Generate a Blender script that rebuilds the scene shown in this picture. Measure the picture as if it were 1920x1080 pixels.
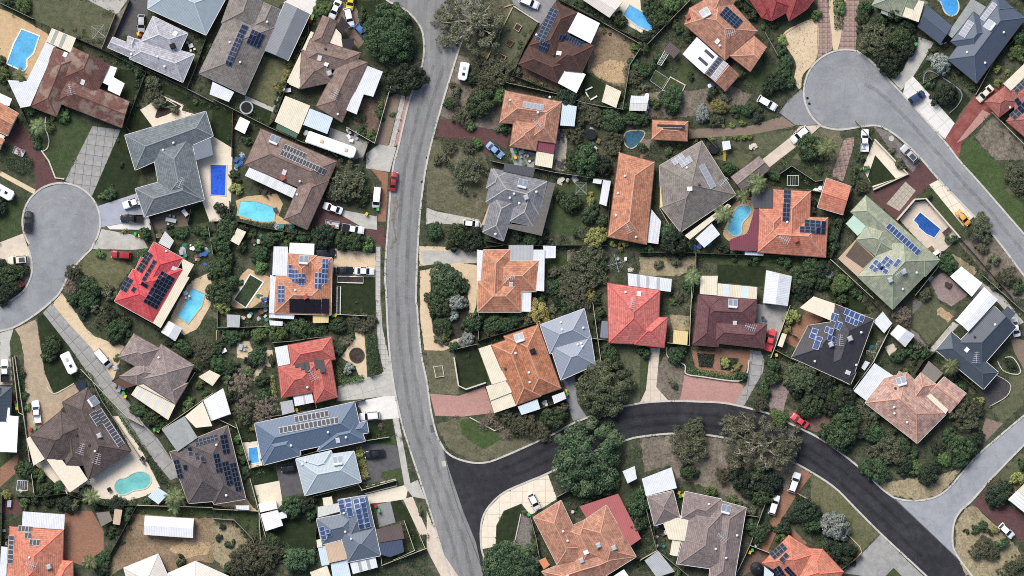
import bpy, math, random
import numpy as np
from mathutils import Vector, Matrix
random.seed(7); RNG = np.random.default_rng(7)
scene = bpy.context.scene
for _o in list(bpy.data.objects): bpy.data.objects.remove(_o)
C = scene.collection
R = math.radians
S = 0.12                       # metres for each photograph pixel of the plan (photograph is a vertical aerial view)

# ---------------------------------------------------------------- camera, sky, sun, exposure
cam_d = bpy.data.cameras.new('camera'); cam = bpy.data.objects.new('camera', cam_d); C.objects.link(cam)
cam.location = (0, 0, 900); cam.rotation_euler = (0, 0, 0)
cam_d.sensor_fit = 'HORIZONTAL'; cam_d.sensor_width = 36
cam_d.lens = 36 * 900 / (1920 * S); cam_d.clip_start = 10; cam_d.clip_end = 4000
scene.camera = cam
SUN_AZ, SUN_EL = R(-32), R(46)          # azimuth from north (+Y, photo top), negative = towards west
wd = bpy.data.worlds.new('World'); scene.world = wd; wd.use_nodes = True
wn = wd.node_tree; bg = wn.nodes['Background']
sky = wn.nodes.new('ShaderNodeTexSky'); sky.sky_type = 'NISHITA'; sky.sun_disc = False
sky.sun_elevation = SUN_EL; sky.sun_rotation = SUN_AZ; sky.dust_density = 3.0; sky.air_density = 1.0; sky.ozone_density = 0.6
wn.links.new(sky.outputs[0], bg.inputs[0]); bg.inputs[1].default_value = 0.068
sun_d = bpy.data.lights.new('sun', 'SUN'); sun_d.energy = 1.5; sun_d.angle = R(30); sun_d.color = (1, .985, .965)
sun = bpy.data.objects.new('sun', sun_d); C.objects.link(sun)
_sd = Vector((math.sin(SUN_AZ) * math.cos(SUN_EL), math.cos(SUN_AZ) * math.cos(SUN_EL), math.sin(SUN_EL)))
sun.rotation_euler = _sd.to_track_quat('Z', 'Y').to_euler(); sun.location = (0, 0, 60)
vs = scene.view_settings; vs.view_transform = 'Standard'; vs.look = 'None'; vs.gamma = 1; vs.exposure = 1.08
scene.cycles.max_bounces = 5; scene.cycles.diffuse_bounces = 2; scene.cycles.glossy_bounces = 2
scene.cycles.transparent_max_bounces = 8; scene.cycles.use_denoising = False; scene.cycles.filter_width = 1.0

# ---------------------------------------------------------------- plan coordinates
OX = [0, 400, 800, 1200, 1520]; OY = [0, 260, 520, 780]
def G(t, x, y):                # survey sheet t ('rowcol'), position in the sheet -> metres on the ground
    if t == 'P': px, py = x, y
    else: px, py = OX[int(t[1])] + x / 3.6, OY[int(t[0])] + y / 3.6
    return ((px - 960) * S, (540 - py) * S)
K = S / 3.6                    # metres for one sheet unit
def PL(t, f): return [G(t, f[i], f[i + 1]) for i in range(0, len(f), 2)]
def area(p): return .5 * sum(p[i][0] * p[(i + 1) % len(p)][1] - p[(i + 1) % len(p)][0] * p[i][1] for i in range(len(p)))
def ccw(p): return p if area(p) > 0 else p[::-1]
def cen(p): return (sum(a for a, b in p) / len(p), sum(b for a, b in p) / len(p))
def inside(p, x, y):
    c = False; j = len(p) - 1
    for i in range(len(p)):
        xi, yi = p[i]; xj, yj = p[j]
        if (yi > y) != (yj > y) and x < (xj - xi) * (y - yi) / (yj - yi) + xi: c = not c
        j = i
    return c
def inside_np(p, X, Y):
    c = np.zeros(len(X), bool); j = len(p) - 1
    for i in range(len(p)):
        xi, yi = p[i]; xj, yj = p[j]
        if yi != yj: c ^= ((yi > Y) != (yj > Y)) & (X < (xj - xi) * (Y - yi) / (yj - yi) + xi)
        j = i
    return c
def clip(poly, a, b, c):       # keep a*x + b*y + c >= 0
    out = []
    for i in range(len(poly)):
        p, q = poly[i], poly[(i + 1) % len(poly)]
        dp, dq = a * p[0] + b * p[1] + c, a * q[0] + b * q[1] + c
        if dp >= -1e-9: out.append(p)
        if (dp > 1e-9 and dq < -1e-9) or (dp < -1e-9 and dq > 1e-9):
            t = dp / (dp - dq); out.append((p[0] + t * (q[0] - p[0]), p[1] + t * (q[1] - p[1])))
    return out
def smooth_poly(p, n=5):
    out = []; m = len(p)
    for i in range(m):
        a, b, c, d = [np.array(p[(i + k) % m]) for k in (-1, 0, 1, 2)]
        for s in range(n):
            t = s / n
            out.append(tuple(.5 * ((2 * b) + (c - a) * t + (2 * a - 5 * b + 4 * c - d) * t * t + (3 * b - a - 3 * c + d) * t ** 3)))
    return out
def smooth_line(p, n=5):
    out = []; m = len(p)
    for i in range(m - 1):
        a, b, c, d = np.array(p[max(i - 1, 0)]), np.array(p[i]), np.array(p[i + 1]), np.array(p[min(i + 2, m - 1)])
        for s in range(n):
            t = s / n
            out.append(tuple(.5 * ((2 * b) + (c - a) * t + (2 * a - 5 * b + 4 * c - d) * t * t + (3 * b - a - 3 * c + d) * t ** 3)))
    out.append(tuple(p[-1])); return out
def rough_poly(p, step=.7, j=.16):
    out = []
    for i in range(len(p)):
        a, b = p[i], p[(i + 1) % len(p)]; n = max(1, int(math.dist(a, b) / step))
        for s in range(n):
            t = s / n; out.append((a[0] + (b[0] - a[0]) * t + random.gauss(0, j), a[1] + (b[1] - a[1]) * t + random.gauss(0, j)))
    return out

# ---------------------------------------------------------------- objects
def tag(o, label=None, cat=None, group=None, kind=None):
    if label: o['label'] = label
    if cat: o['category'] = cat
    if group: o['group'] = group
    if kind: o['kind'] = kind
    return o
def empty(name, loc, rz=0):
    o = bpy.data.objects.new(name, None); C.objects.link(o); o.location = loc; o.rotation_euler = (0, 0, rz); o.empty_display_size = .3
    return o
def mk_mesh(name, v, f, mats=(), uv=None, mi=None, smooth=False):
    me = bpy.data.meshes.new(name); me.from_pydata([tuple(map(float, a)) for a in v], [], f)
    for m in mats: me.materials.append(m)
    if uv is not None:
        l = me.uv_layers.new(name='UVMap'); flat = [c for face in uv for pt in face for c in pt]; l.data.foreach_set('uv', flat)
    if mi is not None: me.polygons.foreach_set('material_index', mi)
    if smooth: me.polygons.foreach_set('use_smooth', [True] * len(me.polygons))
    me.update(); return me
def link(name, me, parent=None, loc=(0, 0, 0), rz=0, sc=None, mat=None):
    o = bpy.data.objects.new(name, me); C.objects.link(o); o.location = loc; o.rotation_euler = (0, 0, rz)
    if sc is not None: o.scale = sc
    if parent: o.parent = parent
    if mat is not None and me is not None and len(o.material_slots):
        o.material_slots[0].link = 'OBJECT'; o.material_slots[0].material = mat
    return o
class MB:                      # collects simple solids into one mesh
    def __init__(s): s.v = []; s.f = []
    def add(s, v, f):
        b = len(s.v); s.v += [tuple(a) for a in v]; s.f += [tuple(i + b for i in a) for a in f]; return s
    def prism(s, p, z0, z1, top=True):
        p = ccw(p); n = len(p)
        v = [(x, y, z0) for x, y in p] + [(x, y, z1) for x, y in p]
        f = [(i, (i + 1) % n, n + (i + 1) % n, n + i) for i in range(n)] + [tuple(range(n - 1, -1, -1)), tuple(range(n, 2 * n))]
        return s.add(v, f)
    def box(s, x0, y0, z0, x1, y1, z1): return s.prism([(x0, y0), (x1, y0), (x1, y1), (x0, y1)], z0, z1)
    def tube(s, pts, rad, n=6):
        pts = [Vector(p) for p in pts]; rad = rad if hasattr(rad, '__len__') else [rad] * len(pts); v = []; f = []
        for k, p in enumerate(pts):
            d = (pts[min(k + 1, len(pts) - 1)] - pts[max(k - 1, 0)]).normalized()
            a = d.orthogonal().normalized(); b = d.cross(a)
            for i in range(n):
                t = 2 * math.pi * i / n; v.append(tuple(p + (a * math.cos(t) + b * math.sin(t)) * rad[k]))
        for k in range(len(pts) - 1):
            for i in range(n): f.append((k * n + i, k * n + (i + 1) % n, (k + 1) * n + (i + 1) % n, (k + 1) * n + i))
        f += [tuple(range(n - 1, -1, -1)), tuple(range((len(pts) - 1) * n, len(pts) * n))]
        return s.add(v, f)
    def cyl(s, x, y, z0, z1, r, n=20, r2=None):
        r2 = r if r2 is None else r2
        v = [(x + r * math.cos(2 * math.pi * i / n), y + r * math.sin(2 * math.pi * i / n), z0) for i in range(n)]
        v += [(x + r2 * math.cos(2 * math.pi * i / n), y + r2 * math.sin(2 * math.pi * i / n), z1) for i in range(n)]
        f = [(i, (i + 1) % n, n + (i + 1) % n, n + i) for i in range(n)] + [tuple(range(n - 1, -1, -1)), tuple(range(n, 2 * n))]
        return s.add(v, f)
    def mesh(s, name, mat, smooth=False): return mk_mesh(name, s.v, s.f, [mat], smooth=smooth)
    def build(s, name, mat, parent=None, loc=(0, 0, 0), rz=0): return link(name, s.mesh(name, mat), parent, loc, rz)

# ---------------------------------------------------------------- materials
def lin(c):
    return tuple(((v / 255) / 12.92 if v / 255 <= .04045 else ((v / 255 + .055) / 1.055) ** 2.4) for v in c[:3])
def nmat(name):
    m = bpy.data.materials.new(name); m.use_nodes = True; nt = m.node_tree
    return m, nt, nt.nodes['Principled BSDF']
def nd(nt, typ, ins=None, **kw):
    n = nt.nodes.new('ShaderNode' + typ)
    for k, v in kw.items(): setattr(n, k, v)
    for k, v in (ins or {}).items():
        if isinstance(v, bpy.types.NodeSocket): nt.links.new(v, n.inputs[k])
        else: n.inputs[k].default_value = v
    return n
def desat(c, k, m=1.):
    l = .3 * c[0] + .59 * c[1] + .11 * c[2]; return tuple((v + (l - v) * k) * m for v in c)
def c4(c): return (c[0], c[1], c[2], 1)
def mul(c, k): return tuple(min(.95, v * k) for v in c)
def mixc(nt, fac, a, b, mode='MIX'):
    n = nt.nodes.new('ShaderNodeMix'); n.data_type = 'RGBA'; n.blend_type = mode
    for s, v in ((0, fac), (6, a), (7, b)):
        if isinstance(v, bpy.types.NodeSocket): nt.links.new(v, n.inputs[s])
        else: n.inputs[s].default_value = v if s == 0 else (c4(v) if len(v) == 3 else v)
    return n.outputs[2]
def noise(nt, vec, scale, detail=3, rough=.6, lo=.35, hi=.65, dist=0):
    n = nd(nt, 'TexNoise', {'Scale': scale, 'Detail': detail, 'Roughness': rough, 'Distortion': dist}); nt.links.new(vec, n.inputs['Vector'])
    r = nd(nt, 'MapRange', {1: lo, 2: hi, 3: 0., 4: 1.}); nt.links.new(n.outputs[0], r.inputs[0]); return r.outputs[0]
def bump(nt, bs, h, strength, dist=.05):
    b = nd(nt, 'Bump', {'Strength': strength, 'Distance': dist}); nt.links.new(h, b.inputs['Height']); nt.links.new(b.outputs[0], bs.inputs['Normal'])
def objvec(nt): return nd(nt, 'TexCoord').outputs['Object']
MATS = {}
def ground_mat(name, c1, c2, c3=None, s=(.25, 1.2, 6.), rough=.95, b=.4, k3=.6, fine=.35, dk=1.):
    """mottled ground: two tones at middle scale, a third in patches, fine grain"""
    if name in MATS: return MATS[name]
    m, nt, bs = nmat(name); v = objvec(nt); gk = lambda q: .05 if q[1] > q[0] else .24
    c1, c2 = desat(lin(c1), gk(c1), dk), desat(lin(c2), gk(c2), dk)
    col = mixc(nt, noise(nt, v, s[1], 4, .65), c1, c2)
    if c3 is not None:
        f = noise(nt, v, s[0], 5, .7, .5, .72, .4); f2 = nd(nt, 'Math', {0: f, 1: k3}, operation='MULTIPLY').outputs[0]
        col = mixc(nt, f2, col, desat(lin(c3), gk(c3), dk))
    g = noise(nt, v, s[2] * .55, 5, .85, .28, .72); fine = min(.75, fine * 1.45)
    mr = nd(nt, 'MapRange', {0: g, 1: 0., 2: 1., 3: 1 - fine, 4: 1 + fine}); col = mixc(nt, 1., col, mr.outputs[0], 'MULTIPLY')
    nt.links.new(col, bs.inputs['Base Color']); bs.inputs['Roughness'].default_value = rough; bs.inputs['Specular IOR Level'].default_value = .2
    if b: bump(nt, bs, g, b, .06)
    MATS[name] = m; return m
def paver_mat(name, c1, c2, bw=.5, bh=.25, dirt=(90, 85, 78), kd=.5, mort=.6, b=.3, rot=0.):
    if name in MATS: return MATS[name]
    m, nt, bs = nmat(name); v = objvec(nt); c1, c2 = lin(c1), lin(c2)
    mp = nd(nt, 'Mapping', {'Rotation': (0, 0, rot)}); nt.links.new(v, mp.inputs[0])
    br = nd(nt, 'TexBrick', {'Color1': c4(c1), 'Color2': c4(c2), 'Mortar': c4(mul(c1, mort)), 'Scale': 1., 'Mortar Size': .035, 'Brick Width': bw, 'Row Height': bh, 'Bias': 0.})
    nt.links.new(mp.outputs[0], br.inputs['Vector'])
    col = mixc(nt, nd(nt, 'Math', {0: noise(nt, v, .5, 5, .7, .42, .72, .5), 1: kd}, operation='MULTIPLY').outputs[0], br.outputs[0], lin(dirt))
    g = noise(nt, v, 3.5, 3, .7, .2, .8); mr = nd(nt, 'MapRange', {0: g, 1: 0., 2: 1., 3: .8, 4: 1.2})
    col = mixc(nt, 1., col, mr.outputs[0], 'MULTIPLY')
    nt.links.new(col, bs.inputs['Base Color']); bs.inputs['Roughness'].default_value = .9; bs.inputs['Specular IOR Level'].default_value = .2
    bump(nt, bs, br.outputs[1], -b, .03); MATS[name] = m; return m
def tile_mat(name, c, c2=None, dirt=None, kd=.5, row=.46, colw=.5, patch=None):
    """terracotta / concrete tile roof: courses from the slope's own UV in metres, weathering patches"""
    key = 'tile_' + name
    if key in MATS: return MATS[key]
    m, nt, bs = nmat(key); uv = nd(nt, 'UVMap').outputs[0]; v = objvec(nt)
    c = desat(lin(c), .2, 1.14); c2 = desat(lin(c2), .2, 1.14) if c2 else mul(c, .72)
    sx = nd(nt, 'SeparateXYZ'); nt.links.new(uv, sx.inputs[0])
    M = lambda op, x, y=0.: nd(nt, 'Math', {0: x, 1: y}, operation=op).outputs[0]
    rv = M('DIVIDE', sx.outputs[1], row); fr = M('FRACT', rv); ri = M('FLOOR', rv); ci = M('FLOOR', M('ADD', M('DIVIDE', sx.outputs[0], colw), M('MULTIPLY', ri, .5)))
    cb = nd(nt, 'CombineXYZ', {0: ci, 1: ri}); wn_ = nd(nt, 'TexWhiteNoise', {'Vector': cb.outputs[0]}, noise_dimensions='2D')
    tv = nd(nt, 'MapRange', {0: wn_.outputs[0], 1: 0., 2: 1., 3: .82, 4: 1.18}).outputs[0]
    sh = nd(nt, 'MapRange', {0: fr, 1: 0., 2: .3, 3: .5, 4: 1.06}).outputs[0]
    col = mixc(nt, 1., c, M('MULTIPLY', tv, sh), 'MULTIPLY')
    if patch: col = mixc(nt, nd(nt, 'Math', {0: noise(nt, v, .28, 5, .6, .5, .58, .3), 1: .7}, operation='MULTIPLY').outputs[0], col, lin(patch))
    col = mixc(nt, noise(nt, v, .35, 5, .7, .45, .7, .6), col, mixc(nt, 1., col, tuple(a / max(b, 1e-3) for a, b in zip(c2, c)), 'MULTIPLY'))
    if dirt: col = mixc(nt, nd(nt, 'Math', {0: noise(nt, v, .9, 7, .8, .46, .68, .5), 1: kd}, operation='MULTIPLY').outputs[0], col, lin(dirt))
    g = noise(nt, v, 3.2, 4, .85, .25, .75); mr = nd(nt, 'MapRange', {0: g, 1: 0., 2: 1., 3: .7, 4: 1.3}); col = mixc(nt, 1., col, mr.outputs[0], 'MULTIPLY')
    nt.links.new(col, bs.inputs['Base Color']); bs.inputs['Roughness'].default_value = .75; bs.inputs['Specular IOR Level'].default_value = .3
    bump(nt, bs, fr, -.35, .05); MATS[key] = m; return m
def metal_mat(name, c, rib=.45, dirt=None, kd=.35, rough=.5, dark=.82):
    """folded steel roof sheeting: ribs along the slope"""
    key = 'sheet_' + name
    if key in MATS: return MATS[key]
    m, nt, bs = nmat(key); uv = nd(nt, 'UVMap').outputs[0]; v = objvec(nt); c = lin(c)
    w = nd(nt, 'TexWave', {'Scale': 1 / rib / 3.1416 * 1.57, 'Distortion': 0.}, wave_type='BANDS', bands_direction='X', wave_profile='SIN'); nt.links.new(uv, w.inputs[0])
    f = nd(nt, 'MapRange', {1: .55, 2: .95, 3: 0., 4: 1.}); nt.links.new(w.outputs[1], f.inputs[0])
    col = mixc(nt, f.outputs[0], c, mul(c, dark))
    col = mixc(nt, noise(nt, v, .5, 5, .7, .4, .75, .5), col, mixc(nt, 1., col, (.86, .86, .85), 'MULTIPLY'))
    if dirt: col = mixc(nt, nd(nt, 'Math', {0: noise(nt, v, .6, 7, .8, .44, .7, .9), 1: kd}, operation='MULTIPLY').outputs[0], col, lin(dirt))
    nt.links.new(col, bs.inputs['Base Color']); bs.inputs['Roughness'].default_value = rough; bs.inputs['Specular IOR Level'].default_value = .35
    bump(nt, bs, f.outputs[0], .35, .03); MATS[key] = m; return m
def paint(name, c, rough=.6, spec=.3, var=.12, metallic=0., coat=0.):
    if name in MATS: return MATS[name]
    m, nt, bs = nmat(name); v = objvec(nt); c = lin(c)
    g = noise(nt, v, 2.3, 4, .7, .3, .7); mr = nd(nt, 'MapRange', {0: g, 1: 0., 2: 1., 3: 1 - var, 4: 1 + var * .6})
    nt.links.new(mixc(nt, 1., c, mr.outputs[0], 'MULTIPLY'), bs.inputs['Base Color'])
    bs.inputs['Roughness'].default_value = rough; bs.inputs['Specular IOR Level'].default_value = spec; bs.inputs['Metallic'].default_value = metallic; bs.inputs['Coat Weight'].default_value = coat
    MATS[name] = m; return m
def leaf_mat(name, c1, c2, c3=None, rough=.55):
    if name in MATS: return MATS[name]
    m, nt, bs = nmat(name); gi = nd(nt, 'NewGeometry'); oi = nd(nt, 'ObjectInfo'); v = objvec(nt)
    c1, c2 = [desat(lin(q), .1, .8) for q in (c1, c2)]; rp = nd(nt, 'MapRange', {0: gi.outputs['Random Per Island'], 1: 0., 2: 1., 3: -.35, 4: 1.35}, clamp=False).outputs[0]
    col = mixc(nt, rp, c1, c2)
    nt.nodes[-1].clamp_factor = True
    if c3: col = mixc(nt, noise(nt, v, 1.6, 3, .6, .5, .68), col, desat(lin(c3), .1, .8))
    mr = nd(nt, 'MapRange', {0: oi.outputs['Random'], 1: 0., 2: 1., 3: .78, 4: 1.22}); col = mixc(nt, 1., col, mr.outputs[0], 'MULTIPLY')
    hs = nd(nt, 'HueSaturation', {'Saturation': 1., 'Value': 1., 'Color': col})
    hr = nd(nt, 'MapRange', {0: oi.outputs['Random'], 1: 0., 2: 1., 3: .47, 4: .525}); nt.links.new(hr.outputs[0], hs.inputs['Hue'])
    nt.links.new(hs.outputs[0], bs.inputs['Base Color']); bs.inputs['Roughness'].default_value = rough; bs.inputs['Specular IOR Level'].default_value = .25
    MATS[name] = m; return m
def water_mat(name, c):
    if name in MATS: return MATS[name]
    m, nt, bs = nmat(name); v = objvec(nt); c = lin(c)
    w = nd(nt, 'TexVoronoi', {'Scale': 1.3, 'Randomness': 1.}, feature='DISTANCE_TO_EDGE')
    dv = nd(nt, 'TexNoise', {'Scale': 1.2, 'Detail': 2.}); nt.links.new(v, dv.inputs[0]); 
    av = nd(nt, 'VectorMath', {0: v, 1: dv.outputs[1]}, operation='ADD'); nt.links.new(av.outputs[0], w.inputs[0])
    f = nd(nt, 'MapRange', {1: 0., 2: .22, 3: 1., 4: 0.}); nt.links.new(w.outputs['Distance'], f.inputs[0])
    col = mixc(nt, noise(nt, v, .3, 4, .6), mul(c, .76), mul(c, 1.14))
    col = mixc(nt, nd(nt, 'Math', {0: f.outputs[0], 1: .28}, operation='MULTIPLY').outputs[0], col, tuple(min(.9, x * 1.2 + .08) for x in c))
    nt.links.new(col, bs.inputs['Base Color']); bs.inputs['Roughness'].default_value = .12; bs.inputs['IOR'].default_value = 1.33
    bump(nt, bs, dv.outputs[0], .15, .05); MATS[name] = m; return m
# ---------------------------------------------------------------- labels for the many small things: look + nearest house
HOUSES = []; REG = []
def reg(o, desc, cat, x, y, group): REG.append((o, desc, x, y)); o['category'] = cat; o['group'] = group; return o
ORD = ['first', 'second', 'third', 'fourth', 'fifth', 'sixth', 'seventh', 'eighth', 'ninth', 'tenth', 'eleventh', 'twelfth', 'thirteenth', 'fourteenth', 'fifteenth', 'sixteenth']
def finish_labels():
    B = {}
    for o, d, x, y in REG:
        hs = min(HOUSES, key=lambda h: math.dist((x, y), h[1:3])); dx, dy = x - hs[1], y - hs[2]
        a = math.degrees(math.atan2(dy, dx)) % 360
        w = ['right of', 'above right of', 'above', 'above left of', 'left of', 'below left of', 'below', 'below right of'][int((a + 22.5) // 45) % 8]
        if math.hypot(dx, dy) < 2.5: w = 'beside'
        B.setdefault((d, w, hs[0]), []).append((o, x, y))
    for (d, w, h), L in B.items():
        base = f'{d} {w} {h}'
        if len(L) == 1: L[0][0]['label'] = base; continue
        xs = [l[1] for l in L]; ys = [l[2] for l in L]
        if max(xs) - min(xs) > max(ys) - min(ys): L.sort(key=lambda l: l[1]); side = 'from left'; e = ('leftmost', 'rightmost')
        else: L.sort(key=lambda l: -l[2]); side = 'from top'; e = ('topmost', 'lowest')
        for i, l in enumerate(L):
            s = e[0] if i == 0 else (e[1] if i == len(L) - 1 else f'{ORD[min(i, 15)]} {side}')
            l[0]['label'] = f'{base}, {s}'

# ---------------------------------------------------------------- ground sheets
PATCH = []; PNAMES = []          # (poly, z, bbox, covers)
def gz(x, y):
    z = .0
    for p, pz, bb, cv in PATCH:
        if bb[0] <= x <= bb[2] and bb[1] <= y <= bb[3] and pz > z and inside(p, x, y): z = pz
    return z
def patch(name, t, f, mat, rough=0, smooth=0, zmin=.004, bare=True, kind='structure', raw=None):
    p = raw if raw else PL(t, f)
    if smooth: p = smooth_poly(p, 5)
    if rough: p = rough_poly(p, .6, .13 * rough)
    p = ccw(p); xs = [a for a, b in p]; ys = [b for a, b in p]; bb = (min(xs), min(ys), max(xs), max(ys)); z = zmin
    for q, qz, qb, _ in PATCH:
        if bb[0] < qb[2] and qb[0] < bb[2] and bb[1] < qb[3] and qb[1] < bb[3] and qz + .004 > z: z = qz + .004
    PATCH.append((p, z, bb, bare)); PNAMES.append(name)
    o = link(name, mk_mesh(name, [(x, y, z) for x, y in p], [tuple(range(len(p)))], [mat])); o['kind'] = kind
    return o
def slabs(parent, t, f, mat, ang_pts, w, h):
    """concrete cast in bays: each bay a piece of its own (cut at the outline), joints recessed"""
    p = ccw(PL(t, f)); a = PL(t, ang_pts); d = Vector((a[1][0] - a[0][0], a[1][1] - a[0][1])).normalized(); n = Vector((-d.y, d.x))
    xs = [Vector(q).dot(d) for q in p]; ys = [Vector(q).dot(n) for q in p]; z = parent.data.vertices[0].co.z; g = .08 if mat.name in ('concrete_grey', 'mixed_pavers') else .035
    me = MB().box(-.5, -.5, 0, .5, .5, .03).mesh('slab', mat); rz = math.atan2(d.y, d.x); u = min(xs)
    while u < max(xs):
        v = min(ys)
        while v < max(ys):
            m = d * (u + w / 2) + n * (v + h / 2); q = p
            for ax, lo, hi in ((d, u + g / 2, u + w - g / 2), (n, v + g / 2, v + h - g / 2)): q = clip(clip(q, ax.x, ax.y, -lo), -ax.x, -ax.y, hi) if len(q) > 2 else q
            if len(q) > 2 and abs(area(q)) > .15:
                if abs(area(q)) > .98 * (w - g) * (h - g): link('slab', me, parent, (m.x, m.y, z + random.uniform(0, .008)), rz, (w - g, h - g, 1))
                else: MB().prism([(x - m.x, y - m.y) for x, y in q], 0, .03).build('slab', mat, parent, (m.x, m.y, z + random.uniform(0, .008)))
            v += h
        u += w
def ribbon(name, pts, w, mat, z0, z1, kind='structure', closed=False):
    v = []; f = []; n = len(pts)
    for i in range(n):
        if closed: a, b = pts[i - 1], pts[(i + 1) % n]
        else: a, b = pts[max(i - 1, 0)], pts[min(i + 1, n - 1)]
        d = Vector((b[0] - a[0], b[1] - a[1])).normalized(); q = Vector((-d.y, d.x)) * w / 2; p = Vector(pts[i])
        for s, z in ((1, z0), (1, z1), (-1, z1), (-1, z0)): v.append((p.x + q.x * s, p.y + q.y * s, z))
    for i in range(n if closed else n - 1):
        j = (i + 1) % n
        for k in range(4): f.append((i * 4 + k, i * 4 + (k + 1) % 4, j * 4 + (k + 1) % 4, j * 4 + k))
    if not closed: f += [(3, 2, 1, 0), tuple((n - 1) * 4 + k for k in range(4))]
    o = link(name, mk_mesh(name, v, f, [mat]))
    if kind: o['kind'] = kind
    return o

# ---------------------------------------------------------------- fences: each panel a piece
_fp = {}; FENCES = []
def fence(t, f, kind='g', h=1.7, closed=False):
    pts = PL(t, f); pts = pts + pts[:1] if closed else pts
    m, desc = FENCE[kind]
    if kind not in _fp:
        mb = MB(); mb.box(-.5, -.02, .02, .5, .02, 1.0); mb.box(-.5, -.045, .94, .5, .045, 1.02)
        _fp[kind] = (mb.mesh('fence_panel', m), MB().box(-.05, -.05, 0, .05, .05, 1.03).mesh('fence_post', m))
    c = cen(pts); r = empty('fence', (c[0], c[1], 0))
    for i in range(len(pts) - 1):
        a, b = Vector(pts[i]), Vector(pts[i + 1]); L = (b - a).length; n = max(1, round(L / 2.4)); rz = math.atan2(b.y - a.y, b.x - a.x)
        for k in range(n):
            p = a + (b - a) * ((k + .5) / n); q = a + (b - a) * (k / n)
            link('panel', _fp[kind][0], r, (p.x - c[0], p.y - c[1], 0), rz + random.uniform(-.012, .012), (L / n - .1, 1, h))
            link('post', _fp[kind][1], r, (q.x - c[0], q.y - c[1], 0), rz, (1, 1, h))
    FENCES.append(pts); reg(r, desc, 'fence', c[0], c[1], 'fences between the blocks'); return r

# ---------------------------------------------------------------- roofs
FOOT = []                       # footprints of everything roofed
def edges_of(p):
    out = []
    for i in range(len(p)):
        a, b = p[i], p[(i + 1) % len(p)]; L = math.dist(a, b); nx, ny = -(b[1] - a[1]) / L, (b[0] - a[0]) / L
        out.append((nx, ny, -(nx * a[0] + ny * a[1])))
    return out
class Block:
    def __init__(s, p, gables, pitch, eave):
        n = len(p)
        if area(p) < 0: p = p[::-1]; gables = [(n - 2 - g) % n for g in gables]
        s.p = p; s.g = set(gables); s.E = edges_of(p); s.t = math.tan(R(pitch)); s.cs = math.cos(R(pitch)); s.z = eave
    def d(s, x, y): return min(e[0] * x + e[1] * y + e[2] for i, e in enumerate(s.E) if i not in s.g)
    def h(s, x, y):
        if min(e[0] * x + e[1] * y + e[2] for e in s.E) < 0: return None
        return s.z + s.t * s.d(x, y)
    def faces(s):
        F = []; act = [i for i in range(len(s.p)) if i not in s.g]
        for i in act:
            r = s.p; a = s.E[i]
            for j in act:
                if j != i and len(r) > 2: b = s.E[j]; r = clip(r, b[0] - a[0], b[1] - a[1], b[2] - a[2])
            if len(r) > 2: F.append((i, r))
        return F
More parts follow.
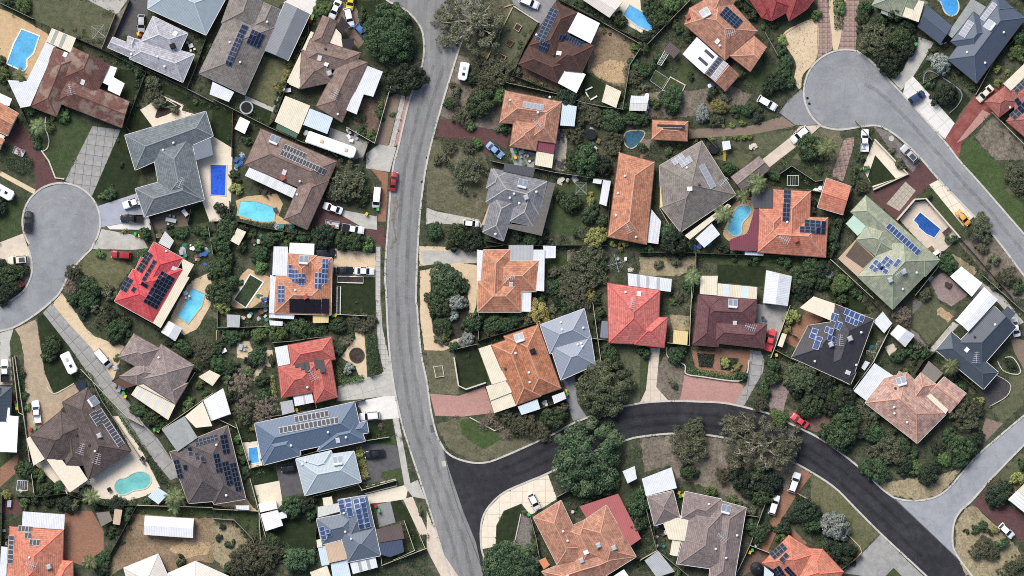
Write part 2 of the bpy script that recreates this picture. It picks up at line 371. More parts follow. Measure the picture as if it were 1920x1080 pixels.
def roof_mesh(blocks, o, mat, gut, capm, parent, name='roof', caps=True, gutter=True):
    V = []; F = []; UV = []; MI = []; ridge = []
    def face(pts, uv, mi=0):
        b = len(V); V.extend([(x - o[0], y - o[1], z) for x, y, z in pts]); F.append(tuple(range(b, b + len(pts)))); UV.append(uv); MI.append(mi)
    for B in blocks:
        seen = {}
        for i, r in B.faces():
            e = B.E[i]; tx, ty = e[1], -e[0]
            pts = []; uv = []
            for x, y in r:
                dd = e[0] * x + e[1] * y + e[2]; pts.append((x, y, B.z + B.t * dd)); uv.append((tx * x + ty * y, dd / B.cs))
            face(pts, uv)
            for k in range(len(pts)):
                a, b = pts[k], pts[(k + 1) % len(pts)]
                if max(a[2], b[2]) - B.z < .05: continue
                key = tuple(sorted([(round(a[0], 2), round(a[1], 2)), (round(b[0], 2), round(b[1], 2))]))
                if key in seen: ridge.append((a, b))
                seen[key] = 1
        n = len(B.p)
        for g in B.g:
            a, b = B.p[g], B.p[(g + 1) % n]; e = B.E[g]; L = math.dist(a, b); ts = {0., 1.}
            for i, r in B.faces():
                for x, y in r:
                    if abs(e[0] * x + e[1] * y + e[2]) < 1e-4: ts.add(round(math.dist((x, y), a) / L, 5))
            ts = sorted(ts); top = [(a[0] + (b[0] - a[0]) * q, a[1] + (b[1] - a[1]) * q) for q in ts]
            pts = [(x, y, B.z + B.t * max(0, B.d(x, y))) for x, y in top][::-1] 
            pts = [p_ for k_, p_ in enumerate(pts)] + [(a[0], a[1], B.z - .18), (b[0], b[1], B.z - .18)]
            face(pts, [(0, 0)] * len(pts), 1)
        for k in range(n):
            if k in B.g: continue
            a, b = B.p[k], B.p[(k + 1) % n]
            face([(a[0], a[1], B.z - .18), (b[0], b[1], B.z - .18), (b[0], b[1], B.z), (a[0], a[1], B.z)], [(0, 0)] * 4, 1)
        face([(x, y, B.z - .18) for x, y in B.p[::-1]], [(0, 0)] * n, 1)
    ro = link(name, mk_mesh(name, V, F, [mat, gut], UV, MI), parent)
    if caps and ridge:
        mb = MB()
        for a, b in ridge:
            d = Vector(b) - Vector(a)
            if d.length < .3: continue
            q = Vector((-d.y, d.x, 0)).normalized() * .15; A = Vector(a) - Vector((o[0], o[1], 0)); Bv = Vector(b) - Vector((o[0], o[1], 0))
            up = Vector((0, 0, 1))
            v = [A + q - up * .02, A + up * .1, A - q - up * .02, Bv + q - up * .02, Bv + up * .1, Bv - q - up * .02]
            mb.add([tuple(x) for x in v], [(0, 1, 4, 3), (1, 2, 5, 4), (0, 3, 5, 2), (0, 2, 1), (3, 4, 5)])
        if mb.v: mb.build('ridge_capping', capm, ro)
    if gutter:
        mb = MB()
        for bi, B in enumerate(blocks):
            n = len(B.p)
            for k in range(n):
                a, b = Vector(B.p[k]), Vector(B.p[(k + 1) % n]); e = B.E[k]; nn = Vector((e[0], e[1])); L = (b - a).length; m = max(1, int(L / .6)); run = None
                for q in range(m + 1):
                    out = False
                    if q < m:
                        c = a + (b - a) * ((q + .5) / m) - nn * .05
                        out = all(X is B or min(w[0] * c.x + w[1] * c.y + w[2] for w in X.E) < 0 for X in blocks)
                    if out and run is None: run = q
                    if not out and run is not None:
                        p0, p1 = a + (b - a) * (run / m), a + (b - a) * (q / m); run = None
                        w = nn * -.1; P4 = [p0, p1, p1 + w, p0 + w]
                        mb.prism([(x.x - o[0], x.y - o[1]) for x in P4], B.z - .12, B.z + .015 if k not in B.g else B.z - .02)
        if mb.v: mb.build('gutter', gut, ro)
    return ro
_acc = {}
def accessory(k):
    if k in _acc: return _acc[k]
    M = MATS_S
    if k == 's': r = [('skylight', MB().box(-.45, -.6, 0, .45, .6, .16).mesh('skylight', M['white']))]
    elif k == 'v': r = [('roof_vent', MB().cyl(0, 0, 0, .35, .2, 10).cyl(0, 0, .35, .45, .28, 10, .12).mesh('roof_vent', M['white']))]
    elif k == 'd': r = [('roof_vent', MB().cyl(0, 0, 0, .3, .18, 10).cyl(0, 0, .3, .55, .3, 12, .18).mesh('roof_vent', M['darkmetal']))]
    elif k == 'c': r = [('evaporative_cooler', MB().box(-.6, -.6, -.1, .6, .6, .35).add([(-.6, -.6, .35), (.6, -.6, .35), (.6, .6, .35), (-.6, .6, .35), (-.4, -.4, .75), (.4, -.4, .75), (.4, .4, .75), (-.4, .4, .75)], [(0, 1, 5, 4), (1, 2, 6, 5), (2, 3, 7, 6), (3, 0, 4, 7), (4, 5, 6, 7)]).mesh('evaporative_cooler', M['lgrey']))]
    elif k == 'k': r = [('evaporative_cooler', MB().box(-.6, -.6, -.1, .6, .6, .35).box(-.45, -.45, .35, .45, .45, .7).mesh('evaporative_cooler', M['black']))]
    elif k == 'r': r = [('evaporative_cooler', MB().box(-.55, -.55, -.1, .55, .55, .35).box(-.4, -.4, .35, .4, .4, .7).mesh('evaporative_cooler', M['brick']))]
    elif k == 'a':
        mb = MB().tube([(0, 0, 0), (0, 0, 1.5)], .05); mb.tube([(-1.3, 0, 1.45), (1.3, 0, 1.45)], .05)
        for i in range(6): x = -1.2 + i * .45; w = 1.0 - i * .09; mb.tube([(x, -w, 1.5), (x, w, 1.5)], .04, 4)
        mb.tube([(0, 0, .2), (.9, .4, -.4)], .03, 4); r = [('antenna', mb.mesh('antenna', M['alu']))]
    elif k == 'h':
        mb = MB()
        mb2 = MB()
        for s in (-1, 1): mb.box(s * .56 - .52, -1.1, .03, s * .56 + .52, .75, .12); mb2.box(s * .56 - .44, -1.0, .12, s * .56 + .44, .66, .135)
        t = MB().tube([(-1.0, .98, .38), (-.95, .98, .38), (.95, .98, .38), (1.0, .98, .38)], [.2, .28, .28, .2], 12)
        r = [('collector_frame', mb.mesh('collector_frame', M['alu'])), ('collector_glass', mb2.mesh('collector_glass', M['cellgrey'])), ('storage_tank', t.mesh('storage_tank', M['white']))]
    _acc[k] = r; return r
_pan = {}
def panel_mesh(style):
    if style in _pan: return _pan[style]
    fr, ce, b = PANEL[style]; z = .06
    v = []; f = []; mi = []
    def bx(x0, y0, x1, y1, z0, z1, m):
        q = len(v); v.extend([(x0, y0, z0), (x1, y0, z0), (x1, y1, z0), (x0, y1, z0), (x0, y0, z1), (x1, y0, z1), (x1, y1, z1), (x0, y1, z1)])
        for a in ((0, 1, 5, 4), (1, 2, 6, 5), (2, 3, 7, 6), (3, 0, 4, 7), (4, 5, 6, 7), (3, 2, 1, 0)): f.append(tuple(i + q for i in a)); mi.append(m)
    bx(-.5, -.5, .5, .5, 0, z, 0); bx(-.5 + b, -.5 + b, .5 - b, .5 - b, z, z + .012, 1)
    me = mk_mesh('solar_panel', v, f, [fr, ce], None, mi); _pan[style] = me; return me
def zmax(blocks, x, y):
    hs = [h for h in (B.h(x, y) for B in blocks) if h is not None]; return max(hs) if hs else None
def frame_at(blocks, x, y):
    z = zmax(blocks, x, y); e = .12
    if z is None: return 2.9, Vector((0, 0, 1))
    g = []
    for dx, dy in ((e, 0), (0, e)):
        a, b = zmax(blocks, x + dx, y + dy), zmax(blocks, x - dx, y - dy); g.append(0 if a is None or b is None else (a - b) / (2 * e))
    return z, Vector((-g[0], -g[1], 1)).normalized()
def orient(n, u, loc, sx, sy):
    u = Vector(u); ux = (u - n * u.dot(n)).normalized(); vy = n.cross(ux)
    M = Matrix.Identity(4)
    for i in range(3): M[i][0] = ux[i] * sx; M[i][1] = vy[i] * sy; M[i][2] = n[i]; M[i][3] = loc[i]
    return M
_post = {}
def canopy(parent, o, p, mat, z, name='patio_roof', stripes=None, tilt=None, posts=True, th=.07):
    """sheet roof on posts; p in order, ribs run from edge p0p1 to the far side"""
    a = Vector(p[0]); u = (Vector(p[1]) - a).normalized(); v = Vector((-u.y, u.x))
    fall = tilt if tilt is not None else .035
    dsn = [(Vector(q) - a).dot(v) for q in p]; dm = min(dsn)
    zt = [z + fall * (d_ - dm) * (1 if sum(dsn) > 0 else -1) for d_ in dsn]; zt = [q - min(zt) + z for q in zt]
    n = len(p); V = [(x - o[0], y - o[1], q - th) for (x, y), q in zip(p, zt)] + [(x - o[0], y - o[1], q) for (x, y), q in zip(p, zt)]
    uvp = [((Vector(q) - a).dot(u), (Vector(q) - a).dot(v)) for q in p]
    F = [tuple(range(n, 2 * n)) if area(p) > 0 else tuple(range(2 * n - 1, n - 1, -1)), tuple(range(n - 1, -1, -1)) if area(p) > 0 else tuple(range(n))]
    UV = [[uvp[i - n] for i in F[0]], [(0, 0)] * n]
    for i in range(n): j = (i + 1) % n; F.append((i, j, n + j, n + i)); UV.append([(0, 0)] * 4)
    ro = link(name, mk_mesh(name, V, F, [mat], UV), parent)
    if stripes:
        sm, fr = stripes
        for w_ in [w for w in fr if w[1] > w[0]]:
            f0, f1 = w_[:2]; i0 = w_[2] if len(w_) > 2 else .03; i1 = w_[3] if len(w_) > 3 else i0
            q = []
            for ff in (f0, f1):
                for ia, ib in ((0, 1), (3, 2)):
                    A_, B_ = Vector(V[n + ia]), Vector(V[n + ib]); q.append(A_ + (B_ - A_) * ff)
            q = [q[0] * (1 - i0) + q[1] * i0, q[2] * (1 - i0) + q[3] * i0, q[3] * (1 - i1) + q[2] * i1, q[1] * (1 - i1) + q[0] * i1]
            q = [(w.x, w.y, w.z + .015) for w in (q[0], q[1], q[2], q[3])]
            b4 = [(x, y, zz - .03) for x, y, zz in q]
            link('clear_sheet', mk_mesh('clear_sheet', q + b4, [(0, 1, 2, 3), (0, 4, 5, 1), (1, 5, 6, 2), (2, 6, 7, 3), (3, 7, 4, 0)], [sm]), ro)
    if posts:
        if 'p' not in _post: _post['p'] = MB().box(-.05, -.05, 0, .05, .05, 1).mesh('post', MATS_S['white'])
        c = cen(p)
        for (x, y), q in list(zip(p, zt))[:6]:
            x, y = x + (c[0] - x) * .06, y + (c[1] - y) * .06
            link('post', _post['p'], parent, (x - o[0], y - o[1], 0), 0, (1, 1, q - th))
    FOOT.append(p); return ro
NB = [0]
def mkblocks(t, blocks, pitch, eave):
    out = []
    for k, b in enumerate(blocks):
        f, g = (b if isinstance(b, tuple) else (b, ()))
        NB[0] += 1; out.append(Block(PL(t, f), list(g), pitch + .35 * (k % 3), eave + .007 * k))
    return out
def house(short, label, t, mat, blocks, pats=(), solar=(), bits=(), gut='gcream', cap=None, pitch=24, eave=2.7, wall='wbrick', caps=True, cat='house', name='house'):
    bl = mkblocks(t, blocks, pitch, eave); allp = [q for B in bl for q in B.p]
    xs = [a for a, b in allp]; ys = [b for a, b in allp]; o = ((min(xs) + max(xs)) / 2, (min(ys) + max(ys)) / 2)
    r = empty(name, (o[0], o[1], 0)); tag(r, label, cat, 'houses of the suburb' if cat == 'house' else 'garages and carports')
    HOUSES.append((short, o[0], o[1]))
    wb = MB()
    for B in bl:
        q = B.p
        for e in B.E: q = clip(q, e[0], e[1], e[2] - .5)
        if len(q) > 2: wb.prism([(x - o[0], y - o[1]) for x, y in q], 0, eave - .2 - random.uniform(0, .04))
        FOOT.append(B.p)
    if wb.v: wb.build('wall', MATS_S[wall], r)
    m = ROOF[mat]
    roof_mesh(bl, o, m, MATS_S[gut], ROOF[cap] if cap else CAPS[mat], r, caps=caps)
    for k, pt in enumerate(pats):
        tt = t
        if isinstance(pt[0], str): tt, pt = pt[0], pt[1:]
        f, pm = pt[0], pt[1]; z = pt[2] if len(pt) > 2 and pt[2] else 2.32 + .013 * k; st = pt[3] if len(pt) > 3 else None
        canopy(r, o, PL(tt, f), SHEET[pm], z, stripes=(SHEET[st[0]], st[1]) if st else None, name='shade_sail' if pm.startswith('sail') else 'patio_roof')
    for s in solar:
        tt = t
        if isinstance(s[0], str) and len(s[0]) == 2: tt, s = s[0], s[1:]
        st, f, n, mm, d = s; a, b = [Vector(q) for q in PL(tt, f)]; u = (b - a) / n; L = u.length; ud = u.normalized(); vd = Vector((ud.y, -ud.x)); dd = d * K / mm
        me = panel_mesh(st)
        for i in range(n):
            for j in range(mm):
                c = a + u * (i + .5) + vd * dd * (j + .5); z, nn = frame_at(bl, c.x, c.y)
                po = link('solar_panel' if st != 'b' else 'solar_heating_mat', me, r)
                po.matrix_local = orient(nn, (ud.x, ud.y, 0), (c.x - o[0] + nn.x * .1, c.y - o[1] + nn.y * .1, z + .1), L * .97, dd * .97 / max(.7, nn.z))
    for bt in bits:
        tt = t; k = bt[0]
        if len(bt) > 3: tt = bt[3]
        x, y = G(tt, bt[1], bt[2]); z, nn = frame_at(bl, x, y)
        g = Vector((-nn.x, -nn.y, 0))
        if k == 'h' and g.length > .05: u = Vector((g.y, -g.x, 0)).normalized(); M = orient(nn, u, (x - o[0], y - o[1], z + .02), 1, 1)
        elif k == 's' and g.length > .05: u = Vector((g.y, -g.x, 0)).normalized(); M = orient(nn, u, (x - o[0], y - o[1], z), 1, 1)
        else: M = Matrix.Translation((x - o[0], y - o[1], z - .03)) @ Matrix.Rotation(random.uniform(0, 3) if k == 'a' else .4, 4, 'Z')
        ps = accessory(k)
        if len(ps) > 1:
            w = empty('solar_water_heater', (0, 0, 0)); w.parent = r; w.matrix_local = M
            for nm, me in ps: link(nm, me, w)
        else: link(ps[0][0], ps[0][1], r).matrix_local = M
    return r
def shed(t, f, mat, desc, gable=None, h=2.2, wall='wcream', stripes=None, cat='shed', name='garden_shed', group='sheds and freestanding patios', openw=False):
    p = PL(t, f); o = cen(p); r = empty(name, (o[0], o[1], 0))
    if gable is not None:
        B = Block(p, list(gable), 14, h); roof_mesh([B], o, SHEET[mat], MATS_S['gcream'], SHEET[mat], r, caps=False); FOOT.append(p)
    else: canopy(r, o, p, SHEET[mat], h, 'roof', posts=openw, stripes=(SHEET[stripes[0]], stripes[1]) if stripes else None)
    if not openw:
        q = ccw(p)
        for e in edges_of(q): q = clip(q, e[0], e[1], e[2] - .12)
        if len(q) > 2: MB().prism([(x - o[0], y - o[1]) for x, y in q], 0, h - .09).build('wall', MATS_S[wall], r)
    reg(r, desc, cat, o[0], o[1], group); return r

# ---------------------------------------------------------------- pools
def pool(label, t, f, water, coping='white', sm=0, cw=.35):
    p = PL(t, f); p = ccw(smooth_poly(p, 6) if sm else p); o = cen(p); z = max(gz(o[0], o[1]), max(gz(*q) for q in p)) + .01
    r = empty('swimming_pool', (o[0], o[1], 0)); tag(r, label, 'pool', 'backyard swimming pools')
    q = [(x - o[0], y - o[1]) for x, y in p]
    link('water', mk_mesh('water', [(x, y, z) for x, y in q], [tuple(range(len(q)))], [water_mat('water_%d_%d_%d' % water, water)]), r)
    rb = ribbon('coping', q, cw, MATS_S[coping], z - .01, z + .09, None, True); rb.parent = r
    PNAMES.append('pool'); PATCH.append((p, z, (min(a for a, b in p), min(b for a, b in p), max(a for a, b in p), max(b for a, b in p)), True))
    return r

# ---------------------------------------------------------------- foliage
def leaf_quads(P, N, size, asp, rng):
    n = len(P); N = N / np.maximum(1e-6, np.linalg.norm(N, axis=1))[:, None]
    a = rng.normal(size=(n, 3)); t = np.cross(N, a); t /= np.maximum(1e-6, np.linalg.norm(t, axis=1))[:, None]; b = np.cross(N, t)
    s = (size * rng.uniform(.6, 1.4, n))[:, None]; t = t * s; b = b * s * asp
    V = np.stack([P - t, P - b * .7, P + t, P + b * .7], 1).reshape(-1, 3); return V
def quads_mesh(name, V, mat):
    n = len(V) // 4; me = bpy.data.meshes.new(name); me.vertices.add(4 * n); me.vertices.foreach_set('co', V.astype(np.float32).ravel())
    me.loops.add(4 * n); me.loops.foreach_set('vertex_index', np.arange(4 * n, dtype=np.int32)); me.polygons.add(n)
    me.polygons.foreach_set('loop_start', np.arange(0, 4 * n, 4, dtype=np.int32)); me.update(calc_edges=True); me.materials.append(mat); return me
def crown_dense(name, nl, n, size, mat, seed, lob=(.22, .36), h=.75, asp=.75, tight=.78, wob=.12):
    rng = np.random.default_rng(seed); cs = []; k = 0
    while len(cs) < nl and k < 4000:
        k += 1; r = math.sqrt(rng.uniform(0, 1)); a = rng.uniform(0, 6.283); lr = rng.uniform(*lob); rr = r * (1 - lr * .8) * (1 + wob * math.sin(2 * a + seed) + wob * .7 * math.sin(3 * a + 2.1 * seed))
        z = h * (.15 + .85 * math.sqrt(max(0, 1 - min(1, rr * rr)))) - lr * .6 + rng.normal(0, .05)
        if rr > .55 and rng.uniform() < .4: z *= rng.uniform(.35, .9)
        c = np.array([rr * math.cos(a), rr * math.sin(a), z])
        if all(np.linalg.norm(c - q[0]) > .62 * (lr + q[1]) * .8 for q in cs): cs.append((c, lr))
    w = np.array([q[1] ** 2 for q in cs]); w /= w.sum(); idx = rng.choice(len(cs), n, p=w)
    D = rng.normal(size=(n, 3)); D[:, 2] = D[:, 2] * .9 + .35; D /= np.linalg.norm(D, axis=1)[:, None]
    ctr = np.array([q[0] for q in cs])[idx]; rad = np.array([q[1] for q in cs])[idx]
    bmp = rng.uniform(tight, 1.06, n); P = ctr + D * (rad * bmp)[:, None]; P[:, 2] = np.maximum(P[:, 2], .02)
    N = D + rng.normal(0, .55, (n, 3)) + np.array([0, 0, .45]); return quads_mesh(name, leaf_quads(P, N, size, asp, rng), mat)
def crown_airy(name, nc, n, size, mat, seed, h=.7, cl=(.07, .15), asp=.38, hole=.0):
    rng = np.random.default_rng(seed); cs = []
    while len(cs) < nc:
        r = rng.uniform(hole, 1) ** .6; a = rng.uniform(0, 6.283); wob = 1 + .22 * math.sin(3 * a + seed) + .12 * math.sin(5 * a + 2 * seed); rr = r * wob * .88
        z = h * (.25 + .75 * math.sqrt(max(0, 1 - min(1, rr * rr)))) * rng.uniform(.55, 1.05); cs.append((rr * math.cos(a), rr * math.sin(a), z, rng.uniform(*cl)))
    cs = np.array(cs); idx = rng.integers(0, nc, n); D = rng.normal(size=(n, 3)); D /= np.linalg.norm(D, axis=1)[:, None]
    P = cs[idx, :3] + D * (cs[idx, 3] * rng.uniform(.2, 1.15, n) ** .7)[:, None] * np.array([1, 1, .6]); P[:, 2] = np.maximum(P[:, 2], .02)
    N = rng.normal(0, .6, (n, 3)) + np.array([0, 0, .8]); me = quads_mesh(name, leaf_quads(P, N, size, asp, rng), mat); return me, cs
def limbs_mesh(name, cs, mat, seed, thick=.03, nb=12):
    rng = random.Random(seed); mb = MB(); mb.tube([(0, 0, 0), (.01, .01, .22), (0, .02, .4)], [thick * 1.5, thick * 1.2, thick], 7)
    order = sorted(range(len(cs)), key=lambda i: rng.random())[:nb]
    for i in order:
        c = cs[i]; m = (c[0] * .45 + rng.uniform(-.06, .06), c[1] * .45 + rng.uniform(-.06, .06), .3 + (c[2] - .3) * .6)
        q = (c[0] * .8 + rng.uniform(-.05, .05), c[1] * .8 + rng.uniform(-.05, .05), c[2] + .05)
        mb.tube([(0, 0, .24 + rng.uniform(0, .1)), m, q, (c[0], c[1], c[2] + .07)], [thick * .7, thick * .5, thick * .3, thick * .12], 5)
        for _ in range(3):
            j = min(range(len(cs)), key=lambda j: (cs[j][0] - q[0]) ** 2 + (cs[j][1] - q[1]) ** 2 + rng.uniform(0, .15)); d = cs[j]
            mb.tube([m if rng.random() < .5 else q, ((q[0] + d[0]) / 2 + rng.uniform(-.04, .04), (q[1] + d[1]) / 2, max(q[2], d[2])), (d[0], d[1], d[2] + .04)], [thick * .3, thick * .2, thick * .08], 4)
    return mb.mesh(name, mat)
def trunk_mesh(name, mat, h=.35, r=.06): return MB().tube([(0, 0, 0), (.02, .01, h * .5), (0, 0, h)], [r, r * .75, r * .6], 7).mesh(name, mat)
def palm_meshes(mat, bark, seed, nf=12):
    rng = random.Random(seed); V = []; F = []
    for k in range(nf):
        a = 6.283 * k / nf + rng.uniform(-.2, .2); el = rng.uniform(.15, .9); L = rng.uniform(.85, 1.05); prev = None; n = 12
        for i in range(n):
            s = (i + .5) / n; r = L * s * (1 - .12 * s); z = 1.5 + L * (.55 * el * s - .75 * s * s * (1.1 - .4 * el)); c = Vector((r * math.cos(a), r * math.sin(a), z))
            side = Vector((-math.sin(a), math.cos(a), 0)); w = .19 * math.sin(math.pi * min(1, .12 + s * .85)); f = Vector((math.cos(a), math.sin(a), 0))
            for sg in (-1, 1):
                b = len(V); tip = c + side * sg * w + f * .1 - Vector((0, 0, .05)); e = f * .036
                V += [tuple(c - e), tuple(c + e), tuple(tip + e * .5), tuple(tip - e * .5)]; F.append((b, b + 1, b + 2, b + 3))
    me = mk_mesh('fronds', V, F, [mat]); return me, MB().tube([(0, 0, 0), (.01, 0, .8), (0, 0, 1.52)], [.06, .045, .04], 8).mesh('trunk', bark)
TREES = []; PRO = {}
def tree_protos():
    L = MATS
    PRO['big'] = [crown_dense('crown', 110, 20000, .028, L['leaf_d'], 11 + i, (.1, .17), .85, tight=.9) for i in range(3)]
    PRO['med'] = [crown_dense('crown', 34, 5200, .055, L['leaf_d'], 31 + i, (.13, .3), .9, tight=.85, wob=.2) for i in range(5)]
    PRO['small'] = [crown_dense('foliage', 14, 1500, .1, L['leaf_d'], 51 + i, (.16, .42), .95, wob=.3) for i in range(5)]
    PRO['open'] = [crown_airy('crown', 90, 7500, .05, L['leaf_o'], 71 + i, .8, (.08, .17), .5) for i in range(4)]
    PRO['gum'] = [crown_airy('crown', 140, 11000, .032, L['leaf_e'], 91 + i, .85, (.05, .12), .4) for i in range(3)]
    PRO['bare'] = [crown_airy('crown', 60, 2600, .04, L['leaf_b'], 111 + i, .8, (.08, .16), .3) for i in range(2)]
    PRO['trunk'] = trunk_mesh('trunk', L['bark']); PRO['limb_o'] = [limbs_mesh('limbs', m[1], L['bark'], 3 + i, .03, 10) for i, m in enumerate(PRO['open'])]
    PRO['limb_e'] = [limbs_mesh('limbs', m[1], L['gumbark'], 5 + i, .038, 20) for i, m in enumerate(PRO['gum'])]
    PRO['limb_b'] = [limbs_mesh('limbs', m[1], L['twig'], 9 + i, .026, 30) for i, m in enumerate(PRO['bare'])]
    PRO['palm'] = [palm_meshes(L['leaf_p'], L['bark'], 5 + i) for i in range(2)]
KIND = {'d': ('dark green', 'leaf_d'), 'D': ('glossy dark green', 'leaf_D'), 'g': ('fresh green', 'leaf_g'), 'o': ('olive green', 'leaf_o'), 'e': ('sparse grey green', 'leaf_e'), 'k': ('very dark green', 'leaf_k'), 'y': ('yellow green', 'leaf_y'), 'Y': ('yellow flowering', 'leaf_Y'), 's': ('silver grey', 'leaf_s'), 'b': ('bare brown twiggy', 'leaf_b'), 'c': ('clipped light green', 'leaf_c'), 'w': ('cream flowering', 'leaf_w'), 'p': ('feathery', 'leaf_p'), 'm': ('broad olive', 'leaf_m')}
def tree(t, k, x, y, r):
    x, y = G(t, x, y); r = r * K
    for q in TREES:
        if math.dist(q[:2], (x, y)) < .55 * min(q[2], r) and max(q[2], r) < 2.2 * min(q[2], r): return
    if abs(x) > 116 + r or abs(y) > 65.5 + r: return
    TREES.append((x, y, r)); i = len(TREES); col, lm = KIND[k]; mat = MATS[lm]; z = gz(x, y); rz = random.uniform(0, 6.28)
    if k == 'p':
        fr, tr = PRO['palm'][i % 2]; o = empty('palm_tree', (x, y, z), rz); o.scale = (r, r, r * 1.1)
        link('fronds', fr, o); link('trunk', tr, o); reg(o, ('tall' if r > 2.4 else 'small') + ' feathery palm tree', 'palm', x, y, 'palms in the gardens'); return
    if r < 1.75 and k not in 'be':
        me = PRO['small'][i % 5]; o = link('shrub', me, None, (x, y, z), rz, (r * random.uniform(.95, 1.25), r * random.uniform(.85, 1.1), r * random.uniform(.7, 1.2)), mat)
        reg(o, ('small ' if r < 1 else '') + (col if col != 'broad olive' else 'olive') + ' shrub', 'shrub', x, y, 'shrubs in the gardens'); return
    o = empty('tree', (x, y, z), rz); hs = random.uniform(.85, 1.15) * (1.0 if r < 4 else .85)
    o.scale = (r * random.uniform(.96, 1.08), r * random.uniform(.92, 1.06), r * hs)
    if k == 'e': j = i % 3; link('crown', PRO['gum'][j][0], o, mat=mat); link('limbs', PRO['limb_e'][j], o)
    elif k == 'o': j = i % 4; link('crown', PRO['open'][j][0], o, mat=mat); link('limbs', PRO['limb_o'][j], o)
    elif k == 'b': j = i % 2; link('crown', PRO['bare'][j][0], o, mat=mat); link('limbs', PRO['limb_b'][j], o)
    else:
        link('crown', PRO['big' if r > 4.6 or k == 'm' else 'med'][i % (3 if r > 4.6 or k == 'm' else 5)], o, mat=mat); link('trunk', PRO['trunk'], o)
    reg(o, ('large ' if r > 4.2 else ('small ' if r < 2.3 else '')) + col + ' tree', 'tree', x, y, 'trees in the gardens and verges')
def trees(s):
    t = None
    for tok in s.split(';'):
        w = tok.split()
        if not w: continue
        if len(w) == 5: t = w[0]; w = w[1:]
        tree(t, w[0], float(w[1]), float(w[2]), float(w[3]))
def hedge(t, f, k, h=1.2, desc='clipped hedge', dens=34, size=.15):
    p = ccw(PL(t, f)); o = cen(p); A = area(p); n = int(A * dens * 1.6); rng = np.random.default_rng(int(abs(o[0] * 31 + o[1] * 17)))
    xs = [a for a, b in p]; ys = [b for a, b in p]; X = rng.uniform(min(xs), max(xs), n * 4); Y = rng.uniform(min(ys), max(ys), n * 4)
    q = inside_np(p, X, Y); X, Y = X[q][:n], Y[q][:n]; d = np.min([e[0] * X + e[1] * Y + e[2] for e in edges_of(p)], axis=0) if len(p) < 99 else None
    Z = h * (.8 + .2 * np.sin(X * 2.1 + np.sin(Y * 1.7)) * np.sin(Y * 2.3)) * rng.uniform(.72, 1.05, len(X)); Z = np.where(np.abs(d) < .25, Z * rng.uniform(.1, 1, len(X)), Z)
    N = rng.normal(0, .55, (len(X), 3)) + np.array([0, 0, .9]); z = gz(*o)
    me = quads_mesh('hedge', leaf_quads(np.stack([X - o[0], Y - o[1], Z], 1), N, size, .7, rng), MATS[KIND[k][1]])
    ob = link('hedge', me, None, (o[0], o[1], z)); reg(ob, KIND[k][0] + ' ' + desc, 'hedge', o[0], o[1], 'hedges and planted strips'); return ob

# ---------------------------------------------------------------- vehicles
#  station: x, belt half width, belt z, roof z, roof half width, floor z      (x forward, metres)
CARS = {
 'sedan': ([(-2.25, .62, .62, .62, .5), (-2.2, .78, .85, .85, .62), (-1.55, .86, .95, .97, .68), (-.85, .88, .95, 1.38, .58), (-.1, .89, .93, 1.45, .62), (.45, .89, .92, 1.4, .6), (1.15, .88, .88, .93, .7), (1.9, .83, .76, .78, .62), (2.2, .7, .62, .62, .5), (2.26, .55, .5, .5, .4)], 2, 3, 5, 6),
 'hatch': ([(-2.0, .66, .65, .65, .5), (-1.97, .8, .92, .92, .62), (-1.85, .84, .98, 1.05, .66), (-1.35, .86, .96, 1.42, .6), (-.3, .87, .94, 1.5, .64), (.35, .87, .92, 1.45, .62), (1.05, .86, .9, .95, .7), (1.7, .8, .76, .78, .6), (1.95, .66, .6, .6, .48), (2.0, .5, .5, .5, .4)], 2, 3, 5, 6),
 'wagon': ([(-2.35, .7, .7, .7, .55), (-2.32, .86, 1.0, 1.0, .66), (-2.2, .9, 1.08, 1.15, .72), (-1.9, .92, 1.08, 1.68, .68), (-.4, .93, 1.05, 1.76, .72), (.35, .93, 1.03, 1.7, .7), (1.0, .92, 1.02, 1.08, .76), (1.95, .87, .92, .94, .68), (2.3, .74, .7, .7, .55), (2.36, .6, .55, .55, .45)], 2, 3, 5, 6),
 'van': ([(-2.4, .72, .75, .75, .6), (-2.38, .86, 1.1, 1.1, .72), (-2.35, .88, 1.15, 1.3, .76), (-2.2, .9, 1.15, 1.9, .74), (.2, .9, 1.12, 1.98, .76), (1.1, .9, 1.1, 1.9, .72), (1.8, .88, 1.02, 1.1, .74), (2.2, .82, .85, .87, .64), (2.38, .7, .7, .7, .55), (2.42, .55, .55, .55, .45)], 2, 3, 5, 6),
 'ute': ([(-.85, .86, .98, .98, .66), (-.8, .88, 1.02, 1.05, .68), (-.72, .89, 1.02, 1.55, .62), (-.2, .9, 1.0, 1.62, .66), (.45, .9, .98, 1.56, .62), (1.1, .89, .96, 1.02, .72), (2.0, .85, .86, .88, .66), (2.45, .74, .7, .7, .55), (2.52, .58, .55, .55, .45)], 1, 2, 4, 5)}
_veh = {}
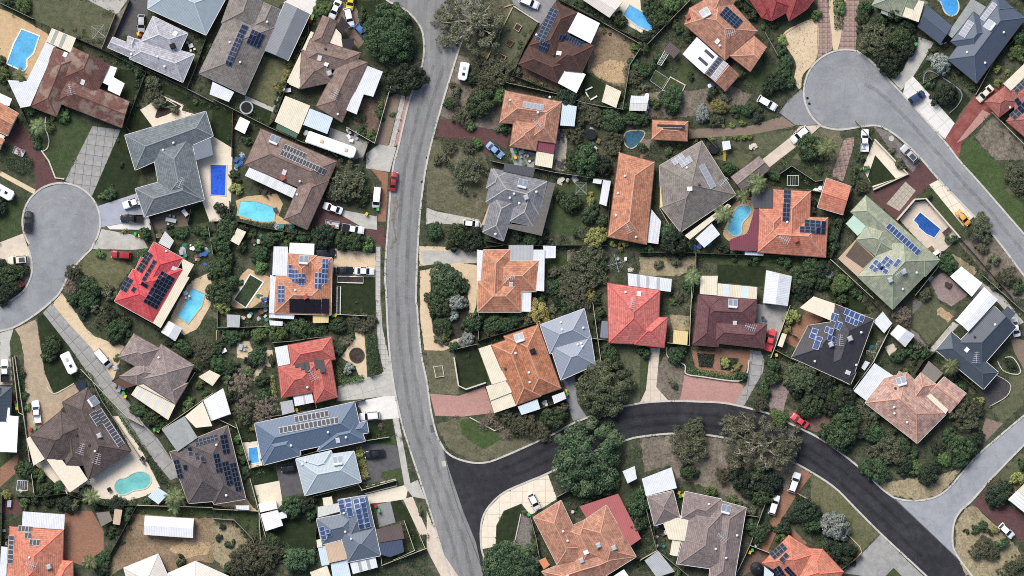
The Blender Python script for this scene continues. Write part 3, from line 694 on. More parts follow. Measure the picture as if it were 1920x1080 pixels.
def veh_meshes(kind):
    if kind in _veh: return _veh[kind]
    st, r0, r1, w0, w1 = CARS[kind]; P = {'body': MB(), 'windscreen': MB(), 'rear_window': MB(), 'side_window': MB()}
    def ring(s):
        x, b, zb, zr, rw = s; lo = .3
        zs = zb if zr > zb + .2 else zb - .06
        return [(x, -b * .96, lo), (x, -b, (lo + zb) / 2), (x, -b * .98, zs), (x, -rw, zr), (x, -rw * .5, zr + .03), (x, rw * .5, zr + .03), (x, rw, zr), (x, b * .98, zs), (x, b, (lo + zb) / 2), (x, b * .96, lo)]
    Rn = [ring(s) for s in st]; n = 10
    for i in range(len(Rn) - 1):
        for k in range(n):
            a, b = Rn[i], Rn[i + 1]; q = [a[k], a[(k + 1) % n], b[(k + 1) % n], b[k]]; part = 'body'
            if k in (3, 4, 5) and i == w0 and w0 + 1 == w1: part = 'windscreen'
            elif k in (3, 4, 5) and i == r0: part = 'rear_window'
            elif k in (2, 6) and r1 <= i < w0: part = 'side_window'
            P[part].add(q, [(3, 2, 1, 0)])
    P['body'].add(Rn[0], [tuple(range(n))]); P['body'].add(Rn[-1], [tuple(range(n - 1, -1, -1))])
    L0 = st[0][0] if kind != 'ute' else -2.55; xf = st[-2][0]; wf = st[-2][1]
    wheel = MB()
    v = [(.32 * math.cos(6.283 * i / 14), s * .1, .32 * math.sin(6.283 * i / 14)) for s in (-1, 1) for i in range(14)]
    wheel.add(v, [(i, (i + 1) % 14, 14 + (i + 1) % 14, 14 + i) for i in range(14)] + [tuple(range(13, -1, -1)), tuple(range(14, 28))])
    out = {k: m for k, m in P.items()}
    if kind == 'ute':
        tr = MB(); tr.box(-2.55, -.9, .55, -.88, .9, .72)
        for q in ((-2.55, -.9, -.88, -.82), (-2.55, .82, -.88, .9), (-2.55, -.82, -2.47, .82), (-.96, -.82, -.88, .82)): tr.box(q[0], q[1], .72, q[2], q[3], 1.02)
        out['tray'] = tr
    _veh[kind] = (out, wheel, (L0, xf, wf)); return _veh[kind]
_vm = {}
def vehicle(t, x1, y1, x2, y2, kind, col, extra=None, sc=1.):
    (ax, ay), (bx, by) = G(t, x1, y1), G(t, x2, y2); x, y = (ax + bx) / 2, (ay + by) / 2; rz = math.atan2(by - ay, bx - ax)
    word, pm = CAR[col]; parts, wheel, (L0, xf, wf) = veh_meshes(kind)
    nm = {'sedan': 'parked_car', 'hatch': 'parked_car', 'wagon': 'parked_car', 'van': 'parked_van', 'ute': 'pickup_truck'}[kind]
    r = empty(nm, (x, y, gz(x, y) + .005), rz)
    for k, mb in parts.items():
        key = (kind, k)
        if key not in _vm: _vm[key] = mb.mesh(k, MATS_S['carglass'] if 'wind' in k else pm)
        link(k, _vm[key], r, mat=MATS_S['carglass'] if 'wind' in k else (pm if k != 'tray' else (MATS_S['black'] if extra == 'dark' else pm)))
    for k, z in (('wheel', 0), ('lamp', 0), ('tail', 0), ('mirror', 0)):
        if k not in _vm: _vm[k] = wheel.mesh('wheel', MATS_S['tyre']) if k == 'wheel' else MB().box(-.08, -.17, 0, .06, .17, .12).mesh('light', MATS_S['lamp' if k == 'lamp' else 'tail']) if k != 'mirror' else MB().box(-.1, -.1, 0, .1, .1, .14).mesh('mirror', MATS_S['black'])
    for sx in (L0 + .75, xf - .75):
        for sy in (-1, 1): link('wheel', _vm['wheel'], r, (sx, sy * .76, .32))
    for sy in (-1, 1):
        link('headlight', _vm['lamp'], r, (xf - .03, sy * (wf - .13), .6)); link('tail_light', _vm['tail'], r, (L0 + .06, sy * .6, .7)); link('mirror', _vm['mirror'], r, (.72, sy * .98, .95))
    if extra == 'rack': MB().box(-1.2, -.5, 0, .1, .5, .06).build('roof_rack', MATS_S['darkmetal'], r, (-.4, 0, 1.8))
    if extra == 'load':
        q = MB()
        for i in range(7): a = random.uniform(-2.3, -1.2); b = random.uniform(-.7, .5); q.box(a, b, .72, a + random.uniform(.15, .5), b + random.uniform(.1, .3), .85 + i * .03)
        q.build('load', MATS_S['lgrey'], r)
    if extra == 'canopy': MB().box(-2.5, -.84, 1.02, -.95, .84, 1.55).build('canopy', MATS_S['black'], r)
    r.scale = (sc, sc, sc)
    w2 = {'sedan': 'sedan', 'hatch': 'hatchback', 'wagon': 'four wheel drive wagon', 'van': 'van', 'ute': 'pickup truck'}[kind]
    reg(r, f'{word} {w2}', 'car' if kind in ('sedan', 'hatch', 'wagon') else ('van' if kind == 'van' else 'pickup'), x, y, 'vehicles parked in the streets and driveways'); return r
def caravan(t, x1, y1, x2, y2, w=2.2, name='caravan', desc='white caravan with drawbar', L=None):
    (ax, ay), (bx, by) = G(t, x1, y1), G(t, x2, y2); x, y = (ax + bx) / 2, (ay + by) / 2; L = L or math.dist((ax, ay), (bx, by)); rz = math.atan2(by - ay, bx - ax)
    r = empty(name, (x, y, gz(x, y)), rz); h = L / 2; w /= 2
    outline = [(-h, -w + .25), (-h + .25, -w), (h - .5, -w), (h, -w + .45), (h, w - .45), (h - .5, w), (-h + .25, w), (-h, w - .25)]
    b = MB().prism(outline, .45, 2.3); q = [(a * .95, c * .92) for a, c in outline]; b.prism(q, 2.3, 2.42); b.build('body', MATS_S['carwhite'], r)
    MB().box(-.35, -.3, 2.42, .35, .3, 2.55).build('roof_hatch', MATS_S['lgrey'], r, (-h * .35, 0, 0)); MB().box(-.3, -.3, 2.42, .3, .3, 2.56).build('roof_hatch', MATS_S['carglass'], r, (h * .3, .1, 0))
    MB().tube([(h - .1, -.4, .5), (h + 1.1, 0, .5)], .05).tube([(h - .1, .4, .5), (h + 1.1, 0, .5)], .05).build('drawbar', MATS_S['darkmetal'], r)
    for s in (-1, 1): MB().tube([(0, s * (w - .25), .32), (0, s * (w + .0), .32)], .32, 12).build('wheel', MATS_S['tyre'], r)
    for s in (-1, 1): MB().box(-.6, -.02, 1.3, .6, .02, 1.9).build('window', MATS_S['carglass'], r, (.3, s * (w + .005), 0))
    reg(r, desc, 'caravan', x, y, 'caravans and trailers'); return r
def trailer(t, x1, y1, x2, y2, load=True, w=1.6, desc='small box trailer'):
    (ax, ay), (bx, by) = G(t, x1, y1), G(t, x2, y2); x, y = (ax + bx) / 2, (ay + by) / 2; h = math.dist((ax, ay), (bx, by)) / 2; rz = math.atan2(by - ay, bx - ax); w /= 2
    r = empty('box_trailer', (x, y, gz(x, y)), rz); m = MATS_S['alu']
    MB().box(-h, -w, .5, h, w, .56).build('floor', m, r)
    for k, q in enumerate(((-h, -w, h, -w + .05), (-h, w - .05, h, w), (-h, -w + .05, -h + .05, w - .05), (h - .05, -w + .05, h, w - .05))): MB().box(q[0], q[1], .56, q[2], q[3], .95).build('side_panel', m, r)
    MB().tube([(h, -.4, .5), (h + 1, 0, .5)], .05).tube([(h, .4, .5), (h + 1, 0, .5)], .05).build('drawbar', MATS_S['darkmetal'], r)
    for s in (-1, 1): MB().tube([(0, s * (w + .03), .3), (0, s * (w + .2), .3)], .3, 12).build('wheel', MATS_S['tyre'], r)
    if load:
        for i in range(7): a = random.uniform(-h + .2, h - .6); b = random.uniform(-w + .15, w - .5); MB().box(0, 0, .56, random.uniform(.3, .6), random.uniform(.2, .4), .8 + i * .05).build('load', MATS_S[random.choice(['lgrey', 'brick', 'wood', 'white'])], r, (a, b, 0))
    reg(r, desc, 'trailer', x, y, 'caravans and trailers'); return r

# ---------------------------------------------------------------- small garden things
_bin = {}
def bins(s):
    for tok in s.split(';'):
        t, c, x, y = tok.split(); x, y = G(t, float(x), float(y)); rz = random.uniform(-.6, .6)
        if 'b' not in _bin:
            _bin['b'] = MB().add([(-.25, -.28, .1), (.25, -.28, .1), (.25, .28, .1), (-.25, .28, .1), (-.29, -.36, .98), (.29, -.36, .98), (.29, .36, .98), (-.29, .36, .98)], [(0, 1, 5, 4), (1, 2, 6, 5), (2, 3, 7, 6), (3, 0, 4, 7), (4, 5, 6, 7), (3, 2, 1, 0)]).mesh('bin_body', MATS_S['bingreen'])
            for q in ('y', 'g', 'r'): _bin[q] = MB().add([(-.31, -.38, .98), (.31, -.38, .98), (.31, .42, .98), (-.31, .42, .98), (-.27, -.3, 1.08), (.27, -.3, 1.08), (.27, .42, 1.06), (-.27, .42, 1.06)], [(0, 1, 5, 4), (1, 2, 6, 5), (2, 3, 7, 6), (3, 0, 4, 7), (4, 5, 6, 7)]).mesh('lid', MATS_S['lid_' + q])
            _bin['w'] = MB().tube([(-.3, .3, .12), (.3, .3, .12)], .12, 10).mesh('wheels', MATS_S['tyre'])
        r = empty('wheelie_bin', (x, y, gz(x, y)), rz); link('body', _bin['b'], r); link('lid', _bin[c], r); link('wheels', _bin['w'], r)
        reg(r, {'y': 'yellow', 'g': 'green', 'r': 'red'}[c] + ' lidded wheelie bin', 'bin', x, y, 'wheelie bins')
def trampoline(t, x, y, r, mat='black', desc='round black trampoline', pad='black'):
    x, y = G(t, x, y); r *= K; o = empty('trampoline', (x, y, gz(x, y)))
    MB().cyl(0, 0, .78, .8, r * .8, 28).build('mat', MATS_S[mat], o)
    rb = ribbon('pad', [(r * .9 * math.cos(i * .2244), r * .9 * math.sin(i * .2244)) for i in range(28)], r * .2, MATS_S[pad], .78, .84, None, True); rb.parent = o
    for i in range(6): a = i * 1.047; MB().tube([(r * .95 * math.cos(a), r * .95 * math.sin(a), 0), (r * .95 * math.cos(a), r * .95 * math.sin(a), .79)], .04).build('leg', MATS_S['alu'], o)
    reg(o, desc, 'trampoline', x, y, 'trampolines')
def tank(t, x, y, r, mat='black', desc='round black water tank'):
    x, y = G(t, x, y); r *= K; o = empty('water_tank', (x, y, gz(x, y)))
    MB().cyl(0, 0, 0, 1.9, r, 26).cyl(0, 0, 1.9, 2.15, r, 26, r * .3).build('body', MATS_S[mat], o); MB().cyl(r * .3, 0, 2.0, 2.22, .25, 12).build('lid', MATS_S['darkmetal'], o); reg(o, desc, 'tank', x, y, 'water tanks')
def hoist(t, x, y, r=40, desc='rotary clothes line'):
    x, y = G(t, x, y); r *= K; o = empty('clothes_line', (x, y, gz(x, y)), random.uniform(0, 1.5)); MB().tube([(0, 0, 0), (0, 0, 1.9)], .05).build('pole', MATS_S['alu'], o)
    for i in range(4): a = i * 1.571; MB().tube([(0, 0, 1.75), (r * math.cos(a), r * math.sin(a), 2.05)], .04, 4).build('arm', MATS_S['alu'], o)
    for q in (.5, .75, 1):
        mb = MB()
        for i in range(4):
            a, b = i * 1.571, (i + 1) * 1.571; z = 1.75 + .3 * q; mb.tube([(r * q * math.cos(a), r * q * math.sin(a), z), (r * q * math.cos(b), r * q * math.sin(b), z)], .015, 4)
        mb.build('line', MATS_S['lgrey'], o)
    reg(o, desc, 'clothes line', x, y, 'clothes lines')
def frame_line(t, f, desc='rectangular white frame'):
    p = PL(t, f); o = cen(p); r = empty('clothes_line', (o[0], o[1], gz(*o))); q = [(x - o[0], y - o[1]) for x, y in p]
    for x, y in q: MB().tube([(x, y, 0), (x, y, 1.8)], .05).build('post', MATS_S['white'], r)
    rb = ribbon('frame', q, .12, MATS_S['white'], 1.75, 1.85, None, True); rb.parent = r
    for k in (.3, .5, .7):
        a = [q[0][i] + (q[1][i] - q[0][i]) * k for i in (0, 1)]; b = [q[3][i] + (q[2][i] - q[3][i]) * k for i in (0, 1)]; MB().tube([(*a, 1.8), (*b, 1.8)], .03, 4).build('line', MATS_S['white'], r)
    reg(r, desc, 'clothes line', o[0], o[1], 'clothes lines')
def mat_word(m): return {'lgrey': 'grey', 'umber': 'dark', 'darkmetal': 'dark'}.get(m, m)
def table_set(t, x, y, desc='outdoor table with chairs', mat='lgrey', n=4, w=1.4, rz=.4):
    x, y = G(t, x, y); r = empty('outdoor_table', (x, y, gz(x, y)), rz); m = MATS_S[mat]
    MB().box(-w / 2, -.45, .7, w / 2, .45, .75).build('table_top', m, r)
    for sx in (-1, 1):
        for sy in (-1, 1): MB().box(-.04, -.04, 0, .04, .04, .7).build('leg', m, r, (sx * (w / 2 - .1), sy * .36, 0))
    c, s = math.cos(rz), math.sin(rz)
    reg(r, desc, 'table', x, y, 'outdoor furniture')
    for i in range(n):
        dx, dy = [(-.45, -.95), (.45, -.95), (-.45, .95), (.45, .95), (-1.2, 0), (1.2, 0)][i]; cx, cy = x + dx * c - dy * s, y + dx * s + dy * c; a = rz + (0 if dy < 0 else math.pi) + random.uniform(-.3, .3)
        q = empty('outdoor_chair', (cx, cy, gz(cx, cy)), a); MB().box(-.24, -.24, .4, .24, .24, .45).build('seat', m, q); MB().box(-.24, -.27, .45, .24, -.22, .9).build('backrest', m, q)
        for sx in (-1, 1):
            for sy in (-1, 1): MB().box(-.025, -.025, 0, .025, .025, .4).build('leg', m, q, (sx * .2, sy * .2, 0))
        reg(q, mat_word(mat) + ' outdoor chair', 'chair', cx, cy, 'outdoor furniture')
def planter(t, f, desc, wallm='white', soil='soil', h=.35, w=.18):
    p = PL(t, f); o = cen(p); r = empty('planter', (o[0], o[1], 0)); q = ccw([(x - o[0], y - o[1]) for x, y in p]); z = gz(*o)
    MB().prism(q, 0, z + h - .1).build('soil', GM[soil], r)
    rb = ribbon('edging', q, w, MATS_S[wallm], 0, z + h, None, True); rb.parent = r; reg(r, desc, 'planter', o[0], o[1], 'raised beds')
def wall_line(t, f, mat='gcream', w=.25, h=.6, desc='low cream garden wall', closed=False, sm=0, cat='wall'):
    p = PL(t, f); p = smooth_line(p, 4) if sm else p; o = cen(p); ob = ribbon('garden_wall', [(x - o[0], y - o[1]) for x, y in p], w, MATS_S[mat], 0, h, None, closed); ob.location = (o[0], o[1], 0)
    reg(ob, desc, cat, o[0], o[1], 'low garden walls and edging')
# ================================================================ materials of the place
MATS_S = {k: paint(k, *v) for k, v in {
 'white': ((232, 232, 230),), 'gcream': ((205, 198, 182),), 'gwhite': ((225, 225, 222),), 'gdark': ((58, 58, 62),), 'gbrown': ((92, 66, 58),), 'ggrey': ((140, 145, 150),), 'ggreen': ((120, 135, 115),), 'gred': ((150, 66, 62),),
 'wbrick': ((140, 98, 78),), 'wcream': ((205, 195, 170),), 'wwhite': ((215, 212, 205),), 'wgrey': ((120, 120, 122),),
 'lgrey': ((175, 178, 180),), 'black': ((26, 26, 30), .5), 'brick': ((165, 92, 78),), 'darkmetal': ((70, 72, 76), .5), 'alu': ((190, 192, 195), .4, .5), 'tyre': ((24, 24, 26), .9), 'navy': ((35, 42, 62),), 'wood': ((120, 95, 72),), 'sandst': ((195, 172, 135),), 'yellowp': ((225, 190, 60),), 'blueg': ((62, 96, 158),), 'green': ((60, 110, 80),), 'teal': ((60, 130, 130),),
 'lamp': ((225, 225, 225), .2, .5), 'tail': ((120, 20, 20), .3, .5), 'bingreen': ((38, 58, 40),), 'lid_y': ((222, 190, 45),), 'lid_g': ((70, 170, 95),), 'lid_r': ((165, 45, 45),),
 'umber': ((70, 60, 52),)}.items()}
def glassy(name, c, rough=.35, spec=.3):
    m, nt, bs = nmat(name); bs.inputs['Base Color'].default_value = c4(lin(c)); bs.inputs['Roughness'].default_value = rough; bs.inputs['Specular IOR Level'].default_value = spec; MATS[name] = m; return m
MATS_S['carglass'] = glassy('car_glass', (30, 34, 40), .15, .5); MATS_S['cellgrey'] = glassy('collector_glass', (120, 132, 145), .25)
def carpaint(n, c): return paint('car_' + n, c, .3, .5, .03, 0., .6)
MATS_S['carwhite'] = carpaint('white_gloss', (236, 237, 238))
CAR = {'w': ('white', MATS_S['carwhite']), 'b': ('black', carpaint('black', (26, 29, 35))), 'r': ('red', carpaint('red', (160, 36, 44))), 'R': ('bright red', carpaint('bright_red', (222, 66, 74))), 'B': ('blue', carpaint('blue', (62, 108, 178))), 'n': ('dark blue', carpaint('dark_blue', (48, 66, 100))), 's': ('silver', carpaint('silver', (182, 184, 186))), 'y': ('yellow', carpaint('yellow', (225, 205, 50))), 'o': ('orange', carpaint('orange', (235, 165, 70))), 'c': ('cream', carpaint('cream', (225, 218, 195))), 'l': ('pale blue', carpaint('pale_blue', (130, 165, 205)))}
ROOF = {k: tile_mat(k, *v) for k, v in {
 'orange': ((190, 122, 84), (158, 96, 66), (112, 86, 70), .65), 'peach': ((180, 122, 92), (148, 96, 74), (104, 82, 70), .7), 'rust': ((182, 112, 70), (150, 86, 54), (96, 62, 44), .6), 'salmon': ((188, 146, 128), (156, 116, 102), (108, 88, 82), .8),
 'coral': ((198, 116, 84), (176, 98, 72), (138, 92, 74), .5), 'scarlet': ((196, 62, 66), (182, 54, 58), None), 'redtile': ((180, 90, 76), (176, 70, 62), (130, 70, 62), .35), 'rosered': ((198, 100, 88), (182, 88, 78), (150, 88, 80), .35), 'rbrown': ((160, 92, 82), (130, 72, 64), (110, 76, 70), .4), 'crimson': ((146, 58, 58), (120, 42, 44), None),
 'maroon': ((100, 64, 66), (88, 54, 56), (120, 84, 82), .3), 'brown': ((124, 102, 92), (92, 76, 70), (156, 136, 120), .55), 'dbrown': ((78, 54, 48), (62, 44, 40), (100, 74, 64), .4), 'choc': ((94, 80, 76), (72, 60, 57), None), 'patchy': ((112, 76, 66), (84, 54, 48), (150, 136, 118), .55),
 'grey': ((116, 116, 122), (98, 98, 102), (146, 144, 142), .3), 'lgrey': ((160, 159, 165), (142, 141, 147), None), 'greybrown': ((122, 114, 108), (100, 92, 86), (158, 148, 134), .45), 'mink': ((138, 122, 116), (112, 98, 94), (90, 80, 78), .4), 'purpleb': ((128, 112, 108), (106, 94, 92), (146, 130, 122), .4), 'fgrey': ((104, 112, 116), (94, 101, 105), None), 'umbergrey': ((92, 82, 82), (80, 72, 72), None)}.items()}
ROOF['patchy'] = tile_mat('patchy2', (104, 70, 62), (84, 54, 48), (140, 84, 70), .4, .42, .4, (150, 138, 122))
ROOF.update({'slate': metal_mat('slate', (84, 94, 110), .5), 'slated': metal_mat('slated', (74, 82, 92), .5), 'blues': metal_mat('blues', (102, 118, 138), .5), 'pblue': metal_mat('pblue', (146, 153, 166), .5), 'ice': metal_mat('ice', (172, 184, 190), .5), 'blueslate': metal_mat('blueslate', (108, 118, 130), .5), 'green': metal_mat('green', (138, 146, 128), .6, (206, 198, 158), .7), 'shale': metal_mat('shale', (62, 60, 66), .4, (92, 90, 94), .3), 'capl': paint('cap_light', (200, 150, 125)), 'capg': paint('cap_grey', (170, 165, 160)), 'creamr': metal_mat('creamr', (222, 214, 202), .5), 'gableg': metal_mat('gableg', (128, 132, 138), .5)})
CAPS = {}
for _k, _m in list(ROOF.items()):
    CAPS[_k] = _m
def _cap(k, c): CAPS[k] = paint('ridge_' + k, tuple(min(240, v * 1.1) for v in c), .8)
for _k, _c in {'peach': (205, 140, 108), 'coral': (214, 116, 96), 'scarlet': (196, 64, 70), 'redtile': (190, 96, 86), 'rosered': (190, 88, 86), 'rbrown': (150, 88, 78), 'crimson': (140, 52, 54), 'maroon': (92, 60, 62), 'brown': (118, 96, 88), 'dbrown': (96, 66, 56), 'choc': (84, 72, 68), 'patchy': (110, 72, 62), 'grey': (136, 136, 140), 'lgrey': (176, 176, 180), 'greybrown': (124, 116, 108), 'mink': (140, 126, 120), 'purpleb': (132, 118, 112), 'fgrey': (124, 130, 132), 'umbergrey': (90, 82, 82), 'shale': (60, 58, 64), 'slate': (82, 92, 106), 'slated': (72, 80, 90), 'blues': (100, 116, 134), 'pblue': (146, 152, 164), 'ice': (170, 182, 188), 'blueslate': (106, 116, 128), 'green': (140, 150, 128), 'creamr': (214, 208, 196), 'gableg': (126, 130, 136)}.items(): _cap(_k, _c)
SHEET = {k: metal_mat(*v) for k, v in {'w': ('w_white', (226, 228, 232), .6, (176, 176, 172), .5), 'W': ('w_bright', (244, 244, 244), .6), 'c': ('w_cream', (230, 220, 196), .6, (190, 176, 144), .5), 'g': ('w_grey', (178, 180, 182), .5, (150, 148, 140), .5), 'G': ('w_dgrey', (120, 128, 138), .5), 's': ('w_slate', (80, 86, 98), .5), 'k': ('w_black', (46, 46, 52), .5), 'm': ('w_maroon', (122, 62, 76), .7), 'p': ('w_pink', (176, 100, 98), .7), 'n': ('w_brown', (96, 82, 78), .5), 'y': ('w_yellow', (222, 200, 142), .6), 'i': ('w_ice', (204, 218, 226), .6), 'e': ('w_mint', (190, 216, 196), .5), 't': ('w_tan', (200, 174, 148), .5), 'b': ('w_blue', (66, 76, 100), .5), 'E': ('w_green', (70, 104, 84), .5), 'o': ('w_orange', (214, 136, 96), .5), 'r': ('w_red', (190, 80, 76), .5), 'q': ('w_clear', (160, 164, 162), .5, (120, 122, 116), .6), 'x': ('w_stripe', (206, 206, 200), .5), 'z': ('w_dclear', (78, 80, 84), .5), 'G2': ('w_pgreen', (186, 200, 172), .5), 'l': ('w_lattice', (108, 104, 98), .35, (76, 78, 74), .7), 'f': ('w_deckbrown', (98, 84, 72), .35, (70, 60, 52), .6)}.items()}
SHEET['sailc'] = paint('sail_cream', (226, 214, 192), .9); SHEET['saild'] = paint('sail_dark', (52, 48, 52), .9); SHEET['sailg'] = paint('sail_grey', (128, 120, 112), .9)
PANEL = {'k': (paint('frame_dim', (92, 104, 122), .4), glassy('cell_black', (24, 30, 44), .5, .15), .055), 'n': (paint('frame_pale', (112, 126, 146), .4), glassy('cell_navy', (32, 42, 64), .5, .15), .05), 'u': (paint('frame_white', (186, 196, 208), .4), glassy('cell_blue', (60, 78, 120), .5, .15), .07), 'g': (paint('frame_w', (200, 198, 194), .4), glassy('cell_grey', (74, 76, 82), .5, .15), .065), 'l': (paint('frame_l', (196, 196, 198), .4), glassy('cell_pale', (146, 150, 158), .5, .15), .06), 'b': (paint('mat_dark', (52, 50, 54), .7), paint('mat_black', (60, 58, 62), .6), .01), 'B': (paint('mat_edge', (28, 22, 28), .7), paint('mat_tube', (34, 28, 36), .5), .01)}
FENCE = {'g': (paint('fence_grey', (150, 146, 136), .8), 'pale grey sheet fence'), 'd': (paint('fence_dark', (66, 64, 62), .7), 'dark steel sheet fence'), 'c': (paint('fence_cream', (206, 198, 178), .7), 'cream steel sheet fence'), 'w': (paint('fence_wood', (108, 84, 66), .9), 'brown timber fence'), 'm': (paint('fence_mesh', (96, 96, 94), .6), 'thin grey mesh fence')}
leaf = {'d': ((48, 70, 44), (88, 112, 68), (38, 54, 36)), 'D': ((46, 72, 48), (94, 128, 86), (112, 138, 92)), 'g': ((70, 98, 50), (118, 144, 80)), 'o': ((80, 88, 62), (126, 126, 96), (64, 76, 50)), 'e': ((96, 104, 76), (150, 150, 118), (78, 88, 60)), 'k': ((34, 48, 34), (68, 82, 58)), 'y': ((128, 134, 66), (176, 174, 96)), 'Y': ((206, 184, 96), (140, 136, 72), (120, 122, 70)), 's': ((134, 146, 136), (182, 190, 176), (104, 116, 104)), 'b': ((138, 122, 106), (172, 154, 136)), 'c': ((112, 132, 62), (156, 168, 92)), 'w': ((226, 216, 172), (176, 172, 120)), 'p': ((82, 100, 58), (140, 150, 94)), 'm': ((66, 80, 54), (118, 126, 88), (54, 68, 44))}
for k, v in leaf.items(): leaf_mat('leaf_' + k, *v)
paint('bark', (110, 94, 80), .9); paint('gumbark', (178, 168, 152), .85); paint('twig', (150, 134, 120), .9)
GM = {
 'base': ground_mat('garden_ground', (60, 76, 48), (96, 96, 72), (150, 138, 112), (.16, .55, 4.5), dk=0.76),
 'lawn': ground_mat('lawn_green', (62, 76, 46), (80, 92, 58), (98, 100, 68), (.12, .9, 6), k3=.5, dk=0.86),
 'dlawn': ground_mat('lawn_dark', (42, 54, 32), (56, 68, 42), (72, 82, 50), (.2, .8, 7), k3=.4, fine=.25, dk=0.74),
 'wlawn': ground_mat('lawn_worn', (84, 92, 62), (108, 108, 78), (128, 120, 88), (.15, .8, 5), k3=.6, dk=0.86),
 'ylawn': ground_mat('lawn_yellowing', (104, 106, 72), (128, 124, 84), (82, 92, 56), (.15, .9, 5), k3=.6, dk=0.8),
 'blawn': ground_mat('lawn_bright', (76, 98, 54), (98, 116, 70), (56, 76, 40), (.2, 1., 6), k3=.5, dk=0.66),
 'olive': ground_mat('verge_grass', (96, 98, 70), (122, 116, 88), (150, 138, 108), (.12, .7, 4), k3=.7, dk=0.84),
 'litter': ground_mat('leaf_litter', (112, 102, 84), (146, 132, 114), (176, 160, 136), (.22, .9, 4), k3=.75, dk=0.8),
 'dry': ground_mat('dry_grass', (160, 142, 100), (186, 168, 124), (112, 108, 72), (.12, .8, 4), k3=.8, dk=0.82),
 'dirt': ground_mat('sandy_dirt', (150, 122, 86), (172, 144, 106), (116, 96, 66), (.1, .5, 4), k3=.7, dk=0.82),
 'ochre': ground_mat('ochre_sand', (198, 160, 104), (212, 178, 124), (164, 130, 84), (.3, 1, 5), k3=.6, dk=0.82),
 'sand': ground_mat('sand_paving', (212, 182, 136), (222, 196, 152), (190, 158, 112), (.2, 1.2, 7), k3=.5, fine=.12),
 'soil': ground_mat('dark_soil', (72, 62, 54), (94, 82, 70), (58, 56, 42), (.3, 1.2, 6), dk=0.66),
 'redsoil': ground_mat('red_soil', (128, 98, 80), (150, 118, 98), (104, 84, 66), (.2, 1, 6), k3=.5, dk=0.74),
 'gravel': ground_mat('grey_gravel', (126, 118, 112), (146, 138, 132), (104, 98, 90), (.2, 2, 9), fine=.5, dk=0.82),
 'dgravel': ground_mat('dark_gravel', (78, 74, 76), (98, 94, 96), None, (.2, 2, 9), fine=.5, dk=0.74),
 'pgravel': ground_mat('pink_gravel', (158, 130, 124), (174, 148, 142), (128, 108, 102), (.2, 2, 9), fine=.4, dk=0.82),
 'conc': ground_mat('concrete', (176, 172, 160), (192, 188, 176), (146, 142, 132), (.18, .7, 8), k3=.6, fine=.1, b=.1, dk=1.0),
 'gconc': ground_mat('concrete_grey', (150, 148, 142), (168, 166, 160), (118, 116, 110), (.18, .8, 8), k3=.7, fine=.12, b=.1, dk=0.95),
 'wconc': ground_mat('concrete_white', (216, 212, 202), (226, 222, 212), (196, 188, 172), (.2, .8, 8), k3=.5, fine=.06, b=.1),
 'bconc': ground_mat('concrete_bluish', (166, 170, 182), (178, 182, 192), (150, 152, 160), (.2, .7, 8), k3=.5, fine=.08, b=.1, dk=0.88),
 'beige': ground_mat('concrete_beige', (206, 186, 160), (218, 200, 176), (182, 160, 134), (.2, .8, 8), k3=.5, fine=.08, b=.1),
 'cream': ground_mat('cream_paving', (224, 208, 178), (232, 218, 190), (202, 184, 152), (.2, .8, 8), k3=.5, fine=.07, b=.1),
 'kerb': ground_mat('kerb_concrete', (196, 190, 176), (212, 206, 192), (164, 158, 146), (.3, 1, 8), k3=.5, fine=.12, b=.1, dk=0.88),
 'asph': ground_mat('driveway_asphalt', (96, 94, 94), (110, 108, 108), (82, 80, 82), (.2, 1, 9), k3=.5, fine=.14, b=.2, dk=0.82),
 'lasph': ground_mat('driveway_asphalt_pale', (146, 146, 148), (160, 160, 162), (126, 126, 128), (.2, 1, 9), k3=.5, fine=.12, b=.2, dk=0.82),
 'tan': ground_mat('tan_gravel', (172, 148, 114), (186, 164, 130), (150, 128, 98), (.2, 1.2, 7), k3=.6, fine=.15),
 'joint': ground_mat('slab_joint', (104, 98, 88), (120, 114, 102), dk=0.82),
 'deck': paver_mat('timber_deck', (128, 116, 100), (108, 98, 86), 3., .16),
 'brick': paver_mat('maroon_pavers', (112, 80, 78), (96, 68, 66), .45, .22, (76, 62, 60), .5),
 'rbrick': paver_mat('red_pavers', (144, 82, 76), (128, 70, 66), .45, .22, (176, 120, 110), .5),
 'obrick': paver_mat('terracotta_pavers', (166, 124, 100), (148, 106, 84), .45, .22, (130, 108, 92), .5),
 'pbrick': paver_mat('pink_pavers', (196, 154, 142), (182, 138, 126), .45, .22, (160, 124, 116), .5),
 'mbrick': paver_mat('mixed_pavers', (172, 148, 136), (140, 112, 106), 1.1, 1.1, (112, 90, 86), .6, .62),
 'nbrick': paver_mat('brown_pavers', (150, 132, 116), (136, 116, 102), .45, .22, (116, 102, 92), .5),
 'pave': paver_mat('sand_pavers', (208, 180, 140), (196, 166, 128), .6, .6, (176, 146, 110), .4, .85),
 'grid': paver_mat('square_pavers', (182, 172, 156), (166, 156, 142), 1., 1., (140, 132, 120), .4, .7),
}
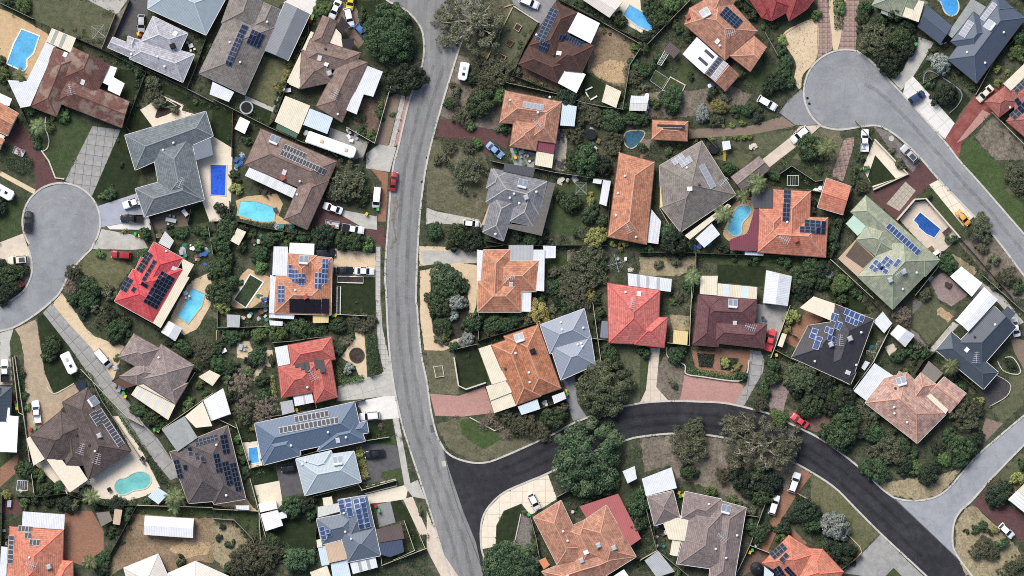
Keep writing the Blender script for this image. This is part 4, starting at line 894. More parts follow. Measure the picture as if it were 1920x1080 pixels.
# ================================================================ the setting: ground, roads, kerbs
g = 1800
o = link('ground', mk_mesh('ground', [(-g, -g, 0), (g, -g, 0), (g, g, 0), (-g, g, 0)], [(0, 1, 2, 3)], [GM['base']])); o['kind'] = 'structure'
_mb = None
def pts(f): return [G('P', f[i], f[i + 1]) for i in range(0, len(f), 2)]
LK = [718, -20, 725, 0, 758, 17, 783, 42, 794, 70, 792, 120, 769, 183, 756, 235, 747, 275, 736, 321, 728, 416, 722, 510, 724, 548, 728, 631, 737, 714, 753, 792, 769, 844, 800, 938, 828, 1030, 850, 1100]
RK = [912, -20, 905, 0, 890, 24, 872, 62, 858, 100, 822, 219, 800, 307, 789, 385, 783, 468, 780, 560, 782, 576, 789, 659, 800, 714, 808, 770, 819, 815, 832, 841]
RK2 = [901, 1002, 903, 1030, 912, 1060, 920, 1100]
DU = [832, 841, 840, 850, 855, 859, 883, 867, 911, 867, 939, 858, 985, 838, 1039, 813, 1078, 792, 1139, 770, 1200, 756, 1256, 752, 1311, 753, 1367, 757, 1450, 778, 1483, 795, 1528, 817, 1567, 842, 1614, 879, 1653, 916, 1676, 933]
DL = [901, 1002, 904, 974, 917, 949, 944, 924, 985, 905, 1028, 887, 1090, 855, 1172, 826, 1200, 819, 1256, 813, 1311, 814, 1364, 822, 1408, 836, 1450, 849, 1500, 873, 1561, 911, 1603, 952, 1653, 1002, 1737, 1080, 1756, 1100]
SU = [1676, 933, 1698, 938, 1726, 938, 1756, 931, 1781, 913, 1812, 877, 1842, 845, 1932, 769]
SL = [1932, 826, 1920, 834, 1859, 897, 1842, 916, 1820, 941, 1801, 958, 1789, 980, 1786, 1016, 1794, 1041, 1823, 1080, 1842, 1104]
def side(f, n=4): return smooth_line(pts(f), n)
lk, rk, rk2, du, dl, su, sl = [side(q) for q in (LK, RK, RK2, DU, DL, SU, SL)]
def asphalt(name, c1, c2, c3, along=False):
    m, nt, bs = nmat(name); v = objvec(nt); col = mixc(nt, noise(nt, v, .5, 4, .6), lin(c1), lin(c2))
    mp = nd(nt, 'Mapping', {'Scale': (1., .06, 1.)}); nt.links.new(v, mp.inputs[0])
    col = mixc(nt, nd(nt, 'Math', {0: noise(nt, mp.outputs[0] if along else v, .55 if along else .12, 5, .7, .42, .7, .3), 1: .75}, operation='MULTIPLY').outputs[0], col, lin(c3))
    gr = noise(nt, v, 8, 3, .85, .2, .8); mr = nd(nt, 'MapRange', {0: gr, 1: 0., 2: 1., 3: .78, 4: 1.22}); col = mixc(nt, 1., col, mr.outputs[0], 'MULTIPLY')
    vo = nd(nt, 'TexVoronoi', {'Scale': .22}, feature='DISTANCE_TO_EDGE'); dn = nd(nt, 'TexNoise', {'Scale': .9, 'Detail': 4.}); nt.links.new(v, dn.inputs[0])
    av = nd(nt, 'VectorMath', {0: v, 1: dn.outputs[1]}, operation='ADD'); nt.links.new(av.outputs[0], vo.inputs[0])
    cr = nd(nt, 'MapRange', {1: 0., 2: .012, 3: .35, 4: 0.}); nt.links.new(vo.outputs['Distance'], cr.inputs[0]); col = mixc(nt, cr.outputs[0], col, mul(lin(c1), .45))
    nt.links.new(col, bs.inputs['Base Color']); bs.inputs['Roughness'].default_value = .9; bs.inputs['Specular IOR Level'].default_value = .2; bump(nt, bs, gr, .2, .03); MATS[name] = m; return m
A_MAIN = asphalt('asphalt_worn', (120, 120, 119), (132, 132, 130), (156, 155, 152), True); A_CUL = asphalt('asphalt_pale', (130, 132, 134), (142, 144, 146), (160, 161, 162)); A_DARK = asphalt('asphalt_new', (48, 48, 51), (62, 62, 65), (38, 38, 41)); A_SIDE = asphalt('asphalt_side', (142, 144, 148), (154, 156, 160), (168, 168, 170))
ZR = .03
patch('main_road', 'P', [], A_MAIN, raw=lk + pts([905, 1100, 905, 1076, 892, 1016, 869, 960, 839, 872, 832, 841]) + rk[::-1], zmin=ZR)
patch('side_road', 'P', [], A_DARK, raw=du + pts([1714, 969, 1792, 1044, 1823, 1080, 1842, 1104]) + dl[::-1] + rk2[:1] + pts([908, 1040, 916, 1100, 905, 1100, 905, 1076, 892, 1016, 869, 960, 839, 872]), zmin=ZR)
patch('joining_road', 'P', [], A_SIDE, raw=su + sl[:-6] + pts([1792, 1044, 1714, 969]), zmin=ZR)
def arc(cx, cy, r, a0, a1, n=24): return [G('P', cx + r * math.cos(R(a0 + (a1 - a0) * i / n)), cy - r * math.sin(R(a0 + (a1 - a0) * i / n))) for i in range(n + 1)]
bulbL = arc(115, 416, 73, 215, -35, 40)
cl_out = bulbL + side([172, 466, 150, 488, 130, 513, 117, 540, 103, 559, 67, 589, 25, 614, -20, 624])
cl_in = side([-20, 574, 0, 570, 22, 562, 44, 545, 57, 522, 60, 500, 57, 478, 52, 463])
patch('cul_de_sac_road', 'P', [], A_CUL, raw=cl_out + cl_in, zmin=ZR)
bulbR = arc(1586, 172, 79, 235, 75, 30)
cr_up = side([1606, 95, 1637, 118, 1664, 147, 1698, 183, 1770, 264, 1798, 300, 1842, 349, 1914, 432, 1935, 455])
cr_lo = side([1935, 535, 1917, 513, 1864, 443, 1823, 402, 1759, 335, 1731, 302, 1698, 269, 1670, 247, 1639, 235, 1578, 243, 1548, 239])
patch('cul_de_sac_road', 'P', [], A_CUL, raw=bulbR + cr_up + cr_lo, zmin=ZR)
def kerb(p, w=.42, z=.14): return ribbon('kerb', p, w, GM['kerb'], 0, z)
for q in (lk, rk, rk2 , du, dl, su, sl, cl_out, cl_in, bulbR + cr_up, cr_lo, [cr_lo[-1]] + bulbR[:1]): kerb(q)

# ---------------------------------------------------------------- lawns, drives, paths, paving
def gp(s, base='lawn'):
    for line in s.strip().split('\n'):
        w = line.split()
        if len(w) < 4: continue
        nm, mt, t, rg = w[0], w[1], w[2], float(w[3]); f = [float(a) for a in w[4:]]
        nm, _, sl_ = nm.partition('#'); ob = patch(nm, t, f, GM['joint' if sl_ else mt], rough=0 if rg < 0 else rg, smooth=rg < 0)
        if sl_: a, b = map(float, sl_.split(',')); slabs(ob, t, f, GM[mt], f[:4], a, b)
gp('''
grass_verge olive 12 1 30 0 400 100 420 200 400 330 440 400 370 560 0 465 0 190 20 60
grass_verge olive 02 1 210 360 400 400 520 200 590 60 560 0 450 0 330 40 260 200
grass_verge litter 02 1 90 780 210 370 400 420 480 600 520 800 560 890 300 850
grass_verge olive 22 1 0 480 180 490 220 795 30 785 0 690
grass_verge olive 32 1 60 60 250 0 460 100 900 0 985 40 860 115 520 270 400 305 290 300 150 225
grass_verge litter 33 1 0 155 200 130 580 155 900 260 1080 340 1150 390 1060 520 950 510 700 600 500 500 250 420 200 330 30 380
grass_verge ylawn 34 1 0 385 110 440 300 625 465 795 340 920 250 790 50 630 0 590
grass_verge dry 34 1 440 450 560 440 900 390 1030 345 930 475 840 540 740 560 640 555 550 535
grass_verge dry 34 1 975 750 1040 630 1100 600 1270 760 1400 900 1440 1000 1350 1080 1050 1080 985 930
grass_verge blawn 14 1 1000 130 1010 60 1090 -20 1330 230 1300 330 1440 450 1440 650
grass_verge dlawn 01 1 940 0 1170 0 1290 70 1350 150 1100 130 1000 130
grass_verge wlawn 22 1 1180 460 1440 480 1440 845 1230 900 1290 650
grass_verge litter 14 1 1180 660 1240 660 1440 930 1440 1080 1330 1080 1000 700
grass_verge lawn 20 1 65 440 100 355 140 400 150 515 80 530
grass_verge litter 23 1 120 600 200 480 300 640 290 830 200 830 110 750
grass_verge lawn 23 1 0 640 40 480 60 500 40 740 0 820
grass_verge wlawn 34 1 1250 422 1450 218 1450 440 1330 560 1175 505
lawn wlawn 00 1 220 0 570 0 780 95 690 330 520 260 360 195 230 130
lawn dlawn 00 .6 800 460 985 490 890 690 815 650 848 565 775 525
lawn lawn 00 1 310 810 470 775 635 845 440 1195 385 1200 300 1010
lawn dlawn 00 .6 900 700 950 720 1030 855 890 900 850 850
lawn dlawn 00 .6 1100 560 1440 720 1395 755 1310 760 1240 700 1090 620
lawn dlawn 10 1 810 -60 870 50 950 240 920 340 925 370 680 450 620 395
lawn lawn 10 1 0 260 140 430 150 520 155 620 130 680 0 690
lawn ylawn 10 1 480 900 600 750 760 760 930 900 790 1080 560 1050
lawn dlawn 10 .6 1385 420 1420 560 1290 580 1270 470
lawn dlawn 20 1 250 255 300 250 470 470 420 560 530 700 380 780 330 740 290 600
lawn lawn 30 .8 0 260 100 270 95 330 40 370 0 350
lawn wlawn 30 .6 110 420 230 430 235 520 100 530
lawn lawn 30 .6 940 600 1440 620 1440 690 930 660 790 920 760 910
lawn dlawn 31 .4 480 700 700 680 735 900 560 900 400 800
lawn dlawn 31 .4 255 395 420 345 440 435 280 470
lawn lawn 31 .5 1140 375 1290 345 1310 460 1240 470 1230 430 1130 420
lawn blawn 31 .5 1050 190 1230 130 1235 190 1090 200
lawn dlawn 31 .4 1045 60 1200 20 1225 130 1040 160
lawn dlawn 31 .2 1195 570 1260 565 1320 640 1410 880 1360 900 1290 700 1230 715
lawn lawn 31 .5 20 650 300 650 340 840 280 880 150 700
lawn dlawn 11 0 835 935 1095 935 1095 1195 855 1185
lawn lawn 12 1 860 430 1000 450 1060 600 1010 660 820 640
lawn lawn 12 .8 880 280 1160 290 1170 430 900 420
lawn lawn 12 .8 800 810 940 790 920 960 800 950
lawn dlawn 22 .5 190 490 350 480 420 700 265 755 225 735
lawn blawn 22 1 220 970 300 945 400 1010 520 1090 380 1160 240 1060
lawn dlawn 32 .5 470 880 470 750 530 640 640 600 650 660 580 860
lawn wlawn 13 .6 500 130 650 80 770 120 690 200 600 160
lawn dlawn 13 .4 520 850 850 860 830 1000 525 970
lawn lawn 13 .7 390 780 850 790 1250 810 1100 880 850 860 520 850
lawn dlawn 13 0 1010 190 1170 290 1190 350 890 320
lawn dry 13 1 0 800 380 790 360 900 210 930 0 920
lawn dlawn 04 .5 810 390 850 420 760 480 750 560 695 515
lawn dlawn 04 .4 1020 600 1080 670 965 825 930 770 1000 700
lawn lawn 14 .3 750 370 800 330 1030 590 1000 640 780 400
lawn wlawn 24 1 700 170 830 150 980 240 930 330 800 450 690 330
lawn wlawn 24 1 1340 650 1440 620 1440 850 1300 985 1210 900 1340 800
lawn dlawn 24 1 60 20 180 0 410 240 330 250 160 175
lawn ylawn 01 .6 340 380 510 420 400 720 230 640
lawn dlawn 01 0 180 690 270 680 400 740 370 850 180 760
lawn dlawn 01 .5 0 690 130 760 120 1000 10 1030 -20 900
lawn wlawn 01 .5 290 -10 480 -5 440 50
lawn wlawn 02 1 580 60 755 150 690 300 560 430 410 400 520 190
lawn dlawn 02 .6 1060 480 1210 570 1180 690 1030 630
lawn lawn 03 1 730 480 880 420 900 560 860 640 720 520
lawn wlawn 03 1 780 920 1000 880 1040 860 1020 920 850 1050 740 1040
lawn lawn 03 1 250 420 380 440 360 560 260 560
lawn dlawn 31 .4 175 80 300 80 290 170 190 190
lawn olive 03 1 1220 850 1340 870 1370 960 1330 1080 1020 1080 1150 930
bare_soil dirt 02 1 1170 170 1440 270 1400 400 1330 600 1080 480 1110 300
bare_soil ochre 02 1 1240 400 1330 420 1330 560 1250 560 1150 520 1110 470
bare_soil dirt 30 1 900 660 980 670 1310 690 1440 690 1440 1000 1325 975 1140 1055 1075 925 845 1020 750 1080 700 1080 770 950
bare_soil ochre 30 1.5 1140 900 1260 830 1420 860 1400 930 1250 960
bare_soil dry 31 1 0 690 140 700 240 850 280 960 100 1060 0 960
bare_soil redsoil 01 1 950 830 1010 660 1160 680 1080 900 1000 860
bare_soil dry 23 .8 200 250 335 260 330 360 220 360
bare_soil redsoil 02 .6 640 440 880 560 1000 630 880 640 600 520
bare_soil ochre 24 1 870 200 970 260 920 300 850 250
bare_soil litter 03 1 300 620 600 570 760 640 700 720 580 760 400 740
bare_soil litter 03 1 0 640 250 600 380 640 380 780 200 800 0 780
bare_soil litter 04 1 1100 920 1230 780 1440 950 1440 1080 1250 1080
bare_soil pgravel 23 .7 880 640 1010 740 960 920 870 900
bare_soil redsoil 23 .6 1000 890 1300 930 1230 1060 1010 985
bare_soil gravel 32 .5 590 860 640 660 720 700 700 840 740 920
bare_soil dry 14 1 960 780 1130 880 1090 950 980 900
bare_soil redsoil 33 .6 720 920 880 900 840 1000 700 1080 660 1080
bare_soil soil 10 1 760 1060 880 880 930 890 800 1080
''')
gp('''
path conc 00 0 590 0 860 0 800 85 780 95
path litter 00 .3 785 95 830 60 870 0 885 0 720 345 690 330
driveway asph 00 0 885 0 1025 0 1005 65 950 290 870 250 770 255
path cream 00 0 945 740 985 720 1090 640 1240 710 1225 745 1310 770 1030 855
garden_bed soil 00 .3 1045 790 1090 650 1225 715 1200 745 1060 800
lawn dlawn 00 0 1110 725 1125 675 1190 712
paving pave 00 0 0 60 60 80 190 150 325 230 320 285 190 550 130 480 100 460 0 370
driveway#1.9,2.3 gconc 10 0 625 -85 815 -60 620 390 560 340 440 285
driveway brick 10 0 40 20 100 -130 180 -60 270 80 385 275 435 290 245 355 225 150
driveway bconc 10 0 660 455 920 370 1010 540 720 590 680 600
driveway wconc 10 0 722 592 1010 540 1020 615 740 612
driveway conc 10 0 685 610 960 660 1000 740 900 750 610 745 660 680
path sand 10 0 0 215 240 345 230 375 0 250
driveway beige 10 0 0 700 155 640 222 830 205 885 150 855 0 860
driveway asph 10 0 0 900 150 860 205 890 200 940 90 1075 0 1085
deck deck 10 0 1010 540 1250 480 1270 590 1040 615
paving cream 11 0 -140 -100 130 65 115 550 -25 560 -120 300
driveway sand 20 .4 415 105 480 190 570 330 640 400 840 465 810 560 765 700 350 180
driveway#3.2,3.2 gconc 20 0 350 175 480 330 620 480 970 990 1060 1080 1230 1340 1150 1370 900 1060 700 800 470 470 290 240
driveway tan 20 .3 100 350 245 280 300 640 360 785 500 720 540 760 440 860 240 1100 190 1100 160 520 135 400
driveway conc 20 0 0 375 92 345 65 440 85 725 0 725
paving sand 20 .3 1270 50 1360 10 1420 60 1425 180 1330 350 1240 390 1140 300 1200 170
paving cream 30 0 760 0 800 0 960 240 1080 480 1010 530 880 570 700 560 480 510 600 430 890 235
path cream 30 0 240 330 320 290 480 510 430 510
paving obrick 30 0 440 640 620 640 700 780 700 900 560 1010 500 990 430 960
paving brick 30 0 25 560 155 560 155 665 20 660
path obrick 30 0 0 350 100 270 130 260 100 390 0 480
driveway asph 31 0 420 345 560 300 610 520 470 550
paving cream 31 0 275 470 445 437 470 600 430 640 320 640
paving sand 31 0 0 600 220 550 270 620 300 640 150 630
driveway asph 31 0 960 200 1020 185 1232 195 1290 345 1140 378 1130 420 1230 430 1000 460 985 290
path cream 31 0 1030 530 1320 460 1300 560 1190 578 1050 592
footpath conc 31 0 1210 10 1250 10 1330 455 1380 430 1430 560 1345 545 1290 470
driveway lasph 31 0 1095 600 1195 578 1230 718 1120 750
path beige 31 0 1280 560 1345 545 1440 770 1450 800 1395 805
paving cream 31 0 195 180 300 170 330 330 240 350
paving pave 21 0 100 150 190 -20 235 -60 385 0 385 60 370 130 240 220 130 200
path sand 21 .3 960 370 1020 375 1040 690 980 660 960 600 860 540 920 460
path sand 21 .4 160 440 240 430 260 480 400 490 410 600 350 600 280 700 240 690 330 570 160 540
driveway#3.0,2.6 conc 21 0 840 735 1130 650 1200 600 1225 800 1160 800 1000 822 838 835
driveway wconc 21 0 960 842 1160 800 1225 800 1255 950 1040 968
paving sand 11 .2 820 740 1095 775 1095 935 835 930 805 900
footpath#1.1,1.1 conc 11 0 1098 725 1132 725 1130 1075 1140 1270 1200 1545 1220 1720 1180 1700 1110 1400 1095 1050
driveway brick 11 0 720 420 870 490 1010 630 1155 590 1160 740 1010 640 680 600
driveway conc 11 0 865 480 1105 525 1105 615 1020 605 870 520
paving pave 11 0 150 420 220 390 430 370 470 440 440 520 540 580 330 570 180 540
paving gconc 01 0 790 860 1050 960 1010 1060 940 1080 780 940
driveway conc 11 0 1030 100 1130 30 1235 60 1190 225 1030 200
paving obrick 11 0 1060 200 1180 230 1165 560 1110 560 1140 300
footpath#1.0,1.6 conc 01 0 1270 640 1300 655 1220 990 1185 990
footpath nbrick 01 0 1180 620 1268 640 1180 985 1090 970
footpath pbrick 01 0 1302 655 1335 640 1255 970 1222 990
driveway wconc 01 0 470 20 500 0 715 -20 660 100 490 15
path conc 01 0 215 645 400 725 440 650 450 670 400 755 215 675
driveway nbrick 01 0 770 110 830 0 960 40 1050 240 980 330 840 150
driveway lasph 02 0 560 -20 880 -20 860 60 690 310 755 150 590 30
driveway brick 02 0 85 800 560 900 540 1010 460 960 400 1060 350 950 60 925
paving#1.0,1.0 grid 02 0 880 870 950 870 940 1080 870 1080
paving#1.0,1.0 grid 12 0 870 0 950 0 935 220 850 210
paving gconc 12 0 560 60 740 100 720 200 590 180
paving cream 02 0 1310 -20 1440 -20 1460 230 1240 100
driveway#2.6,2.6 conc 12 0 0 465 60 490 350 545 380 590 340 615 200 580 30 570 -5 580
driveway sand 12 .2 -50 725 150 730 340 760 340 830 200 830 -50 860
driveway conc 12 0 -45 752 100 755 340 780 340 838 -20 850
path sand P .3 787 508 860 492 897 498 893 570 872 645 832 657 796 657 788 600
garden_bed soil P .4 808 515 850 500 875 530 880 580 868 632 835 642 812 625 806 570
driveway pbrick 22 0 22 785 220 800 390 735 455 915 240 940 58 935
driveway lasph 22 0 910 690 1000 660 1020 850 1080 940 990 970 940 830
driveway#2.3,2.6 beige 23 0 70 475 135 475 110 740 190 830 0 845 40 760
paving pbrick 23 0 300 660 650 700 710 740 640 860 270 830
path obrick 23 0 340 470 745 485 745 560 690 680 420 640 370 600
garden_bed soil 23 0 385 510 505 520 490 610 400 605
garden_bed soil 23 0 540 540 665 545 655 635 545 625
driveway#2.4,2.4 gconc 23 0 745 490 815 500 840 560 830 640 700 870 640 860 720 720 735 600
driveway gconc 23 0 780 180 1000 190 960 350 900 490 850 340 780 300
paving obrick 23 0 1060 300 1160 200 1240 290 1130 330 1060 480 960 430
paving pave 13 -1 740 415 775 470 725 630 612 690 560 640 590 560 630 440
path beige 03 0 820 1080 1010 930 1080 850 1225 845 1150 915 860 1140 790 1080
driveway nbrick 03 0 330 870 700 860 960 785 1050 850 750 910 330 935
driveway lasph 03 0 1090 600 1000 680 940 760 1050 845 1240 840 1190 800
path nbrick 03 0 0 930 75 940 60 1030 0 1080
grass_verge sand 03 -1 960 240 1130 140 1195 160 1190 380 1100 500 1080 600 1040 540 1050 420
driveway#1.15,1.15 mbrick 03 0 1200 -10 1265 -10 1305 330 1195 395
driveway#1.15,1.15 mbrick 04 0 238 -10 335 -10 300 350 190 340
path sand 04 0 120 -10 245 -10 215 220 182 340 152 335 132 230
driveway#1.15,1.15 mbrick 13 0 1380 0 1445 -10 1445 40 1370 290 1290 250
driveway conc 04 0 730 250 835 285 690 520 610 610 530 520 620 480
driveway#2.8,2.8 wconc 04 0 640 560 690 515 760 590 972 832 905 940 620 640
driveway rbrick 04 0 1170 600 1290 590 1220 760 1020 960 1000 1065 900 945 1100 650
path pbrick 04 0 1160 740 1215 770 1050 930 985 965
path#2.2,2.6 cream 14 0 800 310 860 278 1105 522 1030 592
driveway brick 14 0 650 240 740 150 860 275 760 350 700 400 580 550 480 460 400 380 560 300
paving#1.1,1.1 grid 14 0 640 290 710 350 600 490 510 440
paving beige 14 0 600 550 700 430 775 420 940 590 1000 670 850 800 720 680
paving cream 14 0 435 0 650 240 420 330 350 200
lawn dlawn 14 0 435 110 575 270 415 320 385 260
grass_verge gravel 14 .5 420 -90 540 -40 740 165 690 225 560 110 470 -20
paving pgravel 14 .4 800 950 900 900 1060 1060 950 1130 860 1080
paving conc 14 0 1150 965 1300 1065 1440 1240 1400 1260 1260 1100 1090 1080
path conc 24 0 790 500 960 300 1000 320 840 500
driveway nbrick 24 0 1340 390 1450 430 1450 640 1380 520
garden_bed dgravel 24 -1 1250 670 1345 720 1320 800 1200 870 1150 770
driveway nbrick 24 0 1180 950 1300 985 1180 1110 1140 1090
driveway gconc 34 0 220 1060 470 800 770 1090 560 1110
lawn lawn 34 0 500 1085 560 1025 620 1085
driveway brick 34 0 1090 590 1160 520 1320 590 1450 680 1450 860 1380 815 1270 745
driveway obrick 33 0 1090 360 1160 395 1060 530 980 660 860 920 740 870 900 680 960 520
path obrick 33 0 985 655 1030 760 1130 860 1090 880 1000 770 960 690
driveway#2.6,2.6 cream 32 0 366 900 365 780 400 640 520 520 815 385 850 480 880 560 700 670 640 590 520 640 470 740 465 880
footpath beige 32 0 0 640 60 780 120 940 220 1090 100 1090 0 900
path conc 24 0 790 0 830 -10 830 0 800 30
path gravel 24 .6 690 160 760 120 740 200 690 250
path gravel 24 .6 670 340 720 380 800 480 770 490 690 400
paving beige 24 0 500 470 555 445 585 485 530 530
paving sand 10 .4 1290 960 1420 900 1430 1000 1300 1080
garden_bed dgravel P .3 520 595 540 470 548 470 548 600
''')

gp('''
dirt_streak litter 11 1.2 1205 400 1240 390 1250 440 1225 560 1240 680 1205 750 1190 740 1222 660 1208 560 1218 470
road_patch lasph 10 .2 300 560 380 548 386 600 306 612
road_patch asph 22 .2 20 1000 60 990 66 1040 28 1052
road_patch lasph 14 .2 1050 300 1110 360 1086 386 1026 326
''')
for f in ([832, 845, 845, 905, 862, 960, 886, 1020, 905, 1070], [1676, 935, 1735, 990, 1800, 1052]): ribbon('road_seam', smooth_line(pts(f), 6), .18, GM['asph'], 0, .062)

def wear_mat(name, c):
    m, nt, bs = nmat(name); v = objvec(nt); bs.inputs['Base Color'].default_value = c4(lin(c)); bs.inputs['Roughness'].default_value = .9; bs.inputs['Specular IOR Level'].default_value = .2
    tr = nd(nt, 'BsdfTransparent'); mx = nd(nt, 'MixShader'); f = nd(nt, 'Math', {0: noise(nt, v, .45, 6, .75, .3, .75, .4), 1: .34}, operation='MULTIPLY').outputs[0]
    nt.links.new(f, mx.inputs[0]); nt.links.new(tr.outputs[0], mx.inputs[1]); nt.links.new(bs.outputs[0], mx.inputs[2]); nt.links.new(mx.outputs[0], nt.nodes['Material Output'].inputs[0]); return m
def strip(name, pts_, w, mat, z):
    v = []; n = len(pts_)
    for i in range(n):
        a, b = pts_[max(i - 1, 0)], pts_[min(i + 1, n - 1)]; d = Vector((b[0] - a[0], b[1] - a[1])).normalized(); q = Vector((-d.y, d.x)) * (w / 2)
        v += [(pts_[i][0] + q.x, pts_[i][1] + q.y, z), (pts_[i][0] - q.x, pts_[i][1] - q.y, z)]
    o = link(name, mk_mesh(name, v, [(2 * i + 1, 2 * i + 3, 2 * i + 2, 2 * i) for i in range(n - 1)], [mat])); o['kind'] = 'structure'; return o
def resample(p, n):
    d = [0]
    for a, b in zip(p, p[1:]): d.append(d[-1] + math.dist(a, b))
    t = np.linspace(0, d[-1], n); return list(zip(np.interp(t, d, [q[0] for q in p]), np.interp(t, d, [q[1] for q in p])))
def tracks(l, r, spec, n=70):
    l, r = resample(l, n), resample(r, n)
    for f, w, m, z in spec:
        o = strip('tyre_track', [(a[0] + (b[0] - a[0]) * f, a[1] + (b[1] - a[1]) * f) for a, b in zip(l, r)], w, m, z)
WL, WD, WK, WN = wear_mat('wear_light', (172, 172, 170)), wear_mat('wear_dark', (92, 92, 92)), wear_mat('wear_charcoal', (84, 84, 88)), wear_mat('wear_black', (34, 34, 37))
mainL = [q for q in lk if q[1] < G('P', 0, 110)[1]]; mainR = [q for q in rk if q[1] < G('P', 0, 110)[1]] + pts([839, 872, 869, 960, 892, 1016, 905, 1076, 908, 1100])
tracks(mainL, mainR, [(.2, .9, WL, .064), (.36, .8, WD, .066), (.52, 1.1, WL, .068), (.68, .8, WD, .070), (.84, .9, WL, .072)], 110)
tracks([q for q in du[16:]], [q for q in dl[16:]], [(.18, .8, WK, .064), (.34, .7, WN, .066), (.5, .5, WK, .068), (.66, .8, WN, .070), (.82, .8, WK, .072)], 110)
tracks(cr_up, cr_lo[::-1][8:], [(.25, 1.0, WL, .064), (.45, .9, WD, .066), (.65, 1.0, WL, .068)])
for rr, m in ((57, WL), (40, WL)):
    strip('tyre_track', arc(113, 418, rr, 215, -50, 40), 1.6, m, .06 + rr * .0002); strip('tyre_track', arc(1590, 174, rr, 245, 20, 40), 1.6, m, .06 + rr * .0002)
# ================================================================ houses (outline corners on the survey sheets)
S3 = ('x', [(.15, .25), (.45, .55), (.75, .85)])
house('the patchy brown roof', 'large house with patchy faded brown tile roof and white side verandah', '00', 'patchy',
 [[375, 325, 545, 395, 390, 790, 215, 722], ([490, 318, 745, 440, 655, 655, 400, 545], (0,)), ([405, 600, 480, 520, 882, 690, 832, 866, 385, 690], (2,))],
 [([320, 285, 385, 320, 215, 720, 150, 732, 62, 545, 190, 552], 'w', 2.6), ([360, 195, 522, 262, 485, 360, 320, 285], 'c', 2.8, ('q', [(.16, .3), (.5, .64)])), ([745, 445, 797, 462, 775, 525, 848, 567, 815, 650, 735, 612, 740, 580, 698, 560], 'W')], (), [('s', 570, 560), ('s', 450, 375), ('a', 490, 610)], gut='gbrown')
house('the pale grey tiled house', 'light grey tiled house with dark paved courtyard', '00', 'lgrey',
 [[1040, 115, 1275, 230, 1200, 395, 955, 290], [905, 262, 1320, 372, 1240, 560, 880, 400], ([770, 255, 960, 330, 930, 410, 735, 325], (3,)), ([872, 248, 960, 285, 900, 370, 860, 310], (0,))],
 (), (), [('s', 1190, 235), ('k', 1175, 318), ('v', 1075, 390), ('v', 1120, 455), ('v', 895, 372)], gut='gwhite')
house('the icy blue metal roof', 'blue grey ribbed metal roofed house cut by the top edge', '00', 'ice', [[1020, -250, 1560, -60, 1397, 242, 1005, 65], [1180, -200, 1350, -100, 1310, 50, 1160, -10]], (), (), (), gut='gwhite')
house('the orange roof at left edge', 'orange tiled house cut by the left edge of the picture', '00', 'orange', [([-160, 610, 0, 690, 135, 770, 62, 920, -220, 780], (2,)), ([-100, 880, 40, 945, 10, 1010, -120, 960], (1,))], [([0, 900, 42, 920, 10, 1000, -40, 985], 'c')], cap='capl')
house('the charcoal grey tiled house', 'large grey tiled house beside royal blue pool', '10', 'fgrey',
 [[850, -20, 1395, -181, 1445, -15, 920, 215], [1030, 40, 1290, -20, 1385, 415, 1100, 440], [920, 340, 1290, 235, 1385, 415, 985, 530]],
 [([1260, 35, 1425, -10, 1445, 112, 1300, 160], 'G', 2.62)], (), [('v', 1110, 80), ('v', 1180, 32), ('a', 1235, 300)], gut='gwhite')
house('the long solar house at top', 'long grey brown tiled house with two dark solar arrays', '01', 'greybrown',
 [[120, 60, 420, 190, 218, 645, -90, 500], ([150, -90, 350, 28, 290, 240, 60, 160], (0,)), ([340, 20, 458, 72, 400, 230, 250, 190], (0,))],
 [([0, 555, 145, 625, 110, 692, -20, 640], 'w'), ([80, 190, 108, 205, 0, 440, -30, 430], 'c')],
 [('n', [245, 187, 130, 458], 9, 2, 44), ('n', [270, 205, 355, 243], 4, 3, 100)], [('v', 370, 155), ('v', 120, 293), ('v', 190, 427)], gut='ggrey')
house('the grey gable carport', 'big grey ribbed metal gable carport roof', '01', 'gableg', [([490, 18, 657, 100, 510, 412, 348, 342], (0, 2))], gut='gwhite', caps=False, cat='carport', name='carport', pitch=15)
house('the weathered brown house', 'weathered brown tiled house with several white patio roofs', '01', 'brown',
 [([742, 108, 840, 150, 770, 330, 660, 290], (0,)), [660, 265, 1000, 360, 940, 500, 600, 420], [880, 370, 1045, 425, 872, 828, 695, 722], [600, 340, 800, 420, 800, 560, 585, 605]],
 [([662, 215, 682, 225, 535, 580, 500, 558], 'c'), ([590, 415, 657, 435, 582, 602, 518, 575], 'c', 2.6), ([490, 650, 657, 716, 580, 906, 418, 824], 'c'), ([440, 833, 582, 893, 562, 936, 425, 872], 'E'), ([655, 735, 812, 795, 772, 907, 610, 845], 'i'), ([1035, 445, 1146, 488, 1082, 657, 1018, 640, 970, 776, 900, 746], 'w', 2.5), ([830, 195, 866, 235, 876, 326, 788, 293], 'sailc'), ([870, 113, 927, 180, 862, 226, 835, 192], 'saild'), ([866, 268, 957, 262, 935, 352, 880, 328], 'saild')],
 (), [('s', 722, 398), ('s', 768, 437), ('c', 788, 500), ('d', 762, 335), ('a', 830, 640), ('v', 845, 775)], gut='gbrown')
